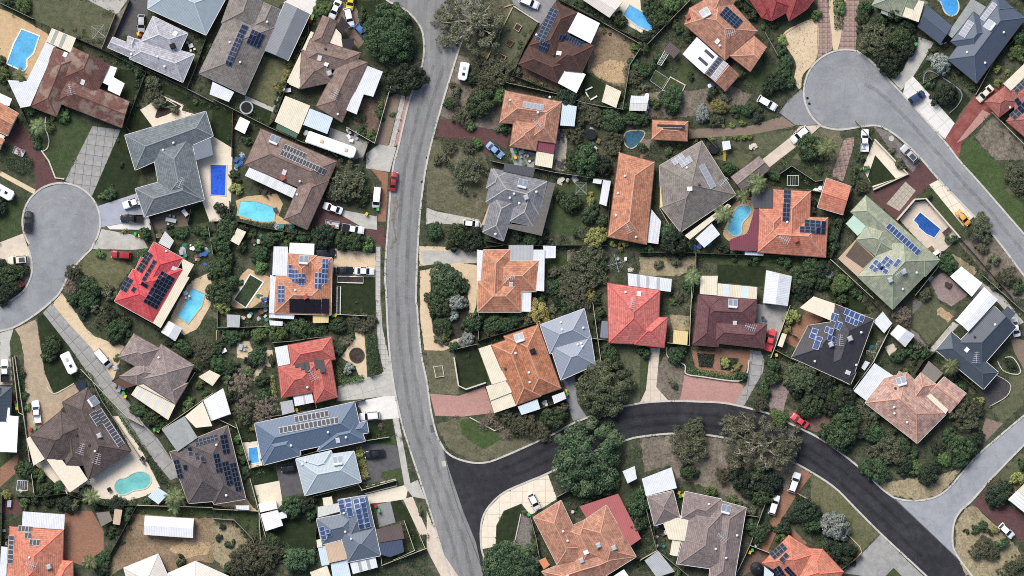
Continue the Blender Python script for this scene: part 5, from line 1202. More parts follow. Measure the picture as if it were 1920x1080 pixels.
house('the dark brown solar house', 'dark brown tiled house with long solar rows and white patios', '02', 'dbrown',
 [[868, 20, 1018, 90, 880, 430, 690, 310], [690, 310, 960, 420, 880, 562, 620, 438], [860, 250, 1128, 312, 1046, 492, 820, 470]],
 [([1020, 88, 1168, 162, 1106, 300, 950, 220], 'W', 2.75), ([940, 440, 1072, 506, 1010, 632, 875, 560], 'W', 2.5)],
 [('n', [893, 82, 790, 300], 9, 2, 62), ('n', [775, 278, 832, 302], 4, 2, 62), ('n', [935, 232, 1058, 290], 7, 2, 40), ('n', [900, 235, 935, 250], 2, 2, 40)], [('s', 893, 365), ('d', 855, 375), ('v', 740, 240)], gut='gbrown')
house('the orange house by the gum tree', 'orange tiled hip roofed house with grey solar row near gum tree', '02', 'peach',
 [[530, 615, 912, 690, 880, 860, 490, 832], [730, 680, 910, 695, 870, 970, 690, 945], [590, 800, 770, 830, 738, 1020, 560, 990]],
 [([750, 960, 867, 972, 857, 1042, 745, 1020], 'm', 2.4), ('12', [740, 88, 857, 106, 845, 202, 730, 180], 'c'), ([915, 700, 1012, 722, 996, 856, 900, 850], 'i', 2.6)],
 [('l', [652, 690, 793, 713], 6, 1, 42)], [('v', 565, 680), ('v', 830, 660), ('a', 745, 840), ('v', 750, 765)], cap='capl', gut='gbrown')
house('the cream roof beside top pool', 'cream metal roof beside a blue pool at the top edge', '02', 'creamr', [([1040, -120, 1320, 20, 1232, 122, 1020, -20], (1, 3))], caps=False, pitch=12)
house('the terracotta house with white patio', 'faded terracotta house with white patio holding two dark skylights', '03', 'peach',
 [[330, 60, 540, -60, 790, 215, 570, 412, 295, 170], ([600, 380, 700, 300, 765, 245, 852, 322, 740, 490], (3,)), ([450, -80, 650, -10, 560, 160, 380, 140], (0,)), ([527, 386, 668, 510, 570, 622, 435, 500], (0, 2))],
 [([527, 386, 430, 502, 283, 370, 380, 255], 'W', 2.5, ('z', [(.12, .26, .1, .5), (.55, .69, .1, .5)]))],
 [('n', [578, 50, 690, 150], 5, 4, 78), ('n', [440, 500, 528, 388], 6, 1, 36), ('l', [470, 530, 560, 415], 6, 1, 40)], [('h', 435, 95), ('s', 517, 285), ('v', 533, 315), ('a', 600, 235), ('r', 320, 120)], cap='capl', gut='gbrown')
house('the deep red roof at top', 'deep red metal roofed house cut by the top edge', '03', 'crimson', [[735, 0, 640, -140, 760, -220, 900, 60, 880, 145, 815, 122], [880, 147, 1035, 60, 930, -180, 750, -60], ([1000, 147, 1118, 68, 1180, -10, 1100, -120, 930, -60], ())], gut='gred')
house('the small orange pool house', 'small orange tiled outbuilding with black solar hoses beside pool', '03', 'orange', [[80, 813, 322, 823, 316, 956, 75, 944]], (), [('B', [110, 845, 300, 850], 1, 1, 14), ('B', [150, 868, 300, 872], 1, 1, 10)], (), cap='capl', gut='gbrown')
house('the pale green roof', 'pale green and cream ribbed roof under top edge', '04', 'green', [([405, 40, 480, -90, 780, 20, 718, 155, 600, 115], (1,))], [([650, -10, 757, 20, 717, 157, 610, 117], 'c', 3.6), ([475, 70, 560, 100, 550, 128, 466, 92], 'q')], gut='ggreen')
house('the blue slate house', 'blue slate coloured house with checkered patio roof and pool', '04', 'slate',
 [([772, 35, 946, 180, 866, 302, 714, 185], (1, 3)), [1240, -30, 1442, 125, 1110, 567, 915, 405], [1090, 85, 1260, 215, 1105, 415, 935, 285], [1250, -40, 1360, 60, 1240, 220, 1128, 130]],
 [([1078, -5, 1182, 55, 1122, 130, 1087, 88, 945, 262, 912, 236], 'q', 2.5)],
 [('l', [1250, 42, 1162, 155], 6, 1, 38), ('l', [1094, 165, 1028, 265], 5, 1, 48)], [('h', 1195, 178), ('v', 1042, 360), ('v', 1165, 430), ('v', 1290, 225)], gut='gdark')
house('the red roof at right edge', 'red brown tiled house with dark solar arrays at right edge', '04', 'rbrown', [[1165, 690, 1300, 587, 1400, 690, 1260, 795], [1310, 820, 1480, 620, 1700, 800, 1530, 1010], [1340, 615, 1500, 450, 1650, 700, 1390, 850]],
 [([1290, 570, 1440, 425, 1450, 510, 1340, 617], 'c', 2.9)], [('k', [1345, 600, 1440, 515], 4, 2, 50), ('k', [1360, 680, 1390, 660], 1, 2, 50), ('k', [1330, 780, 1430, 690], 4, 2, 50)], [('v', 1335, 730)], gut='gred')
house('the bright red solar house', 'bright red tiled house covered with black solar panels', '10', 'scarlet',
 [[1045, 698, 1240, 808, 1090, 1085, 895, 975], [905, 880, 1170, 1020, 1042, 1243, 780, 1097], [960, 800, 1240, 885, 1090, 1150, 860, 1010]],
 [([1228, 805, 1316, 850, 1270, 930, 1286, 937, 1092, 1278, 1040, 1243, 1240, 885], 'c', 2.6)],
 [('k', [1045, 785, 970, 910], 5, 2, 48), ('k', [1072, 830, 992, 968], 5, 1, 28), ('k', [1015, 985, 1000, 1010], 1, 2, 48), ('k', [912, 955, 862, 1042], 3, 2, 52), ('k', [937, 1010, 917, 1042], 1, 1, 28), ('k', [1188, 942, 1065, 1152], 8, 4, 100)], [('s', 1185, 878), ('v', 1130, 760)], gut='gcream')
house('the brown house with aqua pool', 'brown tiled house with grey solar rows beside aqua pool', '11', 'brown',
 [[325, -65, 838, 155, 735, 398, 215, 178], [627, 218, 785, 285, 638, 615, 478, 546]],
 [([250, 193, 567, 340, 540, 402, 218, 252], 'w', 2.6, ('x', [(.36, .43), (.55, .62), (.86, .92)]))],
 [('g', [490, 40, 636, 105], 7, 1, 40), ('g', [470, 78, 767, 210], 14, 1, 42)], [('h', 418, 12), ('s', 485, 230), ('r', 478, 268), ('v', 590, 290), ('v', 570, 380)], gut='gbrown')
house('the orange house with blue panels', 'orange tiled house with blue solar panels and white side patios', '11', 'orange',
 [[630, 790, 805, 805, 800, 1110, 625, 1100], [508, 775, 705, 790, 690, 1030, 500, 1020], [428, 925, 803, 935, 797, 1190, 415, 1180]],
 [([412, 728, 508, 730, 502, 925, 402, 920], 'w', 2.5, ('g', [(.0, .0)])), ([388, 922, 428, 925, 415, 1180, 380, 1178], 'w'), ([520, 703, 686, 710, 682, 800, 640, 800, 514, 775], 'W'), ('21', [675, 255, 782, 258, 780, 306, 675, 308], 'y', 2.2), ('21', [384, 240, 552, 247, 547, 282, 380, 272], 'w')],
 [('u', [782, 812, 774, 980], 5, 2, 42), ('u', [735, 903, 731, 1018], 3, 2, 42), ('u', [540, 850, 540, 940], 3, 1, 28), ('u', [580, 885, 580, 970], 3, 2, 42), ('u', [625, 910, 623, 998], 3, 2, 44), ('u', [488, 990, 487, 1105], 4, 2, 44), ('B', [520, 1078, 788, 1083], 5, 1, 95)], [('h', 615, 820), ('r', 630, 1068), ('v', 560, 1022)], cap='capl', gut='gcream')
house('the grey house with lattice pergola', 'grey tiled house with weathered lattice pergola along its right side', '12', 'grey',
 [[450, 205, 812, 292, 757, 515, 400, 430], [450, 380, 605, 420, 518, 692, 378, 632], [640, 262, 812, 294, 716, 592, 560, 560], [436, 206, 540, 230, 500, 352, 402, 336]],
 [([525, 168, 732, 200, 718, 262, 518, 222], 'z', 2.9), ([812, 292, 868, 303, 776, 657, 550, 606, 562, 575, 716, 595], 'l', 2.5), ([438, 400, 458, 405, 395, 590, 372, 582], 't')], (), [('h', 648, 308), ('c', 673, 400), ('v', 590, 375), ('v', 562, 402), ('v', 625, 438), ('v', 740, 362), ('v', 465, 645)], cap='capg', gut='ggrey')
house('the long orange house', 'long orange tiled house standing lengthwise between green gardens', '12', 'orange', [[1296, 95, 1536, 160, 1482, 715, 1220, 664]], (), (), [('v', 1335, 255), ('v', 1290, 370), ('v', 1275, 520), ('a', 1355, 600), ('v', 1410, 665)], cap='capl', gut='gbrown')
house('the orange house by the loop path', 'orange tiled house with white L shaped patios facing sandy loop path', '12', 'orange',
 [[385, 750, 562, 750, 560, 1168, 345, 1168], [470, 825, 754, 825, 740, 1032, 470, 1030], [345, 960, 640, 955, 640, 1170, 345, 1170]],
 [([340, 750, 386, 755, 380, 1012, 340, 1016], 'w'), ([554, 720, 720, 720, 717, 822, 552, 826], 'g', 2.6), ([720, 750, 797, 750, 792, 1030, 738, 1027, 752, 825, 718, 825], 'w', 2.55), ([784, 723, 872, 725, 870, 806, 796, 808], 'w', 2.2), ('22', [637, 90, 707, 90, 702, 232, 634, 230], 'w', 2.5)], (), [('s', 570, 985), ('a', 560, 940)], cap='capl', gut='gcream')
house('the big grey brown hip house', 'large grey brown tiled house with pale solar panels and cream verandah', '13', 'greybrown',
 [[128, 185, 412, 18, 642, 380, 270, 632, 140, 465], ([170, 445, 215, 360, 440, 375, 330, 490], ())],
 [([588, 440, 612, 456, 332, 682, 298, 655], 'c', 2.5), ([135, 190, 167, 195, 162, 458, 130, 470], 'y', 2.55), ([480, 573, 537, 646, 430, 737, 370, 675], 'w', 2.4), ([75, 478, 140, 560, 120, 712, 38, 700], 'w', 2.3, S3)],
 [('l', [206, 150, 280, 102], 3, 2, 44), ('l', [258, 166, 330, 120], 3, 2, 44), ('l', [428, 170, 508, 325], 6, 1, 46)], [('s', 330, 342), ('d', 392, 315), ('v', 310, 200), ('a', 560, 295)], gut='gcream')
house('the brown gable carport', 'brown tiled gable carport between palms and play lawn', '13', 'purpleb', [([800, 118, 872, 206, 692, 366, 608, 260], (0, 2))], cat='carport', name='carport', gut='gbrown')
house('the orange house with solar strip', 'orange tiled house with long solar strip and maroon patio by pool', '13', 'coral',
 [[895, 343, 1147, 357, 1132, 780, 885, 760], [800, 520, 1264, 534, 1247, 802, 788, 768], [800, 474, 995, 474, 990, 720, 793, 715]],
 [([770, 474, 801, 475, 790, 762, 603, 752, 603, 682, 722, 640], 'm', 2.5), ([800, 345, 899, 345, 893, 476, 765, 470, 740, 402], 'z', 2.5), ([705, 760, 832, 772, 828, 790, 703, 785], 'i', 2.1)],
 [('n', [1012, 350, 1001, 562], 7, 2, 46), ('n', [1105, 548, 1250, 560], 4, 2, 46), ('n', [1070, 594, 1248, 607], 5, 2, 40)], [('r', 1045, 686), ('a', 960, 680), ('v', 985, 565)], cap='capl', gut='gbrown')
house('the orange gable garage', 'small orange gable roofed garage', '14', 'coral', [([100, 268, 266, 325, 210, 515, 40, 465], (1, 3))], cat='garage', name='garage', gut='gcream', pitch=18)
house('the mottled green house', 'mottled green metal roofed house with two solar arrays by pool', '14', 'green',
 [[365, 385, 862, 820, 765, 932, 263, 495], [862, 818, 545, 1152, 308, 930, 610, 600], [370, 590, 500, 588, 622, 800, 430, 792, 300, 682]],
 [([290, 510, 373, 596, 310, 657, 230, 575], 'e', 2.6), ([300, 682, 427, 800, 310, 932, 178, 810], 't', 2.4), ([300, 692, 418, 800, 345, 872, 230, 790], 'f', 2.55)],
 [('u', [525, 568, 737, 758], 10, 1, 50), ('u', [500, 790, 552, 832], 2, 2, 60), ('u', [432, 812, 500, 868], 3, 1, 38), ('u', [405, 845, 450, 882], 2, 1, 36), ('u', [455, 850, 520, 895], 2, 1, 34), ('u', [575, 808, 602, 828], 1, 2, 60)], [('v', 705, 905), ('c', 618, 900), ('a', 585, 900), ('c', 525, 955), ('v', 612, 1015)], gut='ggreen')
house('the slate house with white ridge patio', 'dark slate house with long white gable patio on its back', '24', 'slated',
 [([1231, 194, 1378, 335, 1149, 598, 985, 440], (0,)), [940, 365, 1258, 640, 1157, 754, 836, 490]],
 [([1160, 65, 1205, 108, 1012, 326, 965, 290], 'W', 3.2), ([1205, 108, 1252, 150, 1052, 366, 1012, 326], 'w', 3.25), ([1320, 193, 1372, 245, 1300, 327, 1243, 270], 's', 2.9)], (), [('s', 1043, 488), ('a', 1105, 538), ('v', 1230, 318), ('d', 1095, 400)], gut='gwhite')
house('the rust orange house', 'rust orange tiled house with cream patio and cream garage roof', '22', 'rust',
 [[520, 396, 752, 318, 907, 748, 690, 822], [435, 455, 640, 385, 772, 800, 606, 860]],
 [([350, 480, 433, 453, 547, 690, 440, 722], 'c', 2.5), ([400, 735, 546, 688, 578, 772, 430, 830], 'c', 2.7), ([430, 830, 578, 772, 608, 862, 456, 914], 'c', 2.55), ([614, 870, 746, 820, 767, 886, 640, 927], 'i'), ([845, 800, 926, 770, 942, 816, 860, 852], 'w')], (), [('h', 625, 408), ('k', 716, 498), ('v', 600, 510), ('v', 690, 640), ('v', 695, 705), ('d', 530, 615)], cap='capl', gut='gbrown')
house('the pale blue grey house', 'pale blue grey metal roofed house behind olive tree', '22', 'pblue', [[765, 320, 1062, 210, 1110, 425, 832, 515], [830, 455, 1105, 390, 1137, 590, 905, 692], [770, 318, 900, 300, 930, 500, 830, 470]], (), (), [('v', 905, 303), ('v', 912, 352), ('v', 1055, 340), ('v', 1018, 452), ('v', 1042, 445), ('v', 1048, 465)], gut='gwhite')
house('the rose red house', 'rose red tiled house with narrow beige path at its front', '23', 'rosered', [[-223, 38, 132, 88, 116, 455, -212, 440], [-60, 262, 183, 270, 160, 472, -40, 452]],
 [('22', [1180, 293, 1247, 300, 1237, 412, 1168, 405], 'G', 2.5), ([-85, -28, 212, 12, 205, 98, -80, 62], 'w', 2.45, ('g', [(.2, .27), (.42, .49), (.66, .73)]))], (), [('s', -10, 112), ('a', -60, 170), ('v', -100, 100)], gut='gred')
house('the maroon house', 'dark maroon tiled house with paved front garden', '23', 'maroon', [[390, 118, 545, 130, 525, 468, 352, 452], [395, 120, 783, 150, 766, 330, 395, 322], [480, 290, 852, 315, 831, 477, 490, 440]],
 [([403, -10, 522, -10, 517, 42, 517, 122, 400, 112], 'c', 2.7), ([517, 40, 787, 66, 782, 150, 517, 124], 'c', 2.55, ('i', [(.15, .3), (.62, .78)]))], (), [('h', 622, 178), ('s', 635, 310), ('a', 735, 335)], gut='gbrown')
house('the black solar house', 'black tiled house with scattered pale blue solar panels', '24', 'shale', [[158, 180, 420, 284, 259, 722, 54, 612], [-22, 324, 200, 290, 230, 705, -135, 540], ([200, 690, 230, 640, 300, 640, 262, 722], ())],
 [('23', [1165, 128, 1317, 180, 1282, 292, 1072, 205], 'sailc', 2.7)],
 [('u', [230, 205, 362, 264], 4, 1, 48), ('u', [235, 258, 318, 294], 3, 1, 42), ('u', [140, 236, 188, 254], 2, 1, 52), ('u', [168, 290, 212, 310], 2, 1, 52), ('u', [97, 328, 152, 350], 2, 1, 44), ('u', [110, 382, 167, 406], 2, 1, 40), ('u', [5, 338, 48, 355], 1, 2, 70), ('u', [30, 392, 74, 408], 1, 3, 88)], [('c', 255, 412), ('a', 185, 420), ('c', 128, 452), ('v', 332, 370), ('s', 242, 640), ('v', 20, 565), ('v', 300, 590)], gut='gcream')
house('the weathered salmon house', 'weathered salmon tiled house with attached garage and white patio', '24', 'salmon', [[490, 682, 640, 640, 912, 915, 712, 1118, 360, 845], [590, 633, 692, 697, 612, 860, 500, 790], [735, 643, 838, 720, 730, 880, 580, 830], ([892, 670, 1042, 782, 930, 912, 778, 790], (1, 3))],
 [([425, 578, 562, 670, 370, 832, 283, 765], 'w', 2.4), ([790, 563, 887, 645, 822, 722, 738, 642], 'sailg', 2.3), ([772, 800, 800, 782, 918, 890, 900, 920], 'c', 3.0)], (), [('h', 602, 700), ('v', 552, 872), ('v', 555, 915), ('v', 640, 975), ('d', 560, 745)], cap='capl', gut='gcream')
house('the mink grey house', 'grey beige tiled house with cream striped patio', '20', 'mink', [[910, 378, 1092, 480, 1000, 640, 805, 538], [1095, 448, 1317, 590, 1190, 850, 940, 690], [763, 698, 980, 560, 1140, 655, 1185, 850, 930, 722, 850, 745], ([1130, 700, 1277, 712, 1190, 855, 1120, 800], ())],
 [([950, 703, 1192, 856, 1142, 960, 893, 790], 'c', 2.55, ('x', [(.1, .2), (.32, .42), (.55, .65), (.78, .88)]))], (), [('v', 1080, 540), ('c', 790, 610)], gut='gbrown')
house('the chocolate brown house', 'chocolate brown tiled house with cream shade roofs and kidney pool', '30', 'choc', [[600, -198, 892, 235, 604, 426, 430, -95], [216, 128, 420, -35, 600, 50, 520, 285, 320, 293], [400, 100, 560, 60, 570, 330, 455, 327]],
 [([392, 243, 455, 328, 512, 290, 602, 427, 480, 512, 325, 292], 'sailc', 2.6), ([210, 135, 312, 287, 235, 332, 188, 150], 'sailc', 2.4)],
 [('20', 'g', [692, 880, 850, 1118], 11, 1, 50), ('20', 'g', [655, 895, 708, 978], 4, 1, 50)], [('h', 640, 835, '20'), ('c', 685, 128), ('d', 528, 122), ('v', 655, 232), ('a', 565, 215), ('a', 675, 280), ('d', 615, 190)], gut='gdark')
house('the slate roof at left edge', 'slate roofed house with big white patio at left edge', '20', 'slated', [[-120, 726, 90, 738, 80, 1000, -130, 1000]], [([0, 872, 78, 878, 76, 930, 137, 936, 125, 1178, -20, 1172], 'W', 3.0)], [('k', [0, 740, 20, 742], 1, 1, 40)], gut='gdark')
house('the charcoal solar house', 'dark brown grey roofed house crowded with black solar panels', '30', 'umbergrey', [[1250, 178, 1543, 60, 1665, 556, 1450, 592], [1152, 238, 1440, 180, 1586, 560, 1280, 586]],
 [([1100, 88, 1252, -2, 1342, 142, 1205, 237], 'q', 3.1), ('20', [1255, 935, 1375, 835, 1440, 1000, 1330, 1012], 'sailc', 3.2)],
 [('k', [1215, 285, 1249, 412], 4, 2, 38), ('k', [1303, 203, 1312, 262], 2, 1, 28), ('k', [1348, 238, 1360, 288], 2, 1, 28), ('k', [1388, 262, 1396, 306], 1, 1, 26), ('k', [1275, 320, 1280, 360], 1, 1, 30), ('k', [1320, 160, 1475, 118], 6, 2, 44), ('31', 'k', [95, 118, 120, 245], 4, 2, 46), ('31', 'k', [45, 245, 72, 372], 4, 2, 38), ('31', 'k', [105, 298, 142, 456], 5, 2, 42), ('31', 'k', [155, 308, 198, 498], 6, 2, 40)], [('s', 1295, 132), ('v', 95, 530, '31'), ('v', 30, 190, '31')], gut='gcream')
house('the salmon red house', 'salmon red tiled house with dark solar heating mats', '21', 'redtile', [[508, 455, 802, 400, 827, 552, 530, 605], [440, 602, 740, 545, 690, 772, 463, 812], [640, 560, 797, 545, 842, 807, 690, 847]],
 [([418, 472, 510, 455, 530, 592, 443, 606], 'w', 2.5, ('q', [(.0, .0)])), ([543, 798, 667, 773, 682, 842, 555, 868], 'w', 2.4, ('g', [(.5, .6)])), ([455, 840, 537, 825, 553, 906, 470, 927], 'g', 2.2)],
 [('b', [612, 538, 634, 622], 1, 1, 34), ('b', [646, 560, 663, 642], 1, 1, 34), ('b', [582, 572, 589, 606], 1, 1, 30), ('b', [746, 535, 763, 646], 1, 1, 34), ('b', [712, 535, 728, 620], 1, 1, 34)], [('a', 675, 655), ('v', 640, 740)], gut='gbrown')
house('the slate blue long house', 'long slate blue roofed house with two white framed solar rows', '31', 'blues', [[283, 48, 957, -98, 1010, 140, 330, 285], [300, 120, 590, 70, 593, 263, 345, 328], [800, 60, 975, 20, 1030, 166, 704, 236], [915, 60, 1038, 30, 1052, 110, 930, 130]],
 (), [('21', 'g', [550, 937, 780, 895], 8, 1, 44), ('21', 'g', [448, 1010, 848, 938], 14, 1, 44)], [('v', 530, 195), ('s', 845, 160), ('v', 780, 105), ('v', 900, 140)], gut='gwhite')
house('the pale blue square house', 'pale blue grey square hip roofed house between two drives', '31', 'ice', [[560, 288, 952, 234, 1002, 442, 622, 534], ([564, 285, 800, 230, 830, 350, 700, 420], ())], (), (), [('h', 845, 298), ('v', 628, 300), ('v', 605, 322)], gut='gwhite')
house('the blue grey corner house', 'blue grey roofed house with blue solar panels and many patios', '31', 'blueslate', [[845, 560, 1042, 530, 1092, 752, 900, 865], [700, 690, 970, 640, 960, 805, 738, 864], [850, 750, 1092, 745, 1132, 937, 910, 982]],
 [([755, 860, 887, 832, 907, 960, 785, 987], 't', 2.7, ('g', [(.0, .0)])), ([708, 880, 756, 868, 787, 997, 735, 1007], 'i'), ([795, 990, 907, 965, 932, 1077, 810, 1092], 'i'), ([925, 985, 1096, 943, 1112, 1016, 945, 1062], 'w', 2.4, ('q', [(.28, .4), (.62, .74)])), ([655, 1050, 771, 1005, 802, 1092, 680, 1102], 'c'), ([708, 610, 850, 583, 862, 640, 708, 682], 'x', 2.5), ([1100, 762, 1268, 720, 1292, 822, 1120, 850], 'n', 2.6), ([1118, 840, 1275, 822, 1290, 912, 1195, 947, 1130, 930], 'b', 2.5), ([700, 832, 730, 826, 740, 880, 704, 884], 'c')],
 [('u', [842, 566, 932, 547], 2, 3, 92), ('u', [905, 645, 950, 634], 1, 1, 32), ('u', [945, 560, 1026, 543], 2, 6, 205), ('u', [714, 747, 757, 737], 1, 3, 88), ('u', [762, 762, 792, 754], 1, 2, 50)], [('v', 935, 822), ('v', 895, 775), ('v', 885, 650)], gut='gwhite')
house('the coral roof at bottom left', 'coral tiled house with white patio at bottom left', '30', 'coral', [[75, 740, 438, 765, 425, 1220, 48, 1220], [330, 1065, 430, 967, 502, 973, 502, 1220, 330, 1220]],
 [([163, 640, 446, 660, 441, 762, 158, 742], 'w', 2.5), ([18, 875, 62, 880, 52, 1100, 5, 1100], 'w', 2.6, ('b', [(.0, .0)]))],
 [('g', [135, 735, 228, 741], 4, 1, 40), ('g', [180, 780, 226, 783], 2, 1, 40), ('g', [214, 823, 286, 828], 3, 1, 42), ('g', [113, 803, 104, 992], 6, 1, 42)], [('c', 345, 1010), ('a', 230, 990), ('v', 215, 945)], gut='gred')
house('the off white roof at bottom', 'off white hip roofed house at the bottom edge', '30', 'creamr', [[843, 1020, 1075, 925, 1165, 1130, 900, 1220], [1140, 1056, 1325, 975, 1580, 1090, 1560, 1180, 1200, 1220]], gut='gwhite', pitch=18)
house('the two tone terracotta house', 'terracotta house with pink metal verandah beside big tree', '32', 'peach', [[718, 680, 905, 565, 1055, 880, 1010, 1000, 880, 1000], [1000, 740, 1075, 690, 1212, 597, 1412, 945, 1190, 1080], [775, 1045, 1010, 950, 1240, 890, 1412, 945, 1195, 1080, 900, 1170], [930, 760, 1070, 695, 1200, 960, 1040, 1010]],
 [([1030, 606, 1290, 520, 1445, 822, 1372, 872, 1212, 600, 1080, 692], 'p', 2.5), ([755, 970, 800, 950, 830, 1000, 790, 1030], 'o', 2.5)], (), [('s', 1075, 912), ('c', 1158, 866), ('c', 1262, 882), ('c', 1045, 970), ('v', 950, 835), ('v', 920, 772), ('v', 950, 1070)], cap='capl', gut='gcream')
house('the purple brown house', 'purple brown tiled house with cream angular patio', '33', 'purpleb', [[300, 505, 545, 556, 525, 760, 272, 690], [510, 560, 712, 615, 625, 1140, 460, 1110], [320, 620, 600, 600, 580, 1040, 243, 992, 285, 830], [45, 540, 220, 500, 266, 680, 95, 737]],
 [([275, 665, 352, 676, 326, 842, 190, 826, 154, 724], 'c', 2.75), ([215, 826, 274, 836, 250, 942, 198, 932], 'c', 2.65), ([10, 420, 210, 343, 246, 482, 38, 537], 'w', 2.5)], (), [('h', 575, 625), ('a', 545, 810), ('v', 505, 890), ('v', 575, 950), ('v', 650, 800), ('v', 460, 590)], gut='gwhite')
house('the coral house at bottom right', 'coral tiled house with black solar arrays at the bottom edge', '33', 'coral', [[1000, 798, 1190, 920, 1080, 1140, 818, 986], [1138, 886, 1226, 893, 1368, 1045, 1250, 1210, 1010, 1110]],
 [([835, 1010, 900, 1060, 880, 1120, 830, 1100], 'i', 2.4)], [('k', [868, 925, 957, 850], 4, 2, 52), ('k', [930, 962, 978, 912], 2, 1, 34), ('k', [893, 1028, 935, 1000], 2, 4, 95), ('k', [965, 1028, 992, 1003], 2, 5, 120)], [], gut='gred')
house('the white awning at right edge', 'white striped metal roof at the right edge', '34', 'creamr', [([1325, 560, 1450, 440, 1600, 600, 1450, 660], (0, 2))], [([1325, 560, 1380, 505, 1480, 590, 1440, 655], 'W', 3.3, S3)], caps=False, pitch=10)

# ---------------------------------------------------------------- sheds and freestanding covers
shed('01', [185, 790, 252, 824, 216, 907, 148, 872], 'W', 'white metal garden shed')
shed('02', [1210, 573, 1312, 620, 1277, 732, 1180, 690], 'c', 'cream metal garden shed')
shed('02', [1378, 648, 1500, 655, 1490, 700, 1370, 700], 'w', 'low white shed roof'); shed('02', [1370, 700, 1490, 700, 1480, 752, 1365, 750], 'x', 'pale grey shed roof')
shed('11', [167, 605, 226, 630, 177, 721, 120, 690], 'c', 'cream sheet covered shed')
shed('21', [95, 250, 186, 254, 181, 337, 98, 335], 'g', 'weathered grey garden shed'); shed('21', [382, 290, 472, 298, 470, 327, 385, 323], 'w', 'narrow white garden shed')
shed('21', [-60, 830, 70, 750, 120, 920, -10, 967], 'W', 'white gable workshop shed', (0, 2))
shed('20', [1420, 625, 1492, 660, 1440, 732, 1345, 670], 'c', 'cream garden shed'); shed('20', [1145, 295, 1232, 345, 1187, 427, 1095, 370], 'w', 'white poolside shed', (0, 2))
shed('30', [985, 670, 1313, 690, 1306, 817, 978, 795], 'W', 'wide white workshop shed', (1, 3)); shed('30', [780, 625, 832, 630, 815, 732, 768, 725], 't', 'narrow tan garden shed')
shed('30', [1070, 478, 1142, 525, 1075, 592, 1003, 540], 'i', 'bluish white poolside shed', openw=True); shed('30', [655, 650, 742, 640, 767, 702, 690, 742], 'sailg', 'grey brown shade cover', openw=True)
shed('31', [325, 660, 437, 633, 472, 735, 358, 772], 'W', 'white back garden shed', (0, 2)); shed('31', [442, 650, 492, 640, 502, 681, 460, 692], 'w', 'small white garden shed'); shed('31', [308, 590, 427, 570, 437, 621, 320, 647], 'W', 'white shed behind sandy paving'); shed('31', [155, 600, 247, 600, 247, 631, 160, 626], 'w', 'long narrow white shed'); shed('31', [740, 550, 802, 540, 812, 591, 748, 602], 'c', 'cream awning cover', openw=True)
shed('12', [1190, 280, 1242, 290, 1212, 457, 1163, 440], 'w', 'long white shed with rust patch'); shed('12', [1125, 272, 1182, 280, 1176, 309, 1119, 300], 'w', 'tiny white shed')
shed('14', [1010, 863, 1152, 975, 1080, 1067, 933, 930], 'W', 'large white freestanding patio roof', openw=True); shed('24', [480, 230, 544, 310, 490, 377, 418, 300], 'w', 'square white garden shed'); shed('24', [585, 320, 692, 390, 630, 467, 533, 380], 'w', 'white gable garden shed', (0, 2))
shed('23', [225, 355, 322, 365, 316, 457, 219, 446], 'y', 'yellow topped garden shed'); shed('23', [955, 375, 987, 385, 956, 472, 924, 460], 'c', 'narrow cream shed'); shed('23', [850, -45, 1018, -5, 990, 192, 828, 172], 'w', 'large white ribbed gable shed', (0, 2))
shed('32', [1320, 370, 1402, 335, 1417, 420, 1355, 452], 'w', 'small white shed beside big tree'); shed('32', [1260, 1075, 1330, 1030, 1385, 1110, 1300, 1150], 'W', 'white shed at the bottom edge')
shed('33', [120, 905, 232, 1045, 110, 1085, 28, 970], 'g', 'light grey metal shed'); shed('03', [200, 288, 272, 345, 225, 397, 160, 335], 'n', 'flat brown cubby house roof', openw=True); shed('13', [550, 22, 602, 15, 612, 70, 558, 82], 'w', 'white play fort roof', openw=True, h=1.9)
shed('11', [80, 800, 90, 800, 90, 810, 80, 810], 'g', 'tiny grey tool box', h=.6)
shed('24', [365, 562, 397, 575, 360, 628, 338, 610], 'w', 'narrow white garden box', h=1.2)
shed('10', [1120, 625, 1180, 690, 1150, 745, 1075, 705], 'x', 'pale open sided shade roof', openw=True); shed('00', [-40, 610, 90, 670, 70, 720, -60, 680], 'W', 'white flat carport roof', openw=True)
# ================================================================ pools
pool('long turquoise pool with rounded step end on sandy paving', '00', [145, 195, 266, 242, 226, 362, 182, 402, 182, 452, 160, 482, 44, 430, 90, 300], (92, 172, 214))
pool('royal blue rectangular pool beside charcoal grey house', '11', [-24, 175, 90, 178, 83, 386, -20, 380], (38, 88, 200), 'gcream')
pool('wide aqua pool with angled end below brown house', '11', [180, 415, 300, 422, 422, 465, 410, 562, 300, 560, 160, 515], (112, 206, 226), 'sandst')
pool('murky dark green pool with white coping', 'P', [469, 514, 494, 529, 461, 577, 438, 562, 458, 532], (50, 64, 36))
pool('aqua angled pool beside bright red solar house', '20', [1290, 70, 1386, 110, 1360, 200, 1270, 315, 1190, 260, 1240, 190], (112, 206, 236), 'sandst', 0, .25)
pool('pale green kidney shaped pool behind chocolate brown house', '30', [770, 480, 795, 430, 850, 415, 900, 385, 960, 375, 1012, 400, 1018, 450, 980, 490, 900, 505, 850, 530, 800, 527], (112, 186, 180), 'gcream', 1, .25)
pool('small blue rectangular plunge pool beside slate blue long house', '31', [234, 215, 300, 207, 314, 315, 242, 323], (76, 156, 220), 'white')
pool('bright blue pool at the top edge beside cream roof', 'P', [1180, 8, 1205, 22, 1227, 44, 1219, 59, 1195, 50, 1168, 28], (92, 172, 226), 'gcream')
pool('curved blue pool shaded by palms beside maroon patio', '13', [660, 460, 735, 455, 748, 500, 692, 570, 682, 640, 640, 657, 590, 620, 602, 560], (112, 198, 230), 'gcream', 1, .25)
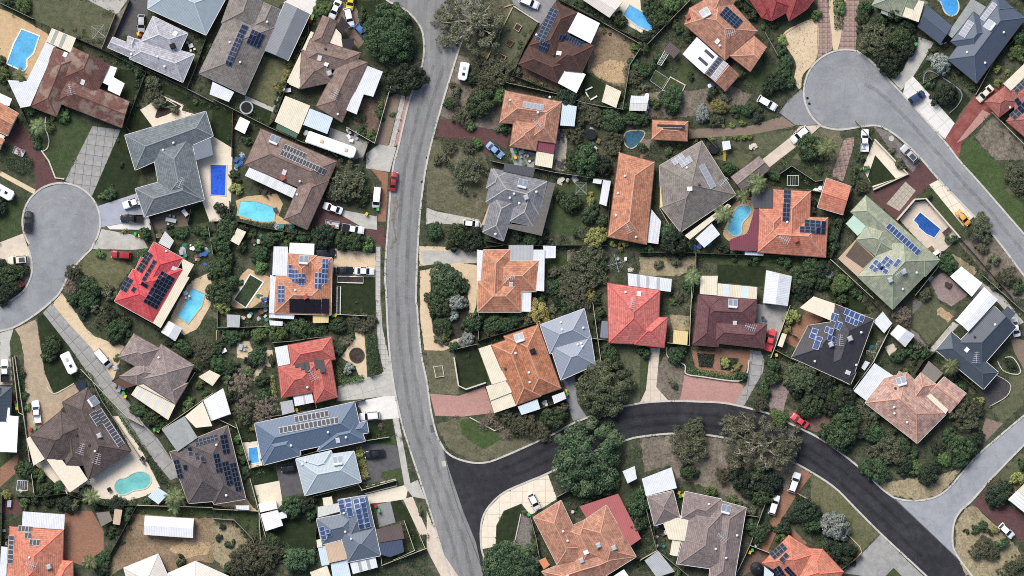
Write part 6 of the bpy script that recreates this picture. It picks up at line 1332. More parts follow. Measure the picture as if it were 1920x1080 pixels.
pool('deep blue stepped pool on walled pale terrace', '14', [740, 495, 878, 610, 835, 672, 815, 660, 780, 645, 728, 600, 722, 580, 693, 550], (34, 84, 156), 'white', 0, .2)
pool('curved blue pool on brick paving beside blue slate house', '04', [850, -20, 970, -20, 1000, 40, 987, 90, 945, 107, 905, 80, 880, 20], (66, 152, 216), 'gcream', 1, .3)
pool('dark blue free form pool beside small orange pool house', '02', [1340, 900, 1400, 880, 1472, 892, 1440, 960, 1382, 1002, 1338, 970], (52, 92, 112), 'sandst', 1, .25)

# ================================================================ fences and low walls
for q in '''g 00 230 130 0 20|d 00 360 190 525 262 690 335 725 350 810 395|g 00 690 330 785 92|d 00 770 255 880 0|d 00 725 350 860 420 990 490 850 850 890 900|d 00 1000 470 1265 600 1320 470 1440 130|g 00 1265 600 1440 690
d 00 62 545 150 740 235 940|g 01 0 670 380 860 600 960 780 1010 840 1060|w 01 135 750 125 1060|d 01 630 240 500 560 420 800 370 860|g 01 0 440 90 200|c 01 900 860 1090 968 1200 580|w 01 1050 960 1010 1080|d 01 655 110 640 240|d 02 890 0 1180 150 1440 270|g 02 1180 150 1440 300
d 02 580 510 660 320 755 150|g 02 540 560 900 640 1040 690 1180 720 1330 740|g 02 1440 330 1370 440 1320 740|d 02 580 510 900 635|m 03 330 820 0 800|g 03 50 300 240 100 340 0|d 03 770 60 680 -20|g 03 840 220 930 380|m 03 330 935 450 930 520 1000
g 12 430 150 520 170 730 200 870 230 1240 285|d 12 1240 285 1220 660|d 12 400 690 550 720 880 720 1220 720|d 12 370 740 520 720|g 13 1220 -10 1220 0|d 13 0 770 330 770 560 780 1290 800|g 13 375 770 375 880 350 1080|c 13 130 470 200 590|d 13 1430 340 1290 800|g 13 940 240 1020 185 1180 290 1240 280 1220 360 1120 345|c 13 1290 820 1410 930
d 14 250 400 130 810|c 14 130 815 290 960 420 1080|d 14 1000 670 1100 780 1360 1080|g 14 860 860 700 1060|g 14 300 -120 410 10|d 24 280 20 540 300|c 24 540 330 420 570 270 770|c 24 420 300 540 330|d 24 410 570 280 765|g 24 1160 -10 1440 240|d 24 840 500 760 560 700 650|d 24 1130 770 980 640 900 600
c 23 350 20 330 460 180 440|c 23 1010 190 880 545|g 23 1020 380 1060 400|g 23 910 490 1060 570 1400 720|c 22 1120 170 1180 600|c 22 1110 410 1230 425|g 22 350 230 350 420|d 22 340 430 760 300 930 760 950 820 640 930|d 22 620 870 900 700|g 22 210 480 340 450
d 11 0 560 180 560 330 600 560 640 700 640|m 11 110 420 110 540|d 11 400 930 390 1180|g 21 30 220 30 340 100 340 380 330|d 21 380 200 100 215|g 21 790 400 700 405 540 430 400 440|g 21 1020 822 780 880 350 945|g 21 690 845 700 880|c 21 840 250 1040 260|d 10 1010 530 1040 620 1060 700
d 10 930 880 790 1090|d 10 1290 480 1270 580|g 10 1410 600 1440 780|d 20 790 180 1040 330 1110 370|c 20 105 530 185 1080|c 20 90 540 130 910 165 930|g 20 600 640 690 830 980 1260|c 20 550 620 860 940 970 1000|g 20 1320 640 1190 850 1000 1000|c 20 1100 1020 1440 780
c 30 165 0 235 520|d 30 110 540 240 545 440 520 700 600 930 600|c 30 930 600 1440 615|d 30 20 530 10 1000|d 30 925 605 720 980|c 30 1440 0 1600 80|c 31 155 45 250 350 580 270|c 31 250 420 310 640 365 850|c 31 0 625 310 640|g 31 590 268 760 220|c 31 310 640 330 1000|g 31 0 690 145 700 270 830 300 960
c 31 1030 165 1190 140|c 31 640 550 980 460 1010 500|c 31 1290 705 1360 905 1215 970|c 31 1130 920 1140 1005 1440 890|c 31 1000 500 1240 430|c 31 1395 805 1430 890|d 31 700 700 690 890|g 32 700 680 740 830 760 950|g 32 870 550 960 500|d 32 1290 540 1440 830|d 32 1190 1080 1440 950|g 33 850 570 740 870 640 1080|c 33 740 870 870 920
g 33 705 665 800 680|g 33 0 470 110 900 330 1080|d 33 0 540 90 740 110 900|c 33 0 970 115 905|w 34 210 1030 340 930|c 04 1440 0 1400 -20|d 04 720 160 850 300|g 04 1110 640 1240 400|d 04 1240 400 1440 200|c 04 1220 760 1330 870 1440 980|m 04 750 570 880 500'''.replace('\n', '|').split('|'):
    w = q.split(); fence(w[1], [float(a) for a in w[2:]], w[0], {'m': 1.2}.get(w[0], 1.7))
wall_line('00', [310, 790, 305, 850, 330, 940, 320, 1000, 290, 1020], 'gcream', .25, .25, 'low cream curved garden edging', sm=1)
wall_line('10', [280, 80, 330, 150, 375, 265, 435, 272], 'gcream', .3, .4, 'low cream letterbox wall')
wall_line('20', [320, 740, 345, 775, 385, 780, 500, 715], 'gcream', .2, .2, 'curved cream kerb edging', sm=1)
wall_line('23', [180, 470, 190, 540, 300, 590, 310, 650, 420, 670, 660, 700, 720, 650, 735, 560], 'gcream', .25, .5, 'pale front garden wall', sm=1)
wall_line('14', [430, 5, 655, 240, 420, 345], 'gcream', .35, .9, 'cream terrace retaining wall'); wall_line('14', [580, 550, 700, 410, 775, 405, 1005, 670], 'gcream', .35, 1.5, 'tall cream pool wall')
wall_line('04', [760, 560, 770, 500, 810, 480, 900, 530, 1015, 620, 1000, 700, 935, 765], 'ggrey', .2, .3, 'grey garden edging', sm=1)
wall_line('22', [185, 540, 215, 730, 265, 755, 400, 710], 'gcream', .3, 1.2, 'low cream garden wall'); wall_line('22', [290, 945, 460, 1035, 520, 1010], 'gcream', .2, .5, 'pale stone garden edging'); wall_line('32', [635, 660, 590, 870], 'gcream', .2, .3, 'thin pale bed edging')
wall_line('33', [1060, 520, 1130, 560, 1210, 630], 'sandst', .2, .3, 'sand coloured lawn edging'); wall_line('34', [240, 790, 330, 880, 345, 920, 220, 1050], 'sandst', .2, .3, 'yellow limestone edging'); wall_line('34', [0, 580, 50, 625], 'sandst', .2, .3, 'short limestone edging')
wall_line('24', [1260, 565, 1300, 630, 1380, 655, 1415, 640, 1400, 590, 1360, 540, 1310, 540], 'gcream', .2, .3, 'round pale bed edging', sm=1); wall_line('24', [1255, 660, 1345, 720, 1325, 800, 1210, 870], 'gcream', .15, .25, 'curved gravel bed edging', sm=1)
wall_line('02', [585, 40, 760, 155], 'gcream', .25, .35, 'cream front garden wall'); wall_line('02', [580, 50, 395, 420], 'sandst', .22, .3, 'thin limestone lawn edging'); wall_line('02', [520, 50, 585, 30], 'sandst', .2, .3, 'short limestone edging')
wall_line('20', [1030, 640, 760, 700], 'gcream', .1, .2, 'thin edging') if False else None
wall_line('03', [965, 235, 1130, 140, 1200, 165, 1190, 390, 1100, 500, 1085, 595], 'sandst', .2, .15, 'thin sandy pad edging', sm=1); wall_line('30', [445, 500, 470, 565, 550, 570, 560, 540], 'gcream', .25, .6, 'cream pool yard wall')
planter('02', [610, 155, 641, 178, 620, 215, 587, 192], 'square timber planter on lawn, upper', 'sandst'); planter('02', [552, 262, 588, 285, 565, 318, 532, 297], 'square timber planter on lawn, middle', 'wood'); planter('02', [497, 362, 537, 383, 513, 422, 478, 400], 'square timber planter on lawn, lower', 'sandst')
planter('11', [838, 928, 1013, 932, 1012, 975, 838, 970], 'long white raised planter bed'); planter('11', [836, 998, 860, 998, 856, 1185, 834, 1185], 'narrow white raised planter bed'); planter('22', [47, 603, 105, 597, 118, 668, 62, 675], 'rectangular timber edged bed', 'gcream', 'olive'); planter('21', [22, 358, 65, 358, 62, 437, 20, 437], 'timber framed vegetable bed', 'sandst')
planter('03', [105, 475, 190, 530, 145, 600, 68, 545], 'timber framed vegetable cage bed', 'lgrey', 'lawn', .5, .1); planter('03', [205, 520, 305, 575, 270, 650, 150, 610], 'pale edged vegetable bed', 'gcream', 'lawn', .3, .3); planter('31', [1015, 480, 1230, 425, 1240, 470, 1020, 525], 'low cream edged cactus strip', 'gcream', 'soil')
planter('00', [1110, 725, 1125, 672, 1192, 714], 'small triangular lawn bed', 'gcream', 'dlawn', .2, .3); planter('12', [952, 755, 1130, 775, 1120, 830, 950, 825], 'long cream edged bed', 'gcream', 'litter', .3, .1)

# ================================================================ vehicles
V = vehicle
V('00', 957, 108, 955, 210, 'hatch', 's'); V('01', 848, 5, 798, 122, 'sedan', 'w'); V('01', 932, -30, 922, 48, 'hatch', 'y'); V('01', 903, 58, 932, 182, 'wagon', 'w', None, .95); V('01', 972, 178, 1035, 245, 'hatch', 'B')
V('02', 625, -10, 760, 45, 'wagon', 'w'); V('02', 408, 968, 515, 1060, 'sedan', 'l'); V('03', 797, 662, 918, 732, 'wagon', 'w'); V('03', 1135, 862, 1018, 960, 'wagon', 'w'); V('04', 662, 692, 768, 622, 'hatch', 'n'); V('04', 1228, 580, 1120, 685, 'sedan', 'c')
V('04', 362, 1018, 366, 878, 'ute', 'w', 'load'); V('14', 710, 152, 616, 55, 'wagon', 's', 'rack'); V('10', 190, 618, 197, 498, 'wagon', 'b'); V('10', 958, 412, 848, 450, 'ute', 'w', 'load'); V('10', 966, 542, 812, 536, 'ute', 'b', 'dark'); V('10', 884, 790, 758, 780, 'wagon', 'r', None, .95)
V('10', 190, 815, 58, 825, 'wagon', 'c', 'rack'); V('10', 158, 965, 52, 1045, 'hatch', 'r'); V('11', 872, 492, 743, 448, 'sedan', 'w'); V('11', 872, 598, 1018, 622, 'ute', 'w', 'canopy'); V('11', 1110, 328, 1098, 462, 'van', 'w'); V('11', 1208, 352, 1226, 226, 'sedan', 'r', None, .95)
V('11', 690, 775, 822, 768, 'wagon', 'b'); V('11', 818, 890, 946, 890, 'sedan', 'b'); V('11', 958, 892, 1082, 896, 'sedan', 'w'); V('12', 248, 568, 350, 577, 'hatch', 'w', None, .9); V('14', 985, 488, 1068, 582, 'sedan', 'o', None, .9)
V('20', 645, 482, 752, 608, 'van', 'w'); V('20', 37, 702, 33, 556, 'ute', 'w', 'dark'); V('20', 256, 980, 240, 832, 'ute', 'w'); V('21', 1116, 930, 992, 942, 'wagon', 'w'); V('31', 1150, 246, 1030, 262, 'sedan', 'b'); V('31', 550, 348, 470, 360, 'hatch', 'b', None, .85)
V('32', 698, 525, 752, 630, 'hatch', 'w'); V('23', 858, 498, 898, 345, 'ute', 'R'); V('23', 1128, 1004, 1026, 930, 'sedan', 'R', None, .95); V('24', 1392, 404, 1366, 266, 'sedan', 'w'); V('33', 1018, 514, 1064, 382, 'wagon', 'w'); V('33', 886, 660, 922, 538, 'wagon', 'w', None, .97); V('34', 1270, 728, 1368, 820, 'hatch', 'w')
caravan('02', 262, 425, 238, 545, 2.1, desc='small white caravan on the verge'); caravan('20', 440, 510, 505, 645, 2.3, desc='white caravan on a trailer pad'); caravan('10', -40, 320, 95, 395, 2.4); trailer('11', 757, 570, 850, 585, True); trailer('00', 95, 1010, 165, 1040, True, desc='loaded metal box trailer'); trailer('10', -30, 840, 15, 838, False, 1.7, 'white boat trailer')
def bus():
    (ax, ay), (bx, by) = G('01', 640, 925), G('01', 958, 1038); x, y = (ax + bx) / 2, (ay + by) / 2; L = math.dist((ax, ay), (bx, by)) / 2 + .15; w = 1.35; r = empty('parked_bus', (x, y, gz(x, y)), math.atan2(by - ay, bx - ax))
    ol = [(-L, -w + .2), (-L + .2, -w), (L - .7, -w), (L - .15, -w + .3), (L, -w + .8), (L, w - .8), (L - .15, w - .3), (L - .7, w), (-L + .2, w), (-L, w - .2)]
    MB().prism(ol, .4, 2.85).prism([(a * .98, b * .9) for a, b in ol], 2.85, 3.0).build('body', MATS_S['carwhite'], r)
    for sx in (-L * .38, L * .62): MB().box(-.35, -.35, 3.0, .35, .35, 3.12).build('roof_hatch', paint('hatch_tan', (214, 168, 110)), r, (sx, .05, 0)); MB().box(-.22, -.22, 3.12, .22, .22, 3.16).build('roof_hatch', MATS_S['wcream'], r, (sx, .05, 0))
    for s in (-1, 1):
        for i in range(7): MB().box(-.6, -.02, 1.6, .6, .02, 2.4).build('window', MATS_S['carglass'], r, (-L + 1.1 + i * 1.42, s * (w + .01), 0))
        for sx in (-L + 2.4, L - 2.2): MB().tube([(sx, s * (w - .3), .48), (sx, s * (w - .02), .48)], .48, 14).build('wheel', MATS_S['tyre'], r)
    MB().box(L + .0, -.95, 1.5, L + .03, .95, 2.5).build('windscreen', MATS_S['carglass'], r); tag(r, 'long white bus parked beside the weathered brown house', 'bus')
bus()
bins('''01 r 655 150;01 y 663 128;01 g 672 112;01 y 735 75;01 g 722 92;12 g 602 88;12 y 600 128;20 g 838 782;20 y 848 805;20 r 212 1028;20 g 240 1020;20 r 105 845;20 g 112 862;20 y 115 885;20 g 1045 1030;20 y 1070 1035;11 g 1112 478;11 y 1035 510;10 g 915 645;10 y 945 655;04 g 705 300;23 y 920 525;33 y 262 518;33 g 270 540;33 y 290 535;33 y 740 920;33 g 757 905;22 y 940 768;22 g 946 790;21 y 825 258;21 g 808 260;31 r 1098 608;31 g 1120 640;32 g 690 665;00 y 935 232;00 r 950 240;21 y 565 895''')
trampoline('01', 225, 727, 46, pad='lgrey'); trampoline('02', 1110, 908, 36); trampoline('03', 497, 1003, 36); trampoline('20', 550, 728, 36, 'navy', 'round navy blue trampoline', 'navy'); tank('33', 785, 1025, 42)
hoist('00', 670, 217, 60); hoist('12', 1040, 338, 55); hoist('12', 1280, 842, 62); hoist('14', 20, 980, 30) if False else None; hoist('13', 255, 860, 40) if False else None
frame_line('13', [992, 250, 1066, 250, 1064, 318, 990, 316]); frame_line('30', [125, 432, 195, 436, 190, 500, 118, 498]); frame_line('03', [165, 345, 195, 360, 140, 445, 115, 435], 'yellow and white swing frame')
for a in (('00', 1290, 310, 'white outdoor table', 'white', 3, 1., .4), ('10', 1155, 550, 'grey outdoor table on timber deck', 'lgrey', 4, 2.4, -.2), ('11', 345, 360, 'dark poolside table', 'umber', 4, 1.4, .9), ('02', 900, 915, 'dark outdoor table on square pavers', 'darkmetal', 4, 1.4, .2), ('12', 895, 170, 'dark outdoor setting on pavers', 'darkmetal', 4, 1.2, 1.2), ('11', 1120 - 700, 480, 'pool lounge table', 'darkmetal', 0, .9, .3), ('21', 185, 470, 'grey table on sandy garden path', 'lgrey', 2, 1.3, 1.4), ('14', 845, 770, 'white outdoor lounge beside pool', 'white', 2, 1.4, .6), ('14', 915, 625, 'dark daybed beside pool', 'umber', 0, 1.9, .7), ('14', 805, 745, 'tan lounge beside pool', 'wood', 0, 1.5, .6), ('30', 740, 495, 'small dark stool table by kidney pool', 'black', 0, .9, .5), ('30', 962, 288, 'dark patio setting by kidney pool', 'black', 2, 1.1, .8), ('12', 640, 90, 'cluttered outdoor table', 'lgrey', 3, 1.3, .4), ('20', 1255, 105, 'white poolside table', 'white', 2, .9, .4), ('10', 1250, 500, 'pale barbecue table', 'white', 0, 1.6, -.9), ('01', 500, 610, 'white garden table', 'white', 0, 1.6, .1), ('30', 65, 590, 'grey patio table', 'lgrey', 0, 1.6, 1.5)): table_set(*a)
def play_slide(t, x, y, rz):
    x, y = G(t, x, y); r = empty('play_slide', (x, y, gz(x, y)), rz); MB().add([(-.3, 0, 1.3), (.3, 0, 1.3), (.3, 2.2, .1), (-.3, 2.2, .1), (-.3, 0, 1.2), (.3, 0, 1.2), (.3, 2.2, 0), (-.3, 2.2, 0)], [(0, 1, 2, 3), (7, 6, 5, 4), (0, 3, 7, 4), (1, 5, 6, 2), (0, 4, 5, 1), (3, 2, 6, 7)]).build('chute', MATS_S['yellowp'], r)
    for s in (-1, 1): MB().box(s * .3 - .03, -.1, 0, s * .3 + .03, 0, 1.6).build('rail', MATS_S['yellowp'], r)
    reg(r, 'yellow play slide', 'slide', x, y, 'play equipment')
play_slide('13', 570, 85, math.pi)
def fire_ring():
    x, y = G('21', 968, 525); o = empty('round_garden_bed', (x, y, gz(x, y))); rr = 48 * K
    rb = ribbon('edging', [(rr * math.cos(i * .2244), rr * math.sin(i * .2244)) for i in range(28)], .25, MATS_S['umber'], 0, .25, None, True); rb.parent = o
    MB().cyl(0, 0, 0, .16, rr * .95, 28).build('soil', GM['soil'], o); tag(o, 'round dark planted bed on sandy front yard', 'garden bed')
fire_ring()
def beam(t, x1, y1, x2, y2, mat='white', desc='white painted beam', w=.3):
    (ax, ay), (bx, by) = G(t, x1, y1), G(t, x2, y2); x, y = (ax + bx) / 2, (ay + by) / 2; L = math.dist((ax, ay), (bx, by)) / 2; o = MB().box(-L, -w / 2, 0, L, w / 2, .35).build('log_seat', MATS_S[mat], None, (x, y, gz(x, y)), math.atan2(by - ay, bx - ax)); reg(o, desc, 'beam', x, y, 'beams on the lawn')
beam('02', 1072, 610, 1118, 588, desc='white beam seat, upper'); beam('02', 1072, 620, 1098, 668, desc='white beam seat, left'); beam('02', 1105, 675, 1150, 648, desc='white beam seat, lower')
def plate(name, t, x, y, w, h, mat, desc, rz=0., z=.02):
    x, y = G(t, x, y); o = MB().box(-w / 2, -h / 2, 0, w / 2, h / 2, z).build(name, mat, None, (x, y, gz(x, y) + .004), rz); reg(o, desc, 'cover', x, y, 'drain and pit covers')
for t, x, y in (('12', 0 + 4, 128), ('32', 70, 133), ('03', 1130, 663), ('03', 1143, 700), ('34', 942, 475), ('11', 1410, 292)): plate('drain_cover', t, x, y, .55, .55, MATS_S['black'], 'dark kerbside drain cover', .3)
plate('pit_cover', '32', 120, 322, 1.1, 1.3, GM['kerb'], 'pale concrete pit cover in the road', .25); plate('pit_cover', '32', 562, 582, 1.0, .9, GM['gconc'], 'square grey pit cover on corner path', .3); plate('pit_cover', '04', 910, 862, .8, .8, GM['lasph'], 'grey pit cover on white drive', .7)
x, y = G('04', 545, 935); o = MB().cyl(0, 0, 0, .05, .62, 24).build('manhole_cover', GM['conc'], None, (x, y, gz(x, y))); reg(o, 'round pale manhole cover', 'cover', x, y, 'drain and pit covers')
# clutter in the yards: each crate, pot and drum on its own
_cl = {}
def clutter(t, x0, y0, x1, y1, n, mats=('white', 'lgrey', 'blueg', 'wood', 'umber', 'green', 'gcream', 'teal')):
    for i in range(n):
        x, y = G(t, random.uniform(x0, x1), random.uniform(y0, y1)); m = random.choice(mats); k = random.choice(['storage_box', 'garden_pot', 'folded_tarp']); key = (k, m)
        if key not in _cl:
            if k == 'storage_box': b = MB().box(-.35, -.25, 0, .35, .25, .4).box(-.38, -.28, .4, .38, .28, .46)
            elif k == 'garden_pot': b = MB().cyl(0, 0, 0, .4, .2, 12, .3).cyl(0, 0, .4, .46, .33, 12)
            else: b = MB().prism([(-.6, -.3), (.1, -.45), (.6, -.1), (.4, .4), (-.3, .35)], 0, .12).prism([(-.4, -.2), (.2, -.25), (.3, .2), (-.2, .2)], .12, .2)
            _cl[key] = b.mesh(k, MATS_S[m])
        s = random.uniform(.8, 1.6); o = link(k, _cl[key], None, (x, y, gz(x, y)), random.uniform(0, 3.1), (s, s, s))
        reg(o, {'white': 'white', 'lgrey': 'pale grey', 'blueg': 'blue', 'wood': 'brown', 'umber': 'dark brown', 'green': 'green', 'gcream': 'cream', 'teal': 'teal'}[m] + ' ' + {'storage_box': 'storage box', 'garden_pot': 'garden pot', 'folded_tarp': 'folded tarp'}[k], {'storage_box': 'box', 'garden_pot': 'pot', 'folded_tarp': 'tarp'}[k], x, y, 'loose things in the yards')
clutter('10', 1200, 720, 1400, 860, 22); clutter('21', 200, 240, 370, 290, 9); clutter('21', 310, 110, 370, 230, 8); clutter('01', 620, 870, 660, 920, 4, ('white', 'lgrey')); clutter('01', 900, 860, 1040, 960, 8, ('white', 'lgrey', 'gcream')); clutter('12', 590, 60, 720, 190, 8); clutter('23', 790, 260, 850, 290, 4); clutter('13', 1190, 300, 1230, 350, 3, ('white',)); clutter('11', 130, 110, 220, 220, 8, ('blueg', 'lgrey', 'teal')); clutter('11', 420, 590, 540, 620, 5); clutter('10', 1040, 650, 1090, 700, 4); clutter('30', 20, 750, 60, 870, 4, ('umber', 'white', 'lgrey')); clutter('04', 860, 285, 930, 310, 5, ('umber', 'white')); clutter('24', 380, 470, 440, 560, 4); clutter('22', 770, 830, 840, 870, 4); clutter('12', 870, 130, 930, 200, 5, ('umber', 'wood', 'lgrey')); clutter('12', 880, 270, 1000, 300, 7, ('gcream',)); clutter('13', 360, 670, 540, 740, 7); clutter('03', 740, 965, 800, 1010, 7, ('gcream',)); clutter('14', 920, 950, 960, 1000, 4, ('umber',)); clutter('03', 440, 540, 490, 590, 3, ('blueg', 'white')); clutter('20', 770, 720, 850, 760, 4, ('umber', 'lgrey')); clutter('33', 770, 850, 800, 870, 3, ('white',))

clutter('33', 110, 740, 190, 880, 6); clutter('02', 1100, 840, 1160, 1000, 4); clutter('12', 1290, 740, 1400, 900, 5); clutter('11', 200, 640, 330, 760, 5); clutter('24', 560, 560, 700, 680, 7, ('umber', 'wood', 'lgrey')); clutter('03', 20, 640, 60, 760, 6, ('white', 'lgrey')); clutter('13', 1240, 820, 1290, 900, 4); clutter('30', 110, 440, 230, 520, 3); clutter('21', 60, 440, 140, 560, 4); clutter('32', 950, 600, 1020, 660, 4)
# ================================================================ planting
tree_protos()
hedge('21', [1030, 380, 1105, 385, 1125, 640, 1080, 685, 1042, 660], 'd', 1.6, 'broad hedge'); hedge('21', [820, 560, 862, 562, 880, 690, 850, 732], 'g', 1., 'low hedge'); hedge('21', [870, 690, 1010, 655, 1020, 700, 850, 732], 'g', 1., 'low hedge')
hedge('20', [590, 640, 620, 650, 760, 860, 740, 880], 'g', 1.3, 'narrow driveway hedge'); hedge('20', [750, 850, 770, 860, 915, 1070, 890, 1090], 'g', 1.4, 'narrow driveway hedge'); hedge('30', [820, 10, 850, 10, 960, 180, 930, 190], 'g', 1.4, 'narrow driveway hedge'); hedge('30', [940, 180, 970, 190, 1130, 440, 1080, 460], 'd', 1.4, 'driveway hedge')
hedge('21', [380, 660, 410, 655, 432, 800, 395, 800], 'y', 1.2, 'narrow hedge'); hedge('23', [385, 512, 503, 520, 490, 608, 400, 604], 'k', .6, 'low planting'); hedge('23', [320, 610, 660, 650, 655, 690, 420, 665, 320, 650], 'g', .6, 'low border planting'); hedge('23', [545, 545, 662, 548, 650, 630, 548, 622], 'd', .5, 'low planting')
hedge('23', [560, 452, 740, 465, 735, 495, 560, 480], 'd', .9, 'front hedge'); hedge('23', [350, 455, 510, 468, 505, 500, 350, 490], 'd', .9, 'front hedge'); hedge('02', [600, 470, 655, 320, 690, 320, 640, 440, 590, 510], 'k', 1.6, 'tall hedge'); hedge('10', [920, 780, 960, 740, 1000, 740, 945, 840], 'g', .9, 'low hedge'); hedge('31', [960, 205, 1010, 205, 1045, 400, 1005, 440], 'y', .7, 'flowering strip')
hedge('10', [40, 130, 90, 95, 230, 140, 220, 190, 150, 245, 40, 190], 'd', 1.6, 'rounded hedge'); hedge('24', [405, 540, 450, 430, 480, 415, 440, 510, 420, 555], 's', .6, 'border planting'); hedge('04', [150, 0, 235, 0, 215, 195, 160, 205], 'd', .7, 'island planting'); hedge('24', [1300, 560, 1330, 540, 1400, 610, 1395, 640, 1340, 640], 'k', .9, 'round bed planting')
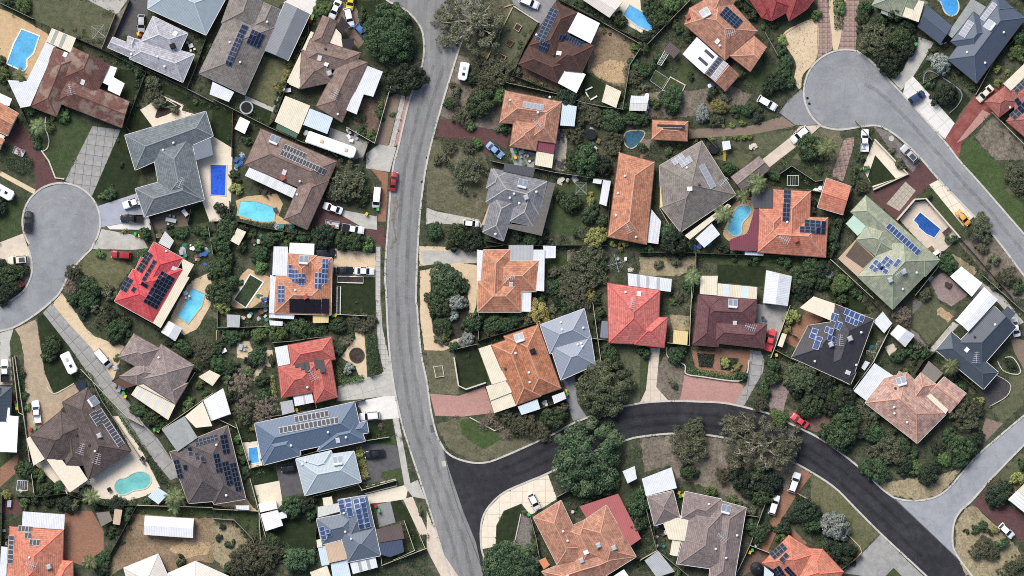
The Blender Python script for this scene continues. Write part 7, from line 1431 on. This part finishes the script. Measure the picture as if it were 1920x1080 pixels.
trees('''01 d 1190 240 195;k 1300 540 130;w 1200 350 45;w 1250 375 36;d 1010 110 40;g 745 60 60;g 590 280 35;y 510 430 30;y 500 500 32;y 440 600 35;y 475 545 25;d 450 740 45;d 235 940 45;d 980 790 40;d 1120 770 35;g 1130 700 30;d 1000 880 38;g 1060 910 32;g 1210 770 20;d 620 350 30;g 560 380 25;k 440 690 30;d 1170 480 30;d 720 20 40;
00 g 160 40 55;k 70 15 40;o 1040 560 50;o 1040 640 60;d 880 430 40;d 940 470 45;g 1000 540 40;g 10 500 60;p 140 510 60;g 210 740 45;p 270 860 75;g 430 780 55;y 370 780 28;g 340 860 35;o 1080 690 50;o 1180 740 35;y 1190 735 25;d 850 400 35;g 1320 690 20;d 20 420 40;k 880 700 30;d 250 930 40;d 1330 240 25;g 1370 390 20;
02 e 330 150 235;o 470 480 130;o 420 560 110;d 370 700 120;o 250 780 80;g 500 650 60;k 950 660 90;o 1000 900 80;o 1060 700 60;o 1130 780 80;d 1250 820 85;o 1250 930 75;d 1390 800 65;d 1300 720 50;d 1300 130 50;g 1410 330 40;o 1400 520 70;d 1420 440 50;d 1000 20 20;d 1050 40 20;d 1090 60 20;d 1120 80 18;d 520 860 40;g 340 960 40;o 290 990 60;d 560 880 35;e 160 100 120;o 340 430 75;d 320 520 60;o 360 630 65;o 190 610 50;d 150 700 45;o 420 200 120;e 130 270 80;k 1000 620 50;d 860 660 40;o 1020 820 60;d 1080 980 40;y 770 565 16;o 600 480 50;o 180 700 60;g 300 850 40;
12 o 270 230 130;d 340 40 45;d 1080 150 115;k 1180 180 75;o 1250 60 70;d 960 420 85;y 1110 420 40;d 1100 510 70;y 1140 670 80;o 1060 640 60;d 200 660 90;k 310 690 90;o 240 700 40;D 140 960 130;o 230 990 55;d 700 680 60;k 620 640 50;k 780 660 50;o 1050 880 150;o 1130 770 90;o 980 960 90;d 870 1000 60;d 1170 860 60;y 1255 712 22;y 1330 715 40;d 1180 560 50;d 990 150 60;o 150 60 60;o 100 140 50;d 60 630 60;d 1270 850 30;o 850 900 40;d 1000 640 30;
22 s 200 170 70;d 90 200 80;d 110 330 70;g 130 380 50;s 270 420 60;d 310 300 75;d 460 310 80;d 540 320 65;o 440 360 60;Y 750 230 95;o 670 270 50;o 850 230 40;o 1000 100 150;d 960 190 75;y 1090 130 60;o 800 60 60;d 760 150 50;d 1250 560 60;d 1230 500 65;m 1200 740 205;b 430 950 55;o 530 930 70;o 680 1000 90;d 860 950 90;o 920 880 50;b 480 1000 45;d 50 150 60;d 180 470 40;o 90 430 40;d 600 280 50;s 180 260 40;k 900 150 60;o 600 1020 60;o 780 1040 70;d 1150 260 50;d 1140 150 40;b 540 1050 50;
32 D 1082 275 268;D 560 1010 190;s 700 1000 60;k 1080 560 50;k 1150 520 50;k 1230 510 45;g 1270 460 40;d 1400 620 90;d 1400 740 80;d 1430 540 60;g 730 870 20;g 660 650 18;o 600 30 60;o 700 40 70;o 870 40 70;b 380 50 50;
33 d 20 600 60;d 10 720 60;e 800 190 265;o 320 200 145;o 360 80 85;k 830 420 120;d 330 380 60;k 680 420 80;d 830 540 75;g 480 510 45;g 640 570 45;d 800 800 70;d 740 740 50;o 760 640 40;s 1310 740 110;k 1120 640 95;d 1100 600 60;d 1160 720 75;k 980 740 50;k 1000 700 50;g 960 830 40;d 1340 130 115;k 1300 900 85;k 1400 900 60;g 240 1060 40;k 720 500 60;e 620 80 110;e 980 220 110;o 640 300 70;d 930 760 35;o 700 640 40;d 1250 870 50;k 1390 980 50;d 420 560 30;d 850 760 40;o 560 400 60;
34 d 190 150 115;o 330 80 85;d 440 360 95;o 520 210 125;o 570 260 80;d 620 200 65;k 800 390 85;d 1020 220 105;d 930 130 60;g 900 290 55;d 1010 300 60;k 1110 160 60;o 1050 30 90;k 1260 530 95;o 1250 470 60;g 1330 520 50;d 1430 330 50;o 1170 880 85;d 1290 860 50;d 1110 770 32;d 1170 745 38;y 1240 770 30;o 1400 990 60;o 1330 1040 70;y 1400 420 50;o 1220 920 60;k 640 330 70;g 700 350 60;d 690 260 50;k 850 220 50;d 1050 780 20;o 1100 930 40;
24 g 220 40 65;d 590 530 55;d 650 490 50;o 740 470 50;d 770 510 45;p 930 600 75;o 770 110 55;b 620 260 75;b 640 310 45;o 1000 870 120;o 1100 880 80;y 1130 830 40;o 330 870 75;d 160 800 85;k 80 700 85;d 240 1000 115;o 400 940 80;d 430 1050 85;y 75 665 22;k 1350 590 30;d 1400 70 50;g 30 900 55;b 590 230 50;d 300 100 40;g 330 140 25;k 130 880 70;k 230 780 50;k 930 690 50;d 700 540 40;g 640 630 25;d 990 760 60;o 1250 60 40;k 960 680 40;k 20 770 70;
14 o 340 320 60;d 300 270 50;d 190 560 50;d 140 660 55;d 150 720 50;o 1140 610 105;k 900 780 35;d 950 680 40;d 930 850 75;o 1320 930 75;d 230 970 60;g 200 960 50;o 1380 240 90;o 1400 320 60;o 550 80 30;o 600 170 40;d 340 140 30;p 100 60 85;g 60 120 40;k 60 880 80;d 60 960 60;o 1230 830 50;d 1400 1000 60;o 1150 740 50;g 370 200 25;k 800 400 20;
04 o 430 270 135;o 400 200 85;d 600 270 95;k 520 420 95;d 560 80 80;s 870 430 80;d 800 560 40;k 900 640 90;y 815 545 16;c 1260 465 30;c 1260 560 30;c 1330 490 22;g 1380 350 55;d 830 335 26;d 1400 250 55;g 40 100 40;d 350 120 60;d 460 150 60;k 650 180 60;k 640 340 70;o 480 330 70;d 560 480 50;k 1000 480 30;d 1100 600 30;g 1430 400 40;d 370 50 50;
03 g 220 30 70;d 120 120 85;d 80 40 70;k 40 250 40;c 960 270 40;d 950 340 42;d 980 410 48;d 970 480 60;k 930 560 70;d 1000 560 52;d 750 100 50;g 830 185 20;k 870 590 60;d 1180 110 36;g 1350 40 50;y 535 720 60;s 420 770 60;o 510 810 55;d 210 670 95;y 560 845 16;c 620 845 20;c 690 830 22;d 720 740 55;k 800 790 48;c 380 940 20;c 430 940 18;c 480 940 18;c 570 940 20;c 640 930 22;c 700 930 24;c 740 930 18;g 260 980 28;g 190 1020 32;c 1105 975 46;y 1190 1000 55;p 1250 950 95;d 30 480 50;o 20 600 40;d 20 800 45;d 690 500 40;d 250 180 50;d 320 240 40;d 650 40 50;d 860 120 40;o 580 650 40;k 480 640 50;d 900 160 40;d 130 420 50;d 20 320 50;k 110 200 40;d 340 520 30;g 100 700 40;d 640 750 40;
13 d 600 210 58;d 900 250 42;p 780 310 90;p 560 510 82;p 690 390 62;d 210 640 90;k 230 700 105;d 60 740 42;k 570 750 42;d 770 820 42;d 1150 850 72;d 1110 930 105;k 1080 1000 85;s 1260 910 52;g 1370 960 62;d 1350 560 50;d 1290 650 50;d 1290 730 40;p 350 930 75;o 1150 480 40;d 1150 60 95;d 150 620 50;d 300 720 60;d 640 780 40;k 500 560 40;o 250 830 40;o 130 850 35;d 980 830 50;k 1190 970 60;d 200 100 30;d 20 60 40;d 1200 200 40;k 1170 440 30;
23 d 30 510 45;d 240 530 65;y 570 570 36;y 650 605 32;d 680 660 42;y 1030 265 52;y 985 345 42;d 890 590 52;d 890 680 58;d 850 770 50;m 1090 680 125;d 1150 860 92;d 1300 790 62;k 1250 760 82;k 1380 820 92;d 1070 60 85;k 1100 120 62;o 810 850 60;g 940 950 60;d 1400 900 82;o 220 720 32;d 290 480 40;k 1200 900 70;d 330 70 40;g 230 160 35;o 250 130 40;k 1050 760 60;d 1350 160 50;d 1240 30 50;g 1340 60 60;
10 d 745 360 48;g 700 380 30;k 820 180 20;k 0 470 62;d 60 930 85;d 130 900 62;k 30 880 62;o 500 900 62;b 470 990 62;d 600 1010 85;k 560 960 62;y 840 628 20;d 980 650 52;d 1230 640 48;d 1400 640 52;g 1340 720 42;d 1430 880 52;g 680 780 40;d 1180 640 40;k 1150 600 30;d 1330 620 40;o 740 1010 40;d 250 30 40;
20 b 490 80 52;d 600 150 72;k 580 100 62;o 700 280 72;d 780 360 85;k 760 260 62;d 830 320 62;o 740 110 50;d 350 470 72;d 330 540 52;g 790 540 28;d 860 420 34;d 1230 480 72;o 1380 500 92;d 1330 600 42;d 1390 580 40;d 930 890 52;d 1030 950 62;d 1080 1000 42;g 1270 850 52;g 1350 720 42;d 1390 790 32;g 180 880 32;d 150 650 28;d 160 800 32;k 60 60 82;k 20 130 60;o 650 200 50;d 500 150 50;k 560 220 50;d 860 370 40;k 1150 430 40;d 980 910 40;k 400 500 30;
21 d 60 100 105;y 60 180 72;d 130 400 62;d 210 370 42;g 320 380 62;g 440 370 72;d 590 340 85;d 720 340 52;d 840 320 62;s 830 300 50;o 960 290 62;o 1050 300 62;d 30 580 62;d 110 600 62;d 300 540 72;d 330 680 52;b 190 700 105;b 220 850 92;b 360 870 105;o 210 920 82;d 340 810 62;d 100 790 52;s 910 620 42;b 900 430 52;d 840 490 42;d 290 490 32;b 1130 1000 26;k 250 560 50;d 20 470 60;d 80 680 50;g 240 640 40;d 390 560 30;d 500 330 50;g 380 340 40;k 660 340 40;o 1000 340 40;b 300 930 60;d 60 350 40;k 150 810 50;d 920 400 40;
11 d 100 600 92;d 60 700 82;o 920 300 155;d 380 680 62;d 470 640 52;d 600 660 52;k 740 660 95;d 870 690 72;d 950 700 72;g 1040 720 52;d 320 780 65;g 330 860 52;d 60 880 85;o 80 1000 85;y 160 340 42;d 150 250 42;k 60 470 48;d 80 790 65;d 720 730 42;g 640 650 32;k 820 360 70;d 1000 400 60;g 500 700 30;d 540 640 40;k 190 620 50;d 260 640 40;d 180 720 50;d 130 960 50;
30 d 180 360 75;g 270 400 48;d 310 500 62;d 390 490 52;k 450 590 65;p 630 540 75;k 580 520 52;k 790 590 65;p 1190 540 85;p 1180 620 55;d 1010 560 42;g 170 580 42;d 770 760 42;d 760 700 42;d 700 970 62;p 620 980 65;k 690 1030 62;d 1220 980 42;y 40 530 42;o 500 600 52;d 240 570 42;k 330 580 40;d 640 600 40;d 880 630 35;d 860 690 35;k 1110 600 35;k 1270 560 35;d 740 800 30;d 400 600 30;p 170 590 45;
31 d 540 610 82;k 640 590 72;d 680 640 52;k 590 590 60;D 580 970 102;o 250 950 135;o 370 900 115;d 400 850 72;o 180 1010 82;d 215 370 42;d 200 300 36;g 160 160 32;y 270 80 26;y 985 260 32;y 995 325 27;y 1015 400 36;d 95 1040 42;k 40 820 27;d 110 860 32;k 440 920 62;d 470 880 52;d 190 420 30;g 180 240 25;d 500 640 50;k 60 750 22;o 1400 640 25;d 1060 470 18;d 1110 462 18;d 1170 450 18;k 1220 445 16;g 600 235 18;o 340 1010 80;b 1270 150 20;d 690 900 20''')

# low ground cover in the beds and yards: too many to count
def ground_cover():
    n = 95000; rng = np.random.default_rng(5); X = rng.uniform(-117, 117, n); Y = rng.uniform(-66, 66, n); keep = np.ones(n, bool)
    for p, z, bb, cv in PATCH: keep &= ~inside_np(p, X, Y)
    for p in FOOT: keep &= ~inside_np(p, X, Y)
    fld = np.sin(X * .23 + 1.3 * np.sin(Y * .17)) + np.sin(Y * .29 + 1.7 * np.sin(X * .13)) + .7 * np.sin(X * .71 + Y * .53); keep &= (fld + rng.normal(0, .8, n)) > -.5
    X, Y, fld = X[keep], Y[keep], fld[keep]
    for nm, lo, mt in (('ground_cover', -9, 'leaf_d'), ('ground_cover', 0, 'leaf_o'), ('ground_cover', 1, 'leaf_g')):
        q = rng.uniform(0, 1, len(X)) < {'leaf_d': .5, 'leaf_o': .35, 'leaf_g': .12}[mt]; m = int(q.sum()); k = 7
        r = rng.uniform(.12, .62, m); cx = np.repeat(X[q], k); cy = np.repeat(Y[q], k); rr = np.repeat(r, k); a = rng.uniform(0, 6.28, m * k); d = np.sqrt(rng.uniform(0, 1, m * k)) * rr
        P = np.stack([cx + d * np.cos(a), cy + d * np.sin(a), .03 + rr * rng.uniform(.1, .8, m * k)], 1); N = rng.normal(0, .6, (m * k, 3)) + np.array([0, 0, .8])
        o = link(nm, quads_mesh(nm, leaf_quads(P, N, .12, .6, rng), MATS[mt])); o['kind'] = 'stuff'
    # undergrowth massed along the fences
    U = []
    for pts_ in FENCES:
        for a, b in zip(pts_, pts_[1:]):
            L = math.dist(a, b); m = int(L * 1.6); t = rng.uniform(0, 1, m); off = rng.normal(0, 1.0, m); nx, ny = -(b[1] - a[1]) / L, (b[0] - a[0]) / L
            U.append(np.stack([a[0] + (b[0] - a[0]) * t + nx * off, a[1] + (b[1] - a[1]) * t + ny * off], 1))
    U = np.concatenate(U); q = np.ones(len(U), bool)
    for (p, z, bb, cv), nm in zip(PATCH, PNAMES):
        if nm not in ('lawn', 'bare_soil'): q &= ~inside_np(p, U[:, 0], U[:, 1])
    for p in FOOT: q &= ~inside_np(p, U[:, 0], U[:, 1])
    q &= rng.uniform(0, 1, len(U)) < .8; U = U[q]; m = len(U); sel = rng.uniform(0, 1, m)
    for lo, hi, mt in ((0, .5, 'leaf_d'), (.5, .72, 'leaf_k'), (.72, .9, 'leaf_o'), (.9, 1, 'leaf_g')):
        W = U[(sel >= lo) & (sel < hi)]; k = 46; r = np.repeat(rng.uniform(.35, .95, len(W)), k); D = rng.normal(size=(len(W) * k, 3)); D[:, 2] = np.abs(D[:, 2]); D /= np.linalg.norm(D, axis=1)[:, None]
        P = np.concatenate([np.repeat(W, k, 0), np.full((len(W) * k, 1), .05)], 1) + D * (r * rng.uniform(.75, 1.1, len(r)))[:, None]
        o = link('undergrowth', quads_mesh('undergrowth', leaf_quads(P, D + rng.normal(0, .5, D.shape) + np.array([0, 0, .5]), .13, .65, rng), MATS[mt])); o['kind'] = 'stuff'
    # tufts of dry and green grass on the verges
    T = [(p, z) for (p, z, bb, cv), nm in zip(PATCH, PNAMES) if nm == 'grass_verge' or nm == 'bare_soil']; Ps = []
    for p, z in T:
        A = area(p); m = int(abs(A) * 3.2); xs = [a for a, b in p]; ys = [b for a, b in p]; x = rng.uniform(min(xs), max(xs), m * 2); y = rng.uniform(min(ys), max(ys), m * 2); q = inside_np(p, x, y)
        for p2, z2, _, _ in PATCH:
            if z2 > z: q &= ~inside_np(p2, x, y)
        x, y = x[q][:m], y[q][:m]; Ps.append(np.stack([x, y, np.full(len(x), z + .04)], 1))
    P = np.concatenate(Ps); k = 3; P = np.repeat(P, k, 0) + rng.normal(0, .09, (len(P) * k, 3)) * np.array([1, 1, .3]); P[:, 2] = np.abs(P[:, 2]) + .02
    o = link('grass_tufts', quads_mesh('grass_tufts', leaf_quads(P, rng.normal(0, .5, (len(P), 3)) + np.array([0, 0, .9]), .085, .45, rng), leaf_mat('leaf_tuft', (96, 98, 62), (150, 138, 100)))); o['kind'] = 'stuff'
ground_cover()
finish_labels()
